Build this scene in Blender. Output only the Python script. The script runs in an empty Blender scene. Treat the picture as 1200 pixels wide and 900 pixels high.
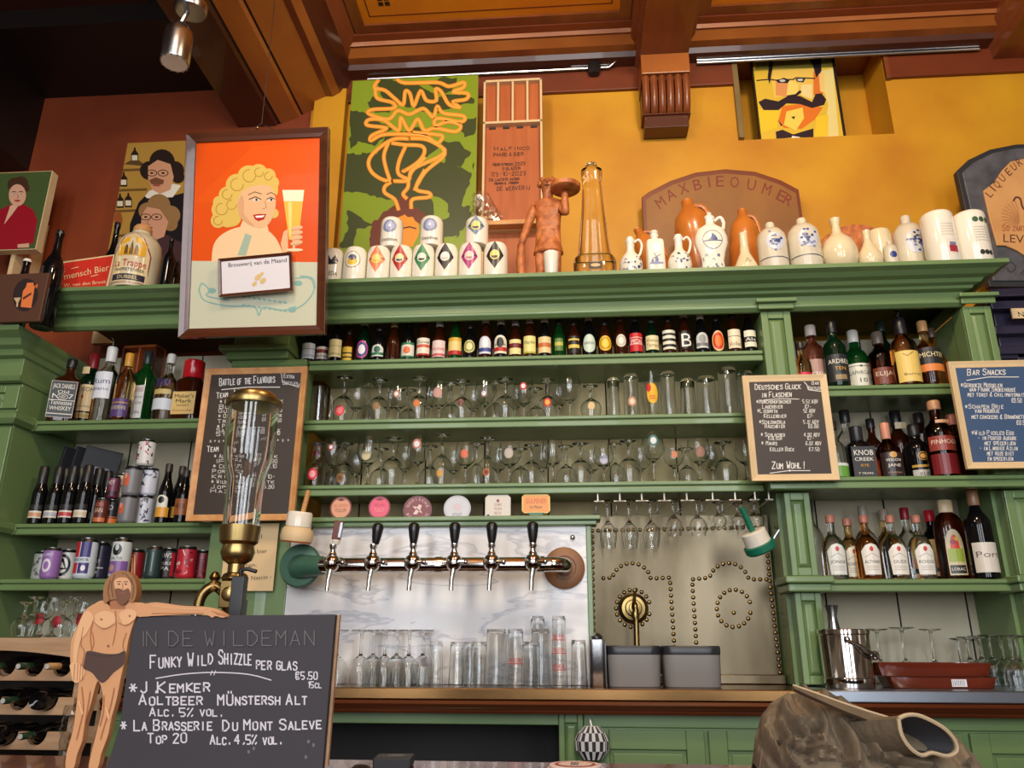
import bpy, bmesh, math, random
from mathutils import Vector, Matrix
random.seed(7)
S = bpy.context.scene
COL = S.collection
# ---------------------------------------------------------------- camera, world, light, exposure
YAW, PIT, ROL, FPX, EYE = 0.07584, 0.32323, 0.00301, 924.7, 1.30
_F = Vector((-math.sin(YAW)*math.cos(PIT), math.cos(YAW)*math.cos(PIT), math.sin(PIT)))
_R0 = Vector((math.cos(YAW), math.sin(YAW), 0)); _U0 = _R0.cross(_F)
_R = _R0*math.cos(ROL) + _U0*math.sin(ROL); _U = _R.cross(_F)
CAM = Vector((0, 0, EYE))
cd = bpy.data.cameras.new('camera'); cam = bpy.data.objects.new('camera', cd); COL.objects.link(cam)
cd.sensor_width = 36; cd.lens = FPX*36/1200; cd.clip_start = .05
_m = Matrix.Identity(4)
for i in range(3):
    _m[i][0] = _R[i]; _m[i][1] = _U[i]; _m[i][2] = -_F[i]; _m[i][3] = CAM[i]
cam.matrix_world = _m
S.camera = cam
vs = S.view_settings
vs.view_transform = 'Standard'; vs.look = 'None'; vs.gamma = 1; vs.exposure = 0.12; vs.use_curve_mapping = False
S.cycles.max_bounces = 14; S.cycles.transparent_max_bounces = 40; S.cycles.transmission_bounces = 12
S.cycles.sample_clamp_indirect = 6
w = bpy.data.worlds.new('room_ambience'); S.world = w; w.use_nodes = True
nt = w.node_tree; bg = nt.nodes['Background']      # dim warm stand-in for the unseen room: random cells, bright ones added for sparkle
tc = nt.nodes.new('ShaderNodeTexCoord'); vo = nt.nodes.new('ShaderNodeTexVoronoi'); vo.inputs['Scale'].default_value = 5.0; nt.links.new(tc.outputs['Generated'], vo.inputs['Vector'])
rp = nt.nodes.new('ShaderNodeValToRGB'); nt.links.new(vo.outputs['Color'], rp.inputs[0]); e = rp.color_ramp.elements; rp.color_ramp.interpolation = 'CONSTANT'
e[0].position = 0; e[0].color = (.10, .07, .05, 1); e[1].position = .80; e[1].color = (1.7, 1.6, 1.5, 1)
x = e.new(.45); x.color = (.26, .19, .13, 1)
nt.links.new(rp.outputs[0], bg.inputs[0]); bg.inputs[1].default_value = .55

def lamp(name, kind, loc, target, energy, col, **k):
    d = bpy.data.lights.new(name, kind); d.energy = energy; d.color = col
    for a, b in k.items(): setattr(d, a, b)
    o = bpy.data.objects.new(name, d); COL.objects.link(o); o.location = loc
    o.rotation_euler = (Vector(target)-Vector(loc)).to_track_quat('-Z', 'Y').to_euler()
    return o
# the pub's street windows behind the viewer: three tall panes of daylight
for i, x in enumerate((-1.75, .1, 2.0)):
    lamp('window_daylight', 'AREA', (x, -3.2, 2.75), (x*.8, 3.2, 2.1), 86, (.90, .95, 1.0), shape='RECTANGLE', size=.95, size_y=3.2)
# warm ceiling lamps over the bar
lamp('ceiling_lamp_light', 'AREA', (.75, 1.0, 4.2), (.9, 3.5, 2.8), 38, (1, .80, .52), shape='DISK', size=.35)
lamp('ceiling_lamp_light', 'AREA', (-.9, .6, 4.2), (-.7, 3.3, 2.4), 24, (1, .82, .56), shape='DISK', size=.35)

# ---------------------------------------------------------------- pixel ray -> point of a plane in the room
def ray(px, py): return _F*FPX + _R*(px-600) + _U*(450-py)
def A(px, py, Y):
    d = ray(px, py); return CAM + d*(Y/d.y)
def AZ(px, py, z):
    d = ray(px, py); return CAM + d*((z-EYE)/d.z)

# ---------------------------------------------------------------- materials
def lin(c):
    return tuple((x/255/12.92 if x/255 <= .04045 else ((x/255+.055)/1.055)**2.4) for x in c[:3])
MATS = {}
def nodes(name):
    m = bpy.data.materials.new(name); m.use_nodes = True
    return m, m.node_tree, m.node_tree.nodes['Principled BSDF']
def mat(name, col, rough=.5, metal=0, var=.0, scale=8, stretch=(1, 1, 1), bump=0, coat=0, col2=None, spec=None, bscale=None):
    if name in MATS: return name
    m, nt, p = nodes(name); p.inputs['Roughness'].default_value = rough; p.inputs['Metallic'].default_value = metal
    p.inputs['Coat Weight'].default_value = coat
    if spec is not None: p.inputs['Specular IOR Level'].default_value = spec
    a = lin(col)
    if var or col2 or bump:
        tc = nt.nodes.new('ShaderNodeTexCoord'); mp = nt.nodes.new('ShaderNodeMapping'); mp.inputs['Scale'].default_value = stretch
        nz = nt.nodes.new('ShaderNodeTexNoise'); nz.inputs['Scale'].default_value = scale; nz.inputs['Detail'].default_value = 6
        nt.links.new(tc.outputs['Object'], mp.inputs[0]); nt.links.new(mp.outputs[0], nz.inputs[0])
        rp = nt.nodes.new('ShaderNodeValToRGB'); rp.color_ramp.elements[0].position = .32; rp.color_ramp.elements[1].position = .68
        b = lin(col2) if col2 else tuple(x*(1-var) for x in a)
        rp.color_ramp.elements[0].color = (*b, 1); rp.color_ramp.elements[1].color = (*a, 1)
        nt.links.new(nz.outputs[0], rp.inputs[0]); nt.links.new(rp.outputs[0], p.inputs['Base Color'])
        if bump:
            bp = nt.nodes.new('ShaderNodeBump'); bp.inputs['Strength'].default_value = bump; bp.inputs['Distance'].default_value = .01
            if bscale:
                nz = nt.nodes.new('ShaderNodeTexNoise'); nz.inputs['Scale'].default_value = bscale; nt.links.new(mp.outputs[0], nz.inputs[0])
            nt.links.new(nz.outputs[0], bp.inputs['Height']); nt.links.new(bp.outputs[0], p.inputs['Normal'])
    else: p.inputs['Base Color'].default_value = (*a, 1)
    MATS[name] = m; return name
def paint(name, rough, coat=0, metal=0):       # colour comes from the face's own pigment
    m, nt, p = nodes(name); at = nt.nodes.new('ShaderNodeAttribute'); at.attribute_name = 'Col'
    nt.links.new(at.outputs['Color'], p.inputs['Base Color'])
    p.inputs['Roughness'].default_value = rough; p.inputs['Coat Weight'].default_value = coat; p.inputs['Metallic'].default_value = metal
    MATS[name] = m
paint('pigment', .55); paint('gloss_pigment', .18, .3); paint('satin_pigment', .35); paint('metal_pigment', .25, 0, 1)
def thin_glass(name, tint=(1, 1, 1), base=.045, amp=.85, power=2.6, rough=.02):
    m = bpy.data.materials.new(name); m.use_nodes = True; nt = m.node_tree; nt.nodes.clear()
    out = nt.nodes.new('ShaderNodeOutputMaterial'); mx = nt.nodes.new('ShaderNodeMixShader')
    tr = nt.nodes.new('ShaderNodeBsdfTransparent'); tr.inputs[0].default_value = (*tint, 1)
    gl = nt.nodes.new('ShaderNodeBsdfGlossy'); gl.inputs['Roughness'].default_value = rough
    lw = nt.nodes.new('ShaderNodeLayerWeight'); lw.inputs[0].default_value = .5
    pw = nt.nodes.new('ShaderNodeMath'); pw.operation = 'POWER'; pw.inputs[1].default_value = power
    ml = nt.nodes.new('ShaderNodeMath'); ml.operation = 'MULTIPLY_ADD'; ml.inputs[1].default_value = amp; ml.inputs[2].default_value = base
    nt.links.new(lw.outputs['Facing'], pw.inputs[0]); nt.links.new(pw.outputs[0], ml.inputs[0]); nt.links.new(ml.outputs[0], mx.inputs[0])
    nt.links.new(tr.outputs[0], mx.inputs[1]); nt.links.new(gl.outputs[0], mx.inputs[2]); nt.links.new(mx.outputs[0], out.inputs[0])
    MATS[name] = m
thin_glass('drinking_glass', (.98, .985, .985), .065, .95, 2.0, .01)
thin_glass('clear_film', (.93, .93, .92), .10, .6, 1.6, .12)
def fill(name, col, rough=.02, ior=1.4, tw=1.0):
    m, nt, p = nodes(name); p.inputs['Base Color'].default_value = (*lin(col), 1); p.inputs['Roughness'].default_value = rough
    p.inputs['IOR'].default_value = ior; p.inputs['Transmission Weight'].default_value = tw; MATS[name] = m
fill('clear_spirit', (240, 243, 240)); fill('amber_spirit', (214, 128, 48)); fill('pale_amber', (232, 190, 120))
fill('red_brown_spirit', (150, 62, 30)); fill('green_bottle', (26, 104, 44), tw=.75); fill('dark_green_bottle', (14, 48, 26), tw=.6)
fill('brown_bottle', (74, 30, 12), tw=.55); fill('black_bottle', (16, 14, 16), tw=.15); fill('thick_glass', (250, 252, 252), 0, 1.45)
fill('honey_glass', (250, 244, 222), .03, 1.45); fill('rose_spirit', (206, 120, 96))
mat('green_paint', (112, 138, 88), .33, var=.10, scale=3, coat=.15)
mat('dark_green_paint', (56, 92, 62), .4, var=.1, scale=3)
mat('back_board', (200, 190, 164), .6, var=.16, scale=2.5, stretch=(1, 1, .6))
mat('tan_board', (222, 200, 148), .6, var=.25, scale=2.2, stretch=(1, 1, .6))
mat('gap_dark', (22, 20, 18), .9)
mat('yellow_plaster', (216, 158, 26), .55, col2=(188, 122, 16), scale=1.6, bump=.10, bscale=14)
mat('rust_plaster', (146, 62, 20), .6, col2=(116, 44, 14), scale=1.5)
mat('ceiling_orange', (236, 146, 28), .4, col2=(218, 126, 22), scale=2)
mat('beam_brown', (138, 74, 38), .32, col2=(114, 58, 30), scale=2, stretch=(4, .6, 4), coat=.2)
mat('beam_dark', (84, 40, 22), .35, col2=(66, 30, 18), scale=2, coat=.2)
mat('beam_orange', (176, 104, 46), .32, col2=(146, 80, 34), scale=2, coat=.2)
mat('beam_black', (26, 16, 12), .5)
mat('frieze_red', (120, 52, 22), .45, var=.2, scale=5)
mat('black_iron', (28, 26, 26), .4)
mat('matte_wood', (146, 100, 64), .5, var=.3, scale=14)
mat('chrome', (215, 210, 205), .10, 1); mat('steel', (170, 170, 172), .25, 1, var=.12, scale=30, stretch=(1, 1, .05))
mat('brass', (172, 146, 94), .33, 1, var=.3, scale=9); mat('old_brass', (150, 124, 78), .3, 1, var=.35, scale=12)
mat('brass_sheet', (120, 109, 90), .36, 1, col2=(60, 50, 34), scale=3.2, stretch=(1, 1, .35))
mat('brass_counter', (146, 110, 70), .24, 1, var=.45, scale=5, stretch=(.6, 1, 1)); mat('steel_counter', (176, 184, 196), .3, 1, var=.1, scale=5)
mat('dark_wood', (92, 46, 24), .25, var=.35, scale=7, stretch=(.35, 4, 4), coat=.3)
mat('mahogany', (110, 44, 26), .2, var=.3, scale=7, stretch=(.5, 5, 5), coat=.4)
mat('pine', (214, 158, 98), .5, col2=(188, 126, 72), scale=6, stretch=(3, 3, 3)); mat('raw_wood', (196, 160, 124), .65, col2=(166, 128, 96), scale=6, stretch=(.5, 4, 6))
mat('oak_pale', (226, 196, 150), .55, var=.12, scale=8)
mat('orange_wood', (190, 104, 52), .5, col2=(168, 84, 38), scale=4, stretch=(5, 5, .5))
mat('carved_wood', (206, 122, 66), .45, col2=(150, 78, 38), scale=26, bump=.8)
mat('chalk_black', (58, 54, 58), .7, var=.16, scale=4); mat('chalk_brown', (58, 44, 34), .5, var=.1, scale=4); mat('chalk_blue', (58, 84, 122), .5, var=.14, scale=4)
mat('white_ceramic', (236, 228, 212), .15, coat=.4); mat('cream_ceramic', (226, 208, 170), .2, coat=.3, var=.1, scale=20); mat('stoneware', (214, 204, 182), .3, coat=.3, var=.12, scale=14)
mat('orange_stoneware', (206, 124, 48), .3, col2=(170, 92, 34), scale=6, coat=.3)
mat('black_plastic', (20, 20, 22), .3, coat=.2); mat('grey_plastic', (128, 124, 122), .45); mat('rim_plastic', (44, 44, 48), .35)
mat('charcoal', (40, 40, 44), .55)
mat('olive_cloth', (126, 110, 88), .9, col2=(98, 84, 66), scale=9, bump=.25, bscale=60); mat('cloth_lining', (66, 64, 66), .9); mat('grey_cloth', (170, 172, 184), .9, var=.3, scale=30)
mat('cuff_edge', (186, 164, 130), .8)
mat('dark_cabinet', (44, 40, 62), .35, var=.15, coat=.2)
def marble():
    m, nt, p = nodes('marble'); tc = nt.nodes.new('ShaderNodeTexCoord'); mp = nt.nodes.new('ShaderNodeMapping')
    mp.inputs['Rotation'].default_value = (0, .75, 0); mp.inputs['Scale'].default_value = (.7, 1, 3.0)
    nt.links.new(tc.outputs['Object'], mp.inputs[0])
    n1 = nt.nodes.new('ShaderNodeTexNoise'); n1.inputs['Scale'].default_value = 3.0; n1.inputs['Detail'].default_value = 9; n1.inputs['Distortion'].default_value = .35
    nt.links.new(mp.outputs[0], n1.inputs[0])
    r1 = nt.nodes.new('ShaderNodeValToRGB'); e = r1.color_ramp.elements
    e[0].position = .30; e[0].color = (*lin((206, 202, 200)), 1); e[1].position = .72; e[1].color = (*lin((218, 214, 210)), 1)
    x = e.new(.455); x.color = (*lin((228, 225, 226)), 1); x = e.new(.49); x.color = (*lin((188, 187, 194)), 1); x = e.new(.505); x.color = (*lin((226, 223, 224)), 1)
    nt.links.new(n1.outputs[0], r1.inputs[0]); nt.links.new(r1.outputs[0], p.inputs['Base Color']); p.inputs['Roughness'].default_value = .22
    MATS['marble'] = m
marble()

# ---------------------------------------------------------------- mesh builder
class MB:
    def __init__(s): s.v = []; s.f = []; s.m = []; s.c = []; s.s = []
    def add(s, vs, fs, m, col=None, smooth=False, M=None):
        b = len(s.v); s.v += [tuple(M @ Vector(v)) if M else tuple(v) for v in vs]
        for f in fs:
            s.f.append([b+i for i in f]); s.m.append(m); s.c.append(col); s.s.append(smooth)
        return s
    def box(s, x0, y0, z0, x1, y1, z1, m, col=None, M=None):
        x0, x1 = sorted((x0, x1)); y0, y1 = sorted((y0, y1)); z0, z1 = sorted((z0, z1))
        v = [(x0, y0, z0), (x1, y0, z0), (x1, y1, z0), (x0, y1, z0), (x0, y0, z1), (x1, y0, z1), (x1, y1, z1), (x0, y1, z1)]
        return s.add(v, [(0, 3, 2, 1), (4, 5, 6, 7), (0, 1, 5, 4), (1, 2, 6, 5), (2, 3, 7, 6), (3, 0, 4, 7)], m, col, False, M)
    def lathe(s, prof, m, n=24, M=None, col=None, pw=None, sy=1, caps=True, c=(0, 0, 0)):
        vs = []
        for k, (r, z) in enumerate(prof):
            p = pw[k] if pw else 2
            for i in range(n):
                a = 2*math.pi*(i+.5)/n; ca, sa = math.cos(a), math.sin(a)
                q = r if p == 2 else r/((abs(ca)**p+abs(sa)**p)**(1/p))
                vs.append((c[0]+q*ca, c[1]+q*sa*sy, c[2]+z))
        fs = [(k*n+i, k*n+(i+1) % n, (k+1)*n+(i+1) % n, (k+1)*n+i) for k in range(len(prof)-1) for i in range(n)]
        s.add(vs, fs, m, col, True, M)
        if caps:
            b = len(s.v)-len(vs)
            if prof[0][0] > 1e-4: s.f.append([b+n-1-i for i in range(n)]); s.m.append(m); s.c.append(col); s.s.append(False)
            if prof[-1][0] > 1e-4: s.f.append([b+(len(prof)-1)*n+i for i in range(n)]); s.m.append(m); s.c.append(col); s.s.append(False)
        return s
    def tube(s, pts, r, m, n=8, col=None, M=None, flat=1):
        pts = [Vector(p) for p in pts]; vs = []; up = None
        for k, p in enumerate(pts):
            t = (pts[min(k+1, len(pts)-1)]-pts[max(k-1, 0)]).normalized()
            if up is None: up = Vector((0, 0, 1)) if abs(t.z) < .9 else Vector((0, 1, 0))
            x = t.cross(up).normalized(); y = x.cross(t).normalized(); up = y
            rr = r[k] if isinstance(r, (list, tuple)) else r
            for i in range(n):
                a = 2*math.pi*i/n; vs.append(p + x*math.cos(a)*rr + y*math.sin(a)*rr*flat)
        L = len(pts)
        fs = [(k*n+i, k*n+(i+1) % n, (k+1)*n+(i+1) % n, (k+1)*n+i) for k in range(L-1) for i in range(n)]
        s.add(vs, fs, m, col, True, M); b = len(s.v)-len(vs)
        for f in ([b+n-1-i for i in range(n)], [b+(L-1)*n+i for i in range(n)]):
            s.f.append(f); s.m.append(m); s.c.append(col); s.s.append(False)
        return s
    def ball(s, c, r, m, col=None, n=14, k=8, M=None):
        if not isinstance(r, (tuple, list)): r = (r, r, r)
        vs = []; fs = []
        for j in range(k+1):
            t = math.pi*j/k
            for i in range(n):
                a = 2*math.pi*i/n; vs.append((c[0]+r[0]*math.sin(t)*math.cos(a), c[1]+r[1]*math.sin(t)*math.sin(a), c[2]-r[2]*math.cos(t)))
        for j in range(k):
            for i in range(n): fs.append((j*n+i, j*n+(i+1) % n, (j+1)*n+(i+1) % n, (j+1)*n+i))
        return s.add(vs, fs, m, col, True, M)
    def prism(s, poly, fn, h0, h1, m, col=None):          # poly in (u,v), fn(u,v,h) -> 3D, h0 back, h1 front
        a = sum(poly[i][0]*poly[(i+1) % len(poly)][1]-poly[(i+1) % len(poly)][0]*poly[i][1] for i in range(len(poly)))
        if a < 0: poly = poly[::-1]
        n = len(poly); vs = [fn(u, v, h0) for u, v in poly]+[fn(u, v, h1) for u, v in poly]
        return s.add(vs, [list(range(n))[::-1], [n+i for i in range(n)]]+[(i, (i+1) % n, n+(i+1) % n, n+i) for i in range(n)], m, col)
    def sweep(s, prof, rings, m, col=None, smooth=False):  # prof [(out,z)], rings: fn(out,z)->3D for each station
        n = len(prof); vs = [r(o, z) for r in rings for o, z in prof]
        fs = [(k*n+i, k*n+i+1, (k+1)*n+i+1, (k+1)*n+i) for k in range(len(rings)-1) for i in range(n-1)]
        s.add(vs, fs, m, col, smooth); b = len(s.v)-len(vs)
        for f in ([b+i for i in range(n)], [b+(len(rings)-1)*n+n-1-i for i in range(n)]):
            s.f.append(f); s.m.append(m); s.c.append(col); s.s.append(False)
        return s
    def paste(s, D, fn, pre=None, m='pigment', lift=.0004, dl=.00025, strip=None):
        for pts, col, L, k in D.q:
            p = [pre(*q) for q in pts] if pre else list(pts)
            a = sum(p[i][0]*p[(i+1) % len(p)][1]-p[(i+1) % len(p)][0]*p[i][1] for i in range(len(p)))
            if a < 0: p = p[::-1]
            h = lift+dl*L+(k % 12)*1.6e-5
            for q in (slices(p, strip) if strip else [p]):
                if len(q) > 2: s.add([fn(u, v, h) for u, v in q], [list(range(len(q)))], m, col)
        return s
    def build(s, name, parent=None, loc=None, bev=0):
        me = bpy.data.meshes.new(name); me.from_pydata(s.v, [], s.f); names = []
        for m in s.m:
            if m not in names: names.append(m)
        for n in names: me.materials.append(MATS[n])
        me.polygons.foreach_set('material_index', [names.index(m) for m in s.m])
        me.polygons.foreach_set('use_smooth', s.s)
        if any(c is not None for c in s.c):
            ca = me.color_attributes.new('Col', 'FLOAT_COLOR', 'CORNER'); buf = []
            for f, c in zip(s.f, s.c): buf += [*(lin(c) if c else (.5, .5, .5)), 1.0]*len(f)
            ca.data.foreach_set('color', buf)
        me.update()
        if any(s.s): me.set_sharp_from_angle(angle=math.radians(40))
        o = bpy.data.objects.new(name, me); COL.objects.link(o)
        if parent: o.parent = parent
        if loc is not None: o.location = loc
        if bev:
            b = o.modifiers.new('bevel', 'BEVEL'); b.width = bev; b.segments = 2; b.limit_method = 'ANGLE'; b.angle_limit = .6
        return o
def slices(p, w):
    u0 = min(q[0] for q in p); u1 = max(q[0] for q in p); out = []
    k0 = math.floor(u0/w); k1 = math.ceil(u1/w)
    for k in range(k0, max(k1, k0+1)):
        q = clip(clip(p, k*w, 1), (k+1)*w, -1)
        if len(q) > 2: out.append(q)
    return out
def clip(p, x, sg):
    o = []
    for i in range(len(p)):
        a, b = p[i], p[(i+1) % len(p)]; ia = (a[0]-x)*sg >= -1e-9; ib = (b[0]-x)*sg >= -1e-9
        if ia: o.append(a)
        if ia != ib:
            t = (x-a[0])/(b[0]-a[0]); o.append((x, a[1]+t*(b[1]-a[1])))
    return o
def thing(name, label, cat, loc=(0, 0, 0), rz=0, group=None):
    o = bpy.data.objects.new(name, None); COL.objects.link(o); o.empty_display_size = .05
    o.location = loc; o.rotation_euler = (0, 0, rz); return tag(o, label, cat, group)
def tag(o, label, cat, group=None):
    o['label'] = label; o['category'] = cat
    if group: o['group'] = group
    return o
def struct(o): o['kind'] = 'structure'; return o

# ---------------------------------------------------------------- flat drawing: letters, shapes
GL = {'A': '002640 1232', 'B': '000636453303 3342413000', 'C': '4536160501103041', 'D': '00062644422000', 'E': '46060040 0333', 'F': '460600 0333',
 'G': '45361605011030414323', 'H': '0006 4046 0343', 'I': '2026', 'J': '3631201001', 'K': '0006 460340', 'L': '060040', 'M': '0006234640', 'N': '00064046',
 'O': '160501103041453616', 'P': '00063645443303', 'Q': '160501103041453616 2240', 'R': '00063645443303 2340', 'S': '4536160504334241301001', 'T': '0646 2620',
 'U': '060110304146', 'V': '062046', 'W': '0610233046', 'X': '0046 0640', 'Y': '0623 4623 2320', 'Z': '06460040', '0': '160501103041453616', '1': '152620',
 '2': '051636450040', '3': '0516364533133342413010', '4': '3036 360242', '5': '4606033342413010', '6': '4536160501103041423303', '7': '064610',
 '8': '331304051636453342413010010213', '9': '0110304145361605041343', '.': '2021', ',': '2110', ':': '2022 2425', '!': '2622 2021', '%': '0046 0516 3041',
 '&': '4014263524020110304', '€': '4536160501103041 0434 0232', '-': '1333', "'": '2625', '*': '1135 3115 0343', '/': '0046', 'Ü': '060110304146 1718 3738', '+': '0343 2125'}
class D:
    def __init__(s): s.q = []; s.k = 0
    def poly(s, pts, col, L=0, same=False):
        if not same: s.k += 1
        s.q.append((list(pts), col, L, s.k)); return s
    def sm(s, pts, col, L=0, n=4):          # smooth closed outline
        P = list(pts); q = smooth(P[-2:]+P+P[:2], n); return s.poly(q[2*n:-2*n], col, L)
    def rect(s, x0, y0, x1, y1, col, L=0): return s.poly([(x0, y0), (x1, y0), (x1, y1), (x0, y1)], col, L)
    def ell(s, x, y, rx, ry, col, L=0, n=20, a0=0, a1=360, rot=0):
        c, t = math.cos(math.radians(rot)), math.sin(math.radians(rot)); p = []
        for i in range(n if a1-a0 == 360 else n+1):
            a = math.radians(a0+(a1-a0)*i/n); u, v = rx*math.cos(a), ry*math.sin(a); p.append((x+u*c-v*t, y+u*t+v*c))
        return s.poly(p, col, L)
    def dia(s, x, y, rx, ry, col, L=0): return s.poly([(x-rx, y), (x, y-ry), (x+rx, y), (x, y+ry)], col, L)
    def line(s, pts, w, col, L=0, closed=False):
        pts = list(pts)+([pts[0]] if closed else [])
        pts = [p for i, p in enumerate(pts) if i == 0 or math.hypot(p[0]-pts[i-1][0], p[1]-pts[i-1][1]) > w*.02]
        if len(pts) < 2: return s
        for i in range(1, len(pts)-1):          # sharp corners start a fresh stroke
            ax, ay, bx, by = pts[i][0]-pts[i-1][0], pts[i][1]-pts[i-1][1], pts[i+1][0]-pts[i][0], pts[i+1][1]-pts[i][1]
            if ax*bx+ay*by < -.1*math.hypot(ax, ay)*math.hypot(bx, by): s.line(pts[:i+1], w, col, L); return s.line(pts[i:], w, col, L)
        n = len(pts); L_, R_ = [], []; s.k += 1
        for i in range(n):
            a, b, c = pts[max(i-1, 0)], pts[i], pts[min(i+1, n-1)]
            d1 = (b[0]-a[0], b[1]-a[1]) if i > 0 else (c[0]-b[0], c[1]-b[1]); d2 = (c[0]-b[0], c[1]-b[1]) if i < n-1 else d1
            l1, l2 = math.hypot(*d1) or 1, math.hypot(*d2) or 1; n1 = (-d1[1]/l1, d1[0]/l1); n2 = (-d2[1]/l2, d2[0]/l2)
            mx, my = n1[0]+n2[0], n1[1]+n2[1]; mm = mx*mx+my*my
            if mm < .35: mx, my, mm = n1[0]*1.4, n1[1]*1.4, 2
            f = w/mm; e = w*.3 if i in (0, n-1) else 0; sg = -1 if i == 0 else 1
            bx, by = b[0]+sg*e*d2[0]/l2, b[1]+sg*e*d2[1]/l2
            L_.append((bx+mx*f, by+my*f)); R_.append((bx-mx*f, by-my*f))
        for i in range(n-1): s.poly([L_[i], L_[i+1], R_[i+1], R_[i]], col, L, True)
        return s
    def curve(s, pts, w, col, L=0): return s.line(smooth(pts), w, col, L)
    def text(s, t, x, y, h, col, L=1, w=None, x1=None, dy=0, lean=0, jit=0, up=-1, lc=.76):
        """hand lettering: baseline start (x,y), cap height h, optional right end x1, baseline shift dy over the line; up=-1 when y runs down"""
        adv = []
        for ch in t: adv.append((.55 if ch in " .,:!'I1" else 1.0)*(lc if ch.islower() else 1))
        tot = sum(adv); k = (x1-x)/tot if x1 else h*.86; w = w or h*.13; cx = x
        for ch, a in zip(t, adv):
            g = GL.get(ch.upper()); hh = h*(lc if ch.islower() else 1)
            if g:
                gw = k*a*(.66 if a*(1 if not ch.islower() else 1/lc) > .6 else 1.2); b = y+dy*(cx-x)/max(k*tot, 1e-9); jj = jit*h
                ox, oy = random.uniform(-jj, jj), random.uniform(-jj, jj)
                for st in g.split():
                    pts = [(cx+ox+int(st[i])/4*gw+lean*int(st[i+1])/6*hh, b+oy+up*int(st[i+1])/6*hh) for i in range(0, len(st)-1, 2)]
                    s.line(pts, w, col, L)
            cx += k*a
        return s
    def type(s, t, x, y, h, col, L=1, w=None, dy=0, up=-1, cx=False):
        """printed letters, cap height about h; w = total width"""
        polys, W = letters(t); k = h/.70; kx = (w/W) if w else k
        if cx: x -= kx*W/2
        for p in polys: s.poly([(x+u*kx, y+dy*u/W+up*v*k) for u, v in p], col, L)
        return s
def smooth(pts, n=5):
    o = []; P = [pts[0]]+list(pts)+[pts[-1]]
    for i in range(1, len(P)-2):
        for k in range(n):
            t = k/n; q = []
            for d in range(len(P[0])):
                a, b, c, e = P[i-1][d], P[i][d], P[i+1][d], P[i+2][d]
                q.append(.5*(2*b+(c-a)*t+(2*a-5*b+4*c-e)*t*t+(3*b-a-3*c+e)*t**3))
            o.append(tuple(q))
    return o+[tuple(pts[-1])]
_LT = {}
def letters(t):
    if t not in _LT:
        cu = bpy.data.curves.new('t', 'FONT'); cu.body = t; cu.resolution_u = 2; o = bpy.data.objects.new('t', cu)
        me = bpy.data.meshes.new_from_object(o); v = [tuple(q.co[:2]) for q in me.vertices]
        W = max([q[0] for q in v]+[.01]); _LT[t] = ([[v[i] for i in p.vertices] for p in me.polygons], W)
        bpy.data.objects.remove(o); bpy.data.curves.remove(cu); bpy.data.meshes.remove(me)
    return _LT[t]

class Plane:
    """an upright (or tilted) flat face of the room; local u to the right, v up, h out of the face towards the viewer"""
    def __init__(s, o, ex, ez): s.o = Vector(o); s.x = Vector(ex).normalized(); s.z = Vector(ez).normalized(); s.n = s.x.cross(s.z)
    def __call__(s, u, v, h=0): return s.o + s.x*u + s.z*v + s.n*h
    def uv(s, px, py):
        d = ray(px, py); t = (s.o-CAM).dot(s.n)/d.dot(s.n); q = CAM+d*t-s.o
        return (q.dot(s.x), q.dot(s.z))
def local(pl): return lambda u, v, h=0: pl.x*u+pl.z*v+pl.n*h
# ---------------------------------------------------------------- the room
YW = 3.7
mb = MB(); mb.box(-5, -4.5, -.05, 4.5, 4.2, 0, 'dark_wood'); struct(mb.build('floor'))
# back wall, yellow, with a square niche
mat('old_trim', (128, 106, 62), .5, var=.2)
n0 = A(872, 166, YW); n1 = A(1049, 160, YW); NX0, NX1, NZ0, NZ1 = n0.x, n1.x, n0.z+.01, 4.50
XA = A(365, 130, YW).x; mb = MB()
xs = [XA, NX0, NX1, 4.2]; zs = [0, NZ0, NZ1, 4.75]
for i in range(3):
    for j in range(3):
        if (i, j) != (1, 1): mb.add([(xs[i], YW, zs[j]), (xs[i+1], YW, zs[j]), (xs[i+1], YW, zs[j+1]), (xs[i], YW, zs[j+1])], [(0, 1, 2, 3)], 'yellow_plaster')
ND = .26
mb.add([(NX0, YW, NZ0), (NX0, YW+ND, NZ0), (NX0, YW+ND, NZ1), (NX0, YW, NZ1)], [(0, 3, 2, 1)], 'yellow_plaster')
mb.add([(NX1, YW, NZ0), (NX1, YW+ND, NZ0), (NX1, YW+ND, NZ1), (NX1, YW, NZ1)], [(0, 1, 2, 3)], 'yellow_plaster')
mb.add([(NX0, YW, NZ0), (NX1, YW, NZ0), (NX1, YW+ND, NZ0), (NX0, YW+ND, NZ0)], [(0, 1, 2, 3)], 'yellow_plaster')
mb.add([(NX0, YW, NZ1), (NX1, YW, NZ1), (NX1, YW+ND, NZ1), (NX0, YW+ND, NZ1)], [(3, 2, 1, 0)], 'beam_brown')
mb.add([(NX0, YW+ND, NZ0), (NX1, YW+ND, NZ0), (NX1, YW+ND, NZ1), (NX0, YW+ND, NZ1)], [(0, 1, 2, 3)], 'yellow_plaster')
struct(mb.build('wall_back'))
mb = MB(); mb.box(-4.6, YW, 0, XA, YW+.1, 4.75, 'rust_plaster'); struct(mb.build('wall_alcove'))
p0 = A(367, 130, YW-.06); p1 = A(404, 130, YW-.06)
mb = MB(); mb.box(p0.x, YW-.06, 2.7, p1.x, YW, 4.32, 'yellow_plaster'); struct(mb.build('wall_pier', bev=.004))
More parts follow.
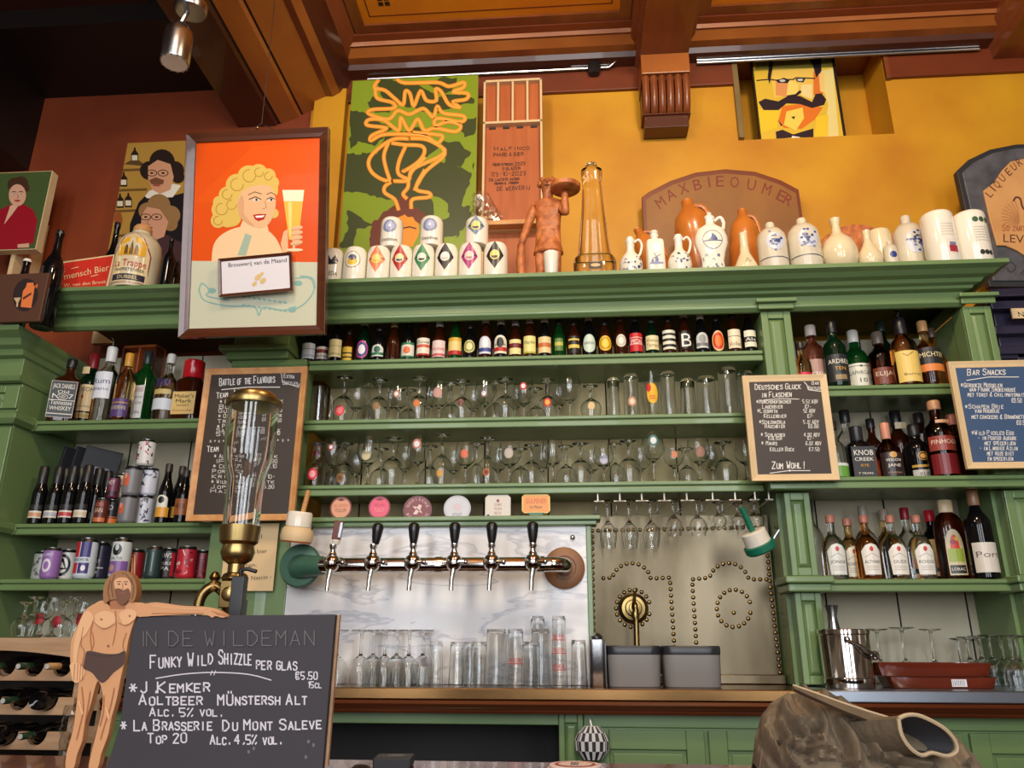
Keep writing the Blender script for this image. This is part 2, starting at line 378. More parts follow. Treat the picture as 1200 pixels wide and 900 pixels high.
# frieze board along the top of the wall
mb = MB(); zf = A(680, 107, 3.68).z
mb.box(p1.x-.03, 3.675, zf, NX0-.02, YW, 4.44, 'frieze_red'); mb.box(NX1+.02, 3.675, A(1100, 88, 3.68).z, 4.2, YW, 4.44, 'frieze_red')
mb.box(NX0-.03, 3.672, NZ0, NX0, YW-.001, 4.44, 'old_trim'); mb.box(NX1, 3.672, A(1040, 92, 3.68).z, NX1+.025, YW-.001, 4.44, 'beam_brown')
struct(mb.build('trim_frieze', bev=.003))
# beams and ceiling bays
BL0, BL1, BM0, BM1, BR0 = -1.86, -1.23, A(751, 71, 3.5).x, A(808, 71, 3.5).x, A(1172, 60, 3.6).x
def beam(name, x0, x1, z0, y1, m, steps):
    mb = MB(); P = [(x0, 4.85), (x0, z0)]+[(x0+a, z0+b) for a, b in steps]+[(x1, 4.85)]
    mb.prism(P, lambda u, v, h: (u, h, v), y1, -4.4, m[0]); return mb
mb = MB()
LZ = 4.13
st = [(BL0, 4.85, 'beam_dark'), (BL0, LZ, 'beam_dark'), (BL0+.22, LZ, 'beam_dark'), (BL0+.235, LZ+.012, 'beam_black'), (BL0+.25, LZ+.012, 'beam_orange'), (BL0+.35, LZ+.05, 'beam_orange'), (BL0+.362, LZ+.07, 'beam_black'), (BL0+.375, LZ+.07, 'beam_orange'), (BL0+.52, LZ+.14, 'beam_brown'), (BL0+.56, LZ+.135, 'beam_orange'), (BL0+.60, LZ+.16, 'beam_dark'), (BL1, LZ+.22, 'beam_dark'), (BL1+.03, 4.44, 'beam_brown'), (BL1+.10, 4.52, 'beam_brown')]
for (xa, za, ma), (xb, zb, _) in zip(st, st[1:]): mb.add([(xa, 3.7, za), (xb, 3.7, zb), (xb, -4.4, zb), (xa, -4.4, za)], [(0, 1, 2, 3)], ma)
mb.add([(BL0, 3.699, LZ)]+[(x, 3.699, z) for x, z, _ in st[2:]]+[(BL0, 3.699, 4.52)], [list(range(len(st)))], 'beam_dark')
struct(mb.build('trim_beam_left'))
mb = MB(); zb = 4.33
for x0, x1 in ((BM0, BM1), (BR0, BR0+.4)):
    prof = [(x0-.05, 4.56), (x0-.045, 4.46), (x0-.02, 4.44), (x0-.015, 4.40), (x0, 4.385), (x0, zb), (x1, zb), (x1, 4.385), (x1+.015, 4.40), (x1+.02, 4.44), (x1+.045, 4.46), (x1+.05, 4.56)]
    for a, b in zip(prof, prof[1:]): mb.add([(a[0], 3.7, a[1]), (b[0], 3.7, b[1]), (b[0], -4.4, b[1]), (a[0], -4.4, a[1])], [(0, 1, 2, 3)], 'beam_brown')
    mb.add([(q[0], 3.699, q[1]) for q in prof], [list(range(len(prof)))], 'beam_brown')
struct(mb.build('trim_beam_right'))
CZ = 4.52
mb = MB(); mb.box(-5, -4.5, CZ+.06, 4.5, 4.2, CZ+.2, 'beam_dark')
for x0, x1 in ((BL1+.1, BM0-.05), (BM1+.05, BR0-.05)):
    mb.box(x0, -4.4, CZ, x1, 3.44, CZ+.05, 'ceiling_orange')
    for a, b, c, d in ((x0, 3.38, x1, 3.44), (x0, -4.4, x0+.06, 3.38), (x1-.06, -4.4, x1, 3.38)): mb.box(a, b, CZ-.012, c, d, CZ, 'beam_brown')
    for a, b, c, d in ((x0+.10, 3.325, x1-.1, 3.332), (x0+.10, -4, x0+.107, 3.33), (x1-.107, -4, x1-.1, 3.33)): mb.box(a, b, CZ-.001, c, d, CZ, 'frieze_red')
    for sx in (x0+.17, x1-.23):
        for i in (0, 1):
            for j in (0, 1): mb.box(sx+i*.035, 3.20+j*.035, CZ-.001, sx+i*.035+.026, 3.20+j*.035+.026, CZ, 'beam_black')
mb.box(-4.6, -4.4, CZ, BL0-.3, 3.3, CZ+.05, 'beam_dark')
mb.tube([(.05, 3.16, CZ-.002), (.055, 3.13, CZ-.004), (.05, 3.09, CZ-.002)], .004, 'beam_black')
struct(mb.build('ceiling'))
# coved moulding where ceiling meets wall
mb = MB(); cp = [(3.685, 4.40, 'beam_dark'), (3.60, 4.405, 'beam_dark'), (3.585, 4.43, 'beam_brown'), (3.545, 4.44, 'beam_orange'), (3.50, 4.47, 'beam_brown'), (3.485, 4.468, 'beam_orange'), (3.478, 4.49, 'frieze_red'), (3.44, 4.50, 'frieze_red'), (3.438, 4.56, 'frieze_red')]
for x0, x1 in ((BL1-.02, BM0-.0), (BM1, BR0)):
    for (ya, za, ma), (yb, zb2, _) in zip(cp, cp[1:]): mb.add([(x0, ya, za), (x1, ya, za), (x1, yb, zb2), (x0, yb, zb2)], [(0, 1, 2, 3)], ma)
struct(mb.build('trim_cove'))
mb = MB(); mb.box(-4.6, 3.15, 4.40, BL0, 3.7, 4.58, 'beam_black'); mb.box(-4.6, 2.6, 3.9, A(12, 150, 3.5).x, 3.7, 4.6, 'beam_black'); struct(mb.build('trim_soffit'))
# carved corbel under the middle beam
t = thing('corbel', 'brown fluted scroll corbel on the yellow wall under the middle ceiling beam', 'corbel', ((BM0+BM1)/2, 3.69, 4.0))
hw = (BM1-BM0)/2
mb = MB(); cz = lambda py, Y: A(780, py, Y).z-4.0
mb.box(-hw, -.19, cz(85, 3.5), hw, 0, zb-4.0-.002, 'beam_orange'); mb.build('corbel_block', t, bev=.004)
mb = MB(); nf = 6; z1 = cz(86, 3.5); z0 = cz(131, 3.56)
for k in range(nf):
    a = -hw+2*hw*k/nf; b = -hw+2*hw*(k+1)/nf; pr = []
    for q in range(9):
        an = math.pi/2*q/8; pr.append((-.17+.07*(1-math.cos(an))*1.0, z1+(z0-z1)*math.sin(an)*1.0))
    vs = []; nn = 6
    for (yy, zz) in pr:
        for i in range(nn+1): vs.append((a+.003+(b-a-.006)*i/nn, yy-.013*math.sin(math.pi*i/nn), zz))
    mb.add(vs, [(j*(nn+1)+i, j*(nn+1)+i+1, (j+1)*(nn+1)+i+1, (j+1)*(nn+1)+i) for j in range(8) for i in range(nn)], 'beam_brown', None, True)
mb.box(-hw, -.165, z1-.02, hw, 0, z1, 'beam_dark'); mb.box(-hw+.004, -.10, z0, hw-.004, 0, z1-.01, 'beam_dark')
mb.build('fluted_scroll', t)
mb = MB(); mb.box(-hw, -.115, cz(134, 3.58), hw, 0, z0+.002, 'frieze_red'); mb.box(-hw+.012, -.10, cz(150, 3.6), hw-.012, 0, cz(134, 3.58), 'beam_dark'); mb.build('corbel_foot', t, bev=.004)
# electric conduit along the top of the wall
t = thing('conduit', 'grey twin electric conduit running under the ceiling cove', 'pipe', (0, 3.655, 4.385))
for dz, x0, x1 in ((0, BL1+.12, BM0-.16), (.022, .05, BM0-.16), (.0, BM1+.07, BR0-.07), (.018, BM1+.07, BR0-.07)):
    pts = [(x0, 0, dz), (x1, 0, dz)]
    if x1 < BM0: pts += [(x1+.04, -.02, dz+.02), (x1+.055, -.05, dz+.08)]
    MB().tube(pts, .008, 'steel').build('pipe', t)
mb = MB(); jx = A(696, 78, 3.66).x; mb.lathe([(.001, -.05), (.03, -.045), (.040, -.02), (.040, .02), (.03, .03)], 'black_iron', 6, c=(jx, -.004, .0)); mb.build('junction_box', t)
# spotlight
c = A(208, 52, 2.3); t = thing('ceiling_spotlight', 'brushed metal cylinder spotlight hanging from the dark ceiling at top left', 'lamp', (c.x, 2.3, c.z))
mb = MB(); mb.lathe([(.050, -.085), (.052, -.08), (.052, .03), (.047, .06), (.030, .085), (.012, .095), (.008, .10)], 'steel', 28); mb.build('lamp_shade', t)
mb = MB(); mb.lathe([(.046, -.086), (.046, -.07)], 'white_ceramic', 20); 
for i in range(14): mb.ball((.048*math.cos(i*.449), .048*math.sin(i*.449), -.086), .004, 'chrome', None, 6, 4)
mb.build('lamp_rim', t)
mb = MB(); mb.tube([(0, 0, .095), (.01, 0, .125), (.02, .0, .16)], .009, 'steel'); mb.tube([(0, 0, .1), (-.035, .01, .09), (-.05, .02, .13)], .006, 'black_iron'); mb.build('swivel_arm', t)
mb = MB(); zt = CZ-c.z; mb.lathe([(.055, .15), (.06, .165), (.06, .185), (.05, .19)], 'steel', 24, c=(.03, 0, 0)); mb.tube([(.03, 0, .19), (.03, 0, zt+.05)], .012, 'black_iron'); mb.build('canopy', t)

# ---------------------------------------------------------------- back bar joinery
YS, YB = 3.1, 3.42          # shelf front plane and back boards
GP = 'green_paint'
XL, XP0, XP1, XC1, XR0, XR1, XR2 = -2.305, -1.44, -1.11, .80, .92, 1.607, 1.717
ZC = 2.775
def shelf(parent, x0, x1, z, y0=YS, th=.046, name='shelf', back=YB):
    mb = MB(); mb.box(x0, y0+.012, z-.024, x1, back, z, GP); mb.box(x0, y0+.004, z-th, x1, y0+.05, z-.022, GP); mb.box(x0, y0, z-.018, x1, y0+.016, z-.002, GP)
    return mb.build(name, parent, bev=.004)
def pilaster(parent, x0, x1, z0, z1, y0=YS-.02, dep=.10, name='pilaster', rail=.03):
    mb = MB(); st = (x1-x0)*.24; r = .014
    mb.box(x0, y0+r, z0, x1, y0+dep, z1, GP); mb.box(x0, y0, z0, x0+st, y0+r, z1, GP); mb.box(x1-st, y0, z0, x1, y0+r, z1, GP)
    mb.box(x0+st, y0, z0, x1-st, y0+r, z0+rail, GP); mb.box(x0+st, y0, z1-rail, x1-st, y0+r, z1, GP)
    a, b, c, d = x0+st, x1-st, z0+rail, z1-rail; e = (b-a)*.25      # raised field with sloped edges
    mb.add([(a, y0+r, c), (b, y0+r, c), (b, y0+r, d), (a, y0+r, d), (a+e, y0+.003, c+e), (b-e, y0+.003, c+e), (b-e, y0+.003, d-e), (a+e, y0+.003, d-e)], [(4, 5, 6, 7), (0, 1, 5, 4), (1, 2, 6, 5), (2, 3, 7, 6), (3, 0, 4, 7)], GP)
    return mb.build(name, parent, bev=.003)
def boards(parent, x0, x1, z0, z1, m, gaps, y=YB):
    mb = MB(); mb.box(x0, y+.004, z0, x1, y+.02, z1, m)
    for g in [g for g in gaps if x0+.01 < g < x1-.01]: mb.box(g-.003, y+.002, z0, g+.003, y+.004, z1, 'gap_dark')
    return mb.build('back_panel', parent)
CORN = [(0, ZC-.145), (.012, ZC-.145), (.028, ZC-.132), (.03, ZC-.122), (.018, ZC-.117), (.018, ZC-.082), (.045, ZC-.077), (.05, ZC-.066), (.07, ZC-.061), (.08, ZC-.047), (.105, ZC-.041), (.125, ZC-.026), (.15, ZC-.017), (.15, ZC)]
t = thing('cornice', 'long green moulded cornice running along the top of the shelves', 'cornice', (0, YS, ZC))
mb = MB(); xe = A(1182, 300, 2.95).x-.15
mb.sweep([(o, z-ZC) for o, z in CORN], [lambda o, z: (XL+.02, -o, z), lambda o, z: (xe+o, -o, z), lambda o, z: (xe+o, YW-YS, z)], GP)
mb.build('moulding', t, bev=.002)
mb = MB(); mb.box(XL+.02, -.14, -.018, xe+.14, YW-YS-.002, -.001, GP); mb.build('top_board', t)
# left bay
t = thing('shelf_unit', 'green shelf bay at left holding spirits, menus and cans', 'shelf', (0, 0, 0))
ZL = (2.222, 1.782, 1.56)
for z in ZL: shelf(t, XL+.002, XP0-.002, z)
boards(t, XL+.002, XP0-.002, 1.175, ZC-.15, 'back_board', [A(p, 460, YB).x for p in (92, 163, 232)])
pilaster(t, XP0, XP1, 1.175, 2.44, rail=.06)
mb = MB()
for k, (o, z0, z1) in enumerate(((.0, 2.44, 2.467), (.02, 2.467, 2.50), (.045, 2.50, 2.525), (.0, 2.525, 2.627))): mb.box(XP0-o, YS-.02-o, z0, XP1-.002 if k == 0 else XP1-.085+o*.3, YS+.2, z1, GP)
mb.build('capital', t, bev=.004)
# left panelled cabinet
XLF, YLF, ZLT = -2.305, 2.99, 2.565
t = thing('panelled_cabinet', 'green panelled cabinet with its own cornice at far left', 'cabinet', (0, 0, 0))
mb = MB(); mb.box(-3.3, YLF+.015, 0, XLF, YB+.02, ZLT-.005, GP); mb.build('carcass', t, bev=.003)
mb = MB(); CL = [(0, -.21), (.02, -.205), (.03, -.185), (.012, -.178), (.012, -.105), (.04, -.098), (.05, -.075), (.075, -.065), (.09, -.04), (.13, -.02), (.135, 0)]
mb.sweep([(o, ZLT+z) for o, z in CL], [lambda o, z: (-3.3, YLF-o, z), lambda o, z: (XLF+o*.3, YLF-o, z), lambda o, z: (XLF+o*.3, YB, z)], GP); mb.build('cornice_moulding', t, bev=.002)
for z0, z1 in ((2.245, 2.345), (1.80, 2.165), (1.15, 1.72)):
    pilaster(t, -2.56, XLF, z0, z1, y0=YLF, dep=.02, name='door_panel', rail=.03)
mb = MB(); mb.sweep([(0, 2.175), (.015, 2.175), (.03, 2.195), (.03, 2.215), (.012, 2.23), (0, 2.235)], [lambda o, z: (-3.3, YLF-o, z), lambda o, z: (XLF+o, YLF-o, z), lambda o, z: (XLF+o, YS-.004, z)], GP)
mb.sweep([(0, 1.735), (.02, 1.735), (.03, 1.755), (.03, 1.775), (0, 1.785)], [lambda o, z: (-3.3, YLF-o, z), lambda o, z: (XLF+o, YLF-o, z), lambda o, z: (XLF+o, YS-.004, z)], GP)
mb.build('ledge_moulding', t, bev=.002)
# middle bay
t = thing('shelf_unit', 'wide green shelf bay in the middle holding beer bottles and rows of glasses', 'shelf', (0, 0, 0))
ZM = (2.468, 2.203, 1.928)
for z in ZM: shelf(t, XP1+.002, XC1-(.05 if z < 2 else .002), z)
boards(t, XP1+.002, XC1-.002, ZM[1], ZC-.15, 'tan_board', [A(p, 460, YB).x for p in (500, 568, 640, 710, 800)])
mb = MB(); mb.box(XP1+.002, YB+.004, 1.72, XC1-.002, YB+.02, ZM[1], 'tan_board')
for p in (425, 499, 568, 642, 714, 793): g = A(p, 530, YB).x; mb.box(g-.003, YB+.002, 1.78, g+.003, YB+.004, ZM[1], 'gap_dark')
mb.build('back_panel', t)
# right bay
t = thing('shelf_unit', 'green shelf bay at right with pilasters, holding whisky and liqueur bottles', 'shelf', (0, 0, 0))
ZR = (2.308, 1.921, 1.549)
mb = MB(); mb.box(XC1+.002, YS+.05, 1.175, XR0-.005, YB+.02, ZC-.15, GP); mb.box(XR1+.005, YS+.05, 1.175, XR2+.03, YB+.02, ZC-.15, GP); mb.build('side_panel', t)
for x0, x1 in ((XC1, XR0), (XR1, XR2)):
    pilaster(t, x0, x1, ZR[1]+.01, 2.627); mb = MB(); mb.box(x0-.012, YS-.045, 2.63, x1+.012, YS-.034, 2.655, GP); mb.box(x0-.022, YS-.062, 2.655, x1+.022, YS-.034, 2.672, GP); mb.build('capital', t, bev=.004)
for x0, x1 in ((XC1+.015, XR0-.01), (XR1+.02, XR2+.04)):
    pilaster(t, x0, x1, ZR[2]+.01, ZR[1]-.05); pilaster(t, x0, x1, 1.18, ZR[2]-.05)
    mb = MB(); mb.box(x0-.03, YS-.06, ZR[2]-.05, x1+.03, YS+.1, ZR[2]-.02, GP); mb.box(x0-.04, YS-.075, ZR[2]-.02, x1+.04, YS+.1, ZR[2]+.006, GP); mb.build('ledge_block', t, bev=.006)
shelf(t, XR0-.01, XR1+.01, ZR[0]); shelf(t, XC1-.046, XR2+.06, ZR[1], YS-.075); shelf(t, XR0-.01, XR1+.05, ZR[2])
boards(t, XR0-.02, XR1+.05, 1.175, ZC-.15, 'back_board', [A(931, 390, YB).x, A(1006, 390, YB).x, A(1078, 390, YB).x])

# worktop and base cabinets
ZT = 1.172; YF = 2.85; XWL = A(120, 815, YF).x
xs_ = A(966, 810, YF).x
for x0, x1, m, lab in ((XWL, xs_-.002, 'brass_counter', 'long brass-toned metal back counter under the tap wall'), (xs_+.002, 1.752, 'steel_counter', 'shiny steel section of back counter at right under the ice bucket')):
    t = thing('worktop', lab, 'counter', (0, 0, ZT))
    mb = MB(); mb.box(x0, YF, -.038, x1, YB+.02, 0, m); mb.build('metal_top', t, bev=.004)
    mb = MB(); mb.sweep([(0, -.08), (.01, -.08), (.014, -.072), (.004, -.068), (.012, -.062), (.02, -.05), (.012, -.04), (0, -.039)], [lambda o, z: (x0, YF+.005-o, z), lambda o, z: (x1, YF+.005-o, z)], 'dark_wood', None, True)
    mb.box(x0, YF+.005, -.08, x1, YB, -.039, 'dark_wood'); mb.build('wood_moulding', t)
def framed(mb, x0, x1, z0, z1, y, th=.02, fr=.06, m=GP):
    mb.box(x0, y, z0, x0+fr, y+th, z1, m); mb.box(x1-fr, y, z0, x1, y+th, z1, m); mb.box(x0+fr, y, z1-fr, x1-fr, y+th, z1, m); mb.box(x0+fr, y, z0, x1-fr, y+th, z0+fr, m)
    mb.box(x0+fr, y+.012, z0+fr, x1-fr, y+th, z1-fr, m); a = .012
    mb.box(x0+fr+a, y+.006, z0+fr+a, x1-fr-a, y+.012, z1-fr-a, m)
YC = 2.9; zc = ZT-.08; zd = A(660, 850, YC).z
n_ = [A(p, 860, YC).x for p in (386, 655, 681, 692, 825, 830, 900, 1128, 1136, 1290)]
t = thing('base_cabinet', 'green base cabinet with an open dark niche beside the chalkboard', 'cabinet', (0, 0, 0))
mb = MB(); mb.box(XWL, YC, zd, n_[1], YC+.02, zc, GP); mb.box(XWL, YC, .1, n_[0]-.35, YC+.02, zd, GP); mb.box(n_[0]-.35, YC+.35, .1, n_[1], YC+.37, zc, 'beam_black'); mb.box(n_[0]-.35, YC, .1, n_[1], YC+.35, .55, 'beam_black'); mb.build('carcass', t, bev=.003)
pilaster(t, n_[1], n_[2]+.008, .1, zc, y0=YC-.012, dep=.06)
t = thing('base_cabinet', 'green base cabinet with panelled doors under the two grey bins', 'cabinet', (0, 0, 0))
mb = MB(); mb.box(n_[2]+.01, YC+.012, .1, n_[6]+.25, YB, zc, GP); mb.box(n_[2]+.01, YC, zd-.005, n_[6]+.25, YC+.014, zc, GP); mb.box(n_[2]+.01, YC, .1, n_[3], YC+.014, zd, GP); mb.build('carcass', t, bev=.003)
for a, b in ((n_[3]+.002, n_[4]), (n_[5], n_[6]+.2)): mb = MB(); framed(mb, a, b, .55, zd-.012, YC-.004); mb.build('door', t, bev=.003)
t = thing('base_cabinet', 'green base cabinet with a panelled door behind the jacket at right', 'cabinet', (0, 0, 0))
mb = MB(); mb.box(n_[6]+.26, YC+.012, .1, 1.75, YB, zc, GP); mb.box(n_[6]+.26, YC, zd-.005, 1.75, YC+.014, zc, GP); mb.build('carcass', t, bev=.003)
for a, b in ((n_[6]+.27, n_[7]), (n_[8], 1.745)): mb = MB(); framed(mb, a, b, .55, zd-.012, YC-.004); mb.build('door', t, bev=.003)
# marble tap wall with green frame
YM = 3.08; m0, m1 = A(345, 700, YM), A(690, 612, YM)
t = thing('marble_splashback', 'grey veined white marble slab behind the beer taps, framed in green', 'splashback', (0, YM, ZT))
mz = A(600, 617, YM).z-ZT
mb = MB(); mb.box(XP1+.002, 0, .002, m1.x-.012, .03, mz, 'marble'); mb.build('marble_slab', t)
mb = MB(); mb.box(XP1+.002, -.03, mz, m1.x+.03, .04, mz+.018, GP); mb.box(XP1+.002, -.045, mz+.018, m1.x+.045, .05, mz+.036, GP); mb.build('top_trim', t, bev=.004)
mb = MB(); mb.box(m1.x-.012, -.012, .002, m1.x+.008, .06, mz, GP); mb.build('side_trim', t, bev=.003)
mb = MB(); q = A(671, 630, YM); mb.ball((q.x, -.002, q.z-ZT), .011, 'chrome'); mb.build('stud', t)
# brass riveted panel
YP = 3.3
q0, q1 = A(692, 800, YP), A(912, 618, YP)
t = thing('metal_splashback', 'tarnished brass sheet with rows of domed studs at right of the marble', 'splashback', (0, YP, ZT))
mb = MB(); mb.box(q0.x-.05, 0, .002, XC1-.004, .03, q1.z-ZT+.05, 'brass_sheet'); mb.build('metal_sheet', t)
mb = MB(); mb.box(q0.x-.05, -.05, .002, XC1-.004, 0, .035, 'brass_sheet'); mb.build('bottom_ledge', t, bev=.003)
mb = MB(); pl = Plane((0, YP, 0), (1, 0, 0), (0, 0, 1))
def studs(pts, step=.0245, r=.0085):
    mb = MB(); P = [pl.uv(*p) for p in pts]; acc = 0
    for a, b in zip(P, P[1:]):
        L = math.hypot(b[0]-a[0], b[1]-a[1]); s = -acc
        while s+step <= L+1e-6:
            s += step; k = s/L; mb.ball((a[0]+(b[0]-a[0])*k, -.001, a[1]+(b[1]-a[1])*k-ZT), (r, r*.8, r), 'old_brass', None, 8, 6)
        acc = L-s
    mb.build('stud_row', t)
def arc(cx, cy, rx, ry, a0, a1, n=24): return [(cx+rx*math.cos(math.radians(a0+(a1-a0)*i/n)), cy-ry*math.sin(math.radians(a0+(a1-a0)*i/n))) for i in range(n+1)]
studs([(696, 800), (694, 622), (898, 618)]); studs([(700, 678), (716, 677)]+arc(740, 682, 23, 22, 168, 12)+[(764, 678), (785, 677), (793, 800)])
studs([(819, 800), (811, 679), (830, 677)]+arc(854, 682, 23, 22, 165, 15)+[(879, 679), (903, 679)]); studs([(898, 630), (902, 680), (915, 795)])
studs(arc(742, 713, 20, 22, 0, 360, 40)); studs(arc(860, 713, 20, 22, 0, 360, 40)); studs([(859, 712), (859.6, 715), (860, 719)], .02)
# dark cupboard beyond the right end
q = Vector((1.77, 3.2, A(1155, 340, 3.2).z)); t = thing('dark_cupboard', 'blue-black panelled cupboard beyond the right end of shelves', 'cupboard', (q.x, 3.2, 0))
mb = MB(); mb.box(.03, .02, 0, 1.4, .48, q.z, 'dark_cabinet'); mb.build('carcass', t, bev=.004)
mb = MB()
for py, o in ((340, .05), (352, .03), (380, .02), (403, .015), (407, .0)):
    z = A(1180, py, 3.2).z; mb.box(-.0, -o, z-.05, 1.4, .03, z-.012, 'dark_cabinet')
mb.build('moulding', t, bev=.006)
mb = MB(); zz = A(1180, 412, 3.2).z; framed(mb, .08, .9, .2, zz, .0, m='dark_cabinet'); mb.build('door', t, bev=.004)
mb = MB(); pl = Plane((q.x, 3.168, 0), (1, 0, 0), (0, 0, 1)); u0, v0 = pl.uv(1186, 374); mb.box(u0, -.04, v0, u0+.14, -.032, v0+.045, 'oak_pale')
d = D(); d.type('NO', *(lambda p: (p[0]+.02, p[1]))(pl.uv(1186, 372.5)), .024, (30, 40, 40), up=1); d.text('SMOKING', u0+.062, v0+.009, .02, (30, 40, 40), up=1, x1=u0+.135)
mb.paste(d, lambda u, v, h: (u, -.04-h, v)); mb.build('name_plate', t)
# front bar
ZB = 1.09
t = thing('bar_counter', 'varnished brown wooden bar counter in the foreground', 'counter', (0, 0, ZB))
mb = MB(); mb.box(-2.6, .72, -.05, 2.6, 1.70, 0, 'mahogany'); mb.build('bar_top', t, bev=.012)
mb = MB(); mb.box(-2.5, .85, -1.09, 2.5, 1.6, -.05, 'dark_wood')
for k in range(9): framed(mb, -2.4+k*.54, -1.9+k*.54, -1.0, -.1, 1.6, m='dark_wood')
mb.build('bar_front', t)
# ---------------------------------------------------------------- bottles, cans, glasses
RND = []          # round things on shelves: (object, radius, low, high)
W_, K_ = (238, 232, 218), (28, 26, 28)
PROF = {  # (radius, height) of a unit bottle: body, shoulder, neck
 'beer': [(.0, .012), (.42, .0), (.49, .015), (.5, .04), (.5, .50), (.47, .57), (.38, .65), (.27, .74), (.22, .84), (.205, .93), (.24, .935), (.24, .96), (.20, .965), (.20, .985)],
 'tall': [(.0, .012), (.44, .0), (.49, .012), (.5, .03), (.5, .56), (.485, .61), (.40, .67), (.27, .715), (.205, .75), (.19, .80), (.19, .93), (.21, .935), (.21, .965), (.185, .97)],
 'round': [(.0, .012), (.44, .0), (.49, .012), (.5, .05), (.5, .42), (.49, .50), (.44, .57), (.34, .63), (.22, .67), (.165, .71), (.155, .76), (.155, .90), (.18, .905), (.18, .93), (.15, .935)],
 'square': [(.0, .012), (.46, .0), (.50, .012), (.5, .05), (.5, .60), (.47, .66), (.34, .71), (.22, .75), (.17, .79), (.165, .90), (.19, .905), (.19, .93), (.16, .935)],
 'wine': [(.0, .012), (.46, .0), (.5, .01), (.5, .56), (.47, .63), (.36, .69), (.24, .74), (.18, .80), (.165, .94), (.19, .945), (.19, .965), (.16, .97)],
 'steinie': [(.0, .012), (.42, .0), (.49, .02), (.5, .05), (.5, .46), (.46, .55), (.36, .66), (.26, .76), (.215, .88), (.20, .94), (.24, .945), (.24, .97), (.2, .985)],
 'jug': [(.0, .012), (.42, .0), (.49, .02), (.5, .06), (.5, .60), (.46, .72), (.34, .80), (.20, .84), (.14, .87), (.13, .95), (.17, .955), (.17, .985), (.12, .99)],
}
def bottle(name, label, cat, px, Y, zs, top, wpx, kind, glass, cap, lab, group=None, capz=.86, rz=0, sy=1.0, capm='satin_pigment', base=None, back=None):
    """px centre, plane Y, shelf height zs, pixel row of the top, pixel width; lab = f(D, half width, z0, z1) draws the paper label"""
    zs += .0012; b = A(px, base or 500, Y)
    d = (b-CAM).dot(_F)
    # solve the base position on the shelf
    py = base or 500
    for _i in range(6):
        q = A(px, py, Y); py += (q.z-zs)*FPX/d*.95
    X = A(px, py, Y).x; H = A(px, top, Y).z-zs; R = wpx*(( (A(px, py, Y)-CAM).dot(_F))/FPX)/2
    t = thing(name, label, cat, (X, Y, zs), rz, group); RND.append((t, R*(1.18 if kind == 'square' and rz else 1.03), zs, zs+H))
    prof = [(r*2*R, z*H) for r, z in PROF[kind]]
    pw = None
    if kind == 'square': pw = [5 if z < .62 else (3 if z < .7 else 2) for _, z in PROF[kind]]
    MB().lathe(prof, glass, 28, pw=pw, sy=sy).build('bottle_body', t)
    if cap:
        nr = [r for r, z in PROF[kind] if z >= capz][0]*2*R*1.1+.001; z0 = capz*H
        mb = MB(); mb.lathe([(nr*1.0, z0), (nr*1.04, z0+.002), (nr*1.04, H*.985), (nr*.9, H)], capm, 18, col=cap, sy=sy); mb.build('bottle_cap', t)
    if lab:
        dr = D(); lab(dr, R, H); mb = MB()
        if kind == 'square': mb.paste(dr, lambda u, v, h: (u, -R*sy-h-.0005, v), m='satin_pigment')
        else: mb.paste(dr, lambda u, v, h: (math.sin(u/R)*(R+h), -math.cos(u/R)*(R+h)*sy, v), m='satin_pigment', strip=R*.22)
        mb.build('paper_label', t)
    return t
# label designs, u across (metres), v up
def L_rect(col, z0=.12, z1=.46, w=1.15, bands=(), words=(), bord=None):
    def f(d, R, H):
        if bord: d.rect(-R*w-.0015, z0*H-.0015, R*w+.0015, z1*H+.0015, bord, -1)
        d.rect(-R*w, z0*H, R*w, z1*H, col, 0)
        for a, b, c in bands: d.rect(-R*w, (z0+(z1-z0)*a)*H, R*w, (z0+(z1-z0)*b)*H, c, 1)
        for s, a, hh, c in words: h = (z1-z0)*H*hh; d.type(s, 0, (z0+(z1-z0)*a)*H, h, c, 2, w=min(1.7*R*w, h*1.05*len(s)), up=1, cx=True)
    return f
def L_ell(col, cz=.30, rx=.85, rz=.17, ring=None, core=None, words=()):
    def f(d, R, H):
        d.ell(0, cz*H, R*rx, rz*H, col, 0)
        if ring: d.ell(0, cz*H, R*rx*.84, rz*H*.84, ring, 1)
        if core: d.ell(0, cz*H, R*rx*.55, rz*H*.55, core, 2)
        for s, a, hh, c in words: d.type(s, 0, cz*H+a*rz*H, hh*rz*H, c, 3, w=min(1.5*R*rx, hh*rz*H*1.1*len(s)), up=1, cx=True)
    return f
def L_arch(col, z0=.12, z1=.46, w=.95, band=None, core=None, words=()):
    def f(d, R, H):
        zm = z0+(z1-z0)*.62
        d.poly([(-R*w, z0*H), (R*w, z0*H), (R*w, zm*H)]+[(R*w*math.cos(a), zm*H+(z1-zm)*H*math.sin(a)) for a in [math.pi*i/12 for i in range(1, 12)]]+[(-R*w, zm*H)], col, 0)
        if core: d.ell(0, (z0+(z1-z0)*.6)*H, R*w*.5, (z1-z0)*H*.28, core, 1)
        if band: d.rect(-R*w, (z0+(z1-z0)*.12)*H, R*w, (z0+(z1-z0)*.34)*H, band, 1)
        for s, a, hh, c in words: h = (z1-z0)*H*hh; d.type(s, 0, (z0+(z1-z0)*a)*H, h, c, 2, w=min(1.6*R*w, h*1.05*len(s)), up=1, cx=True)
    return f
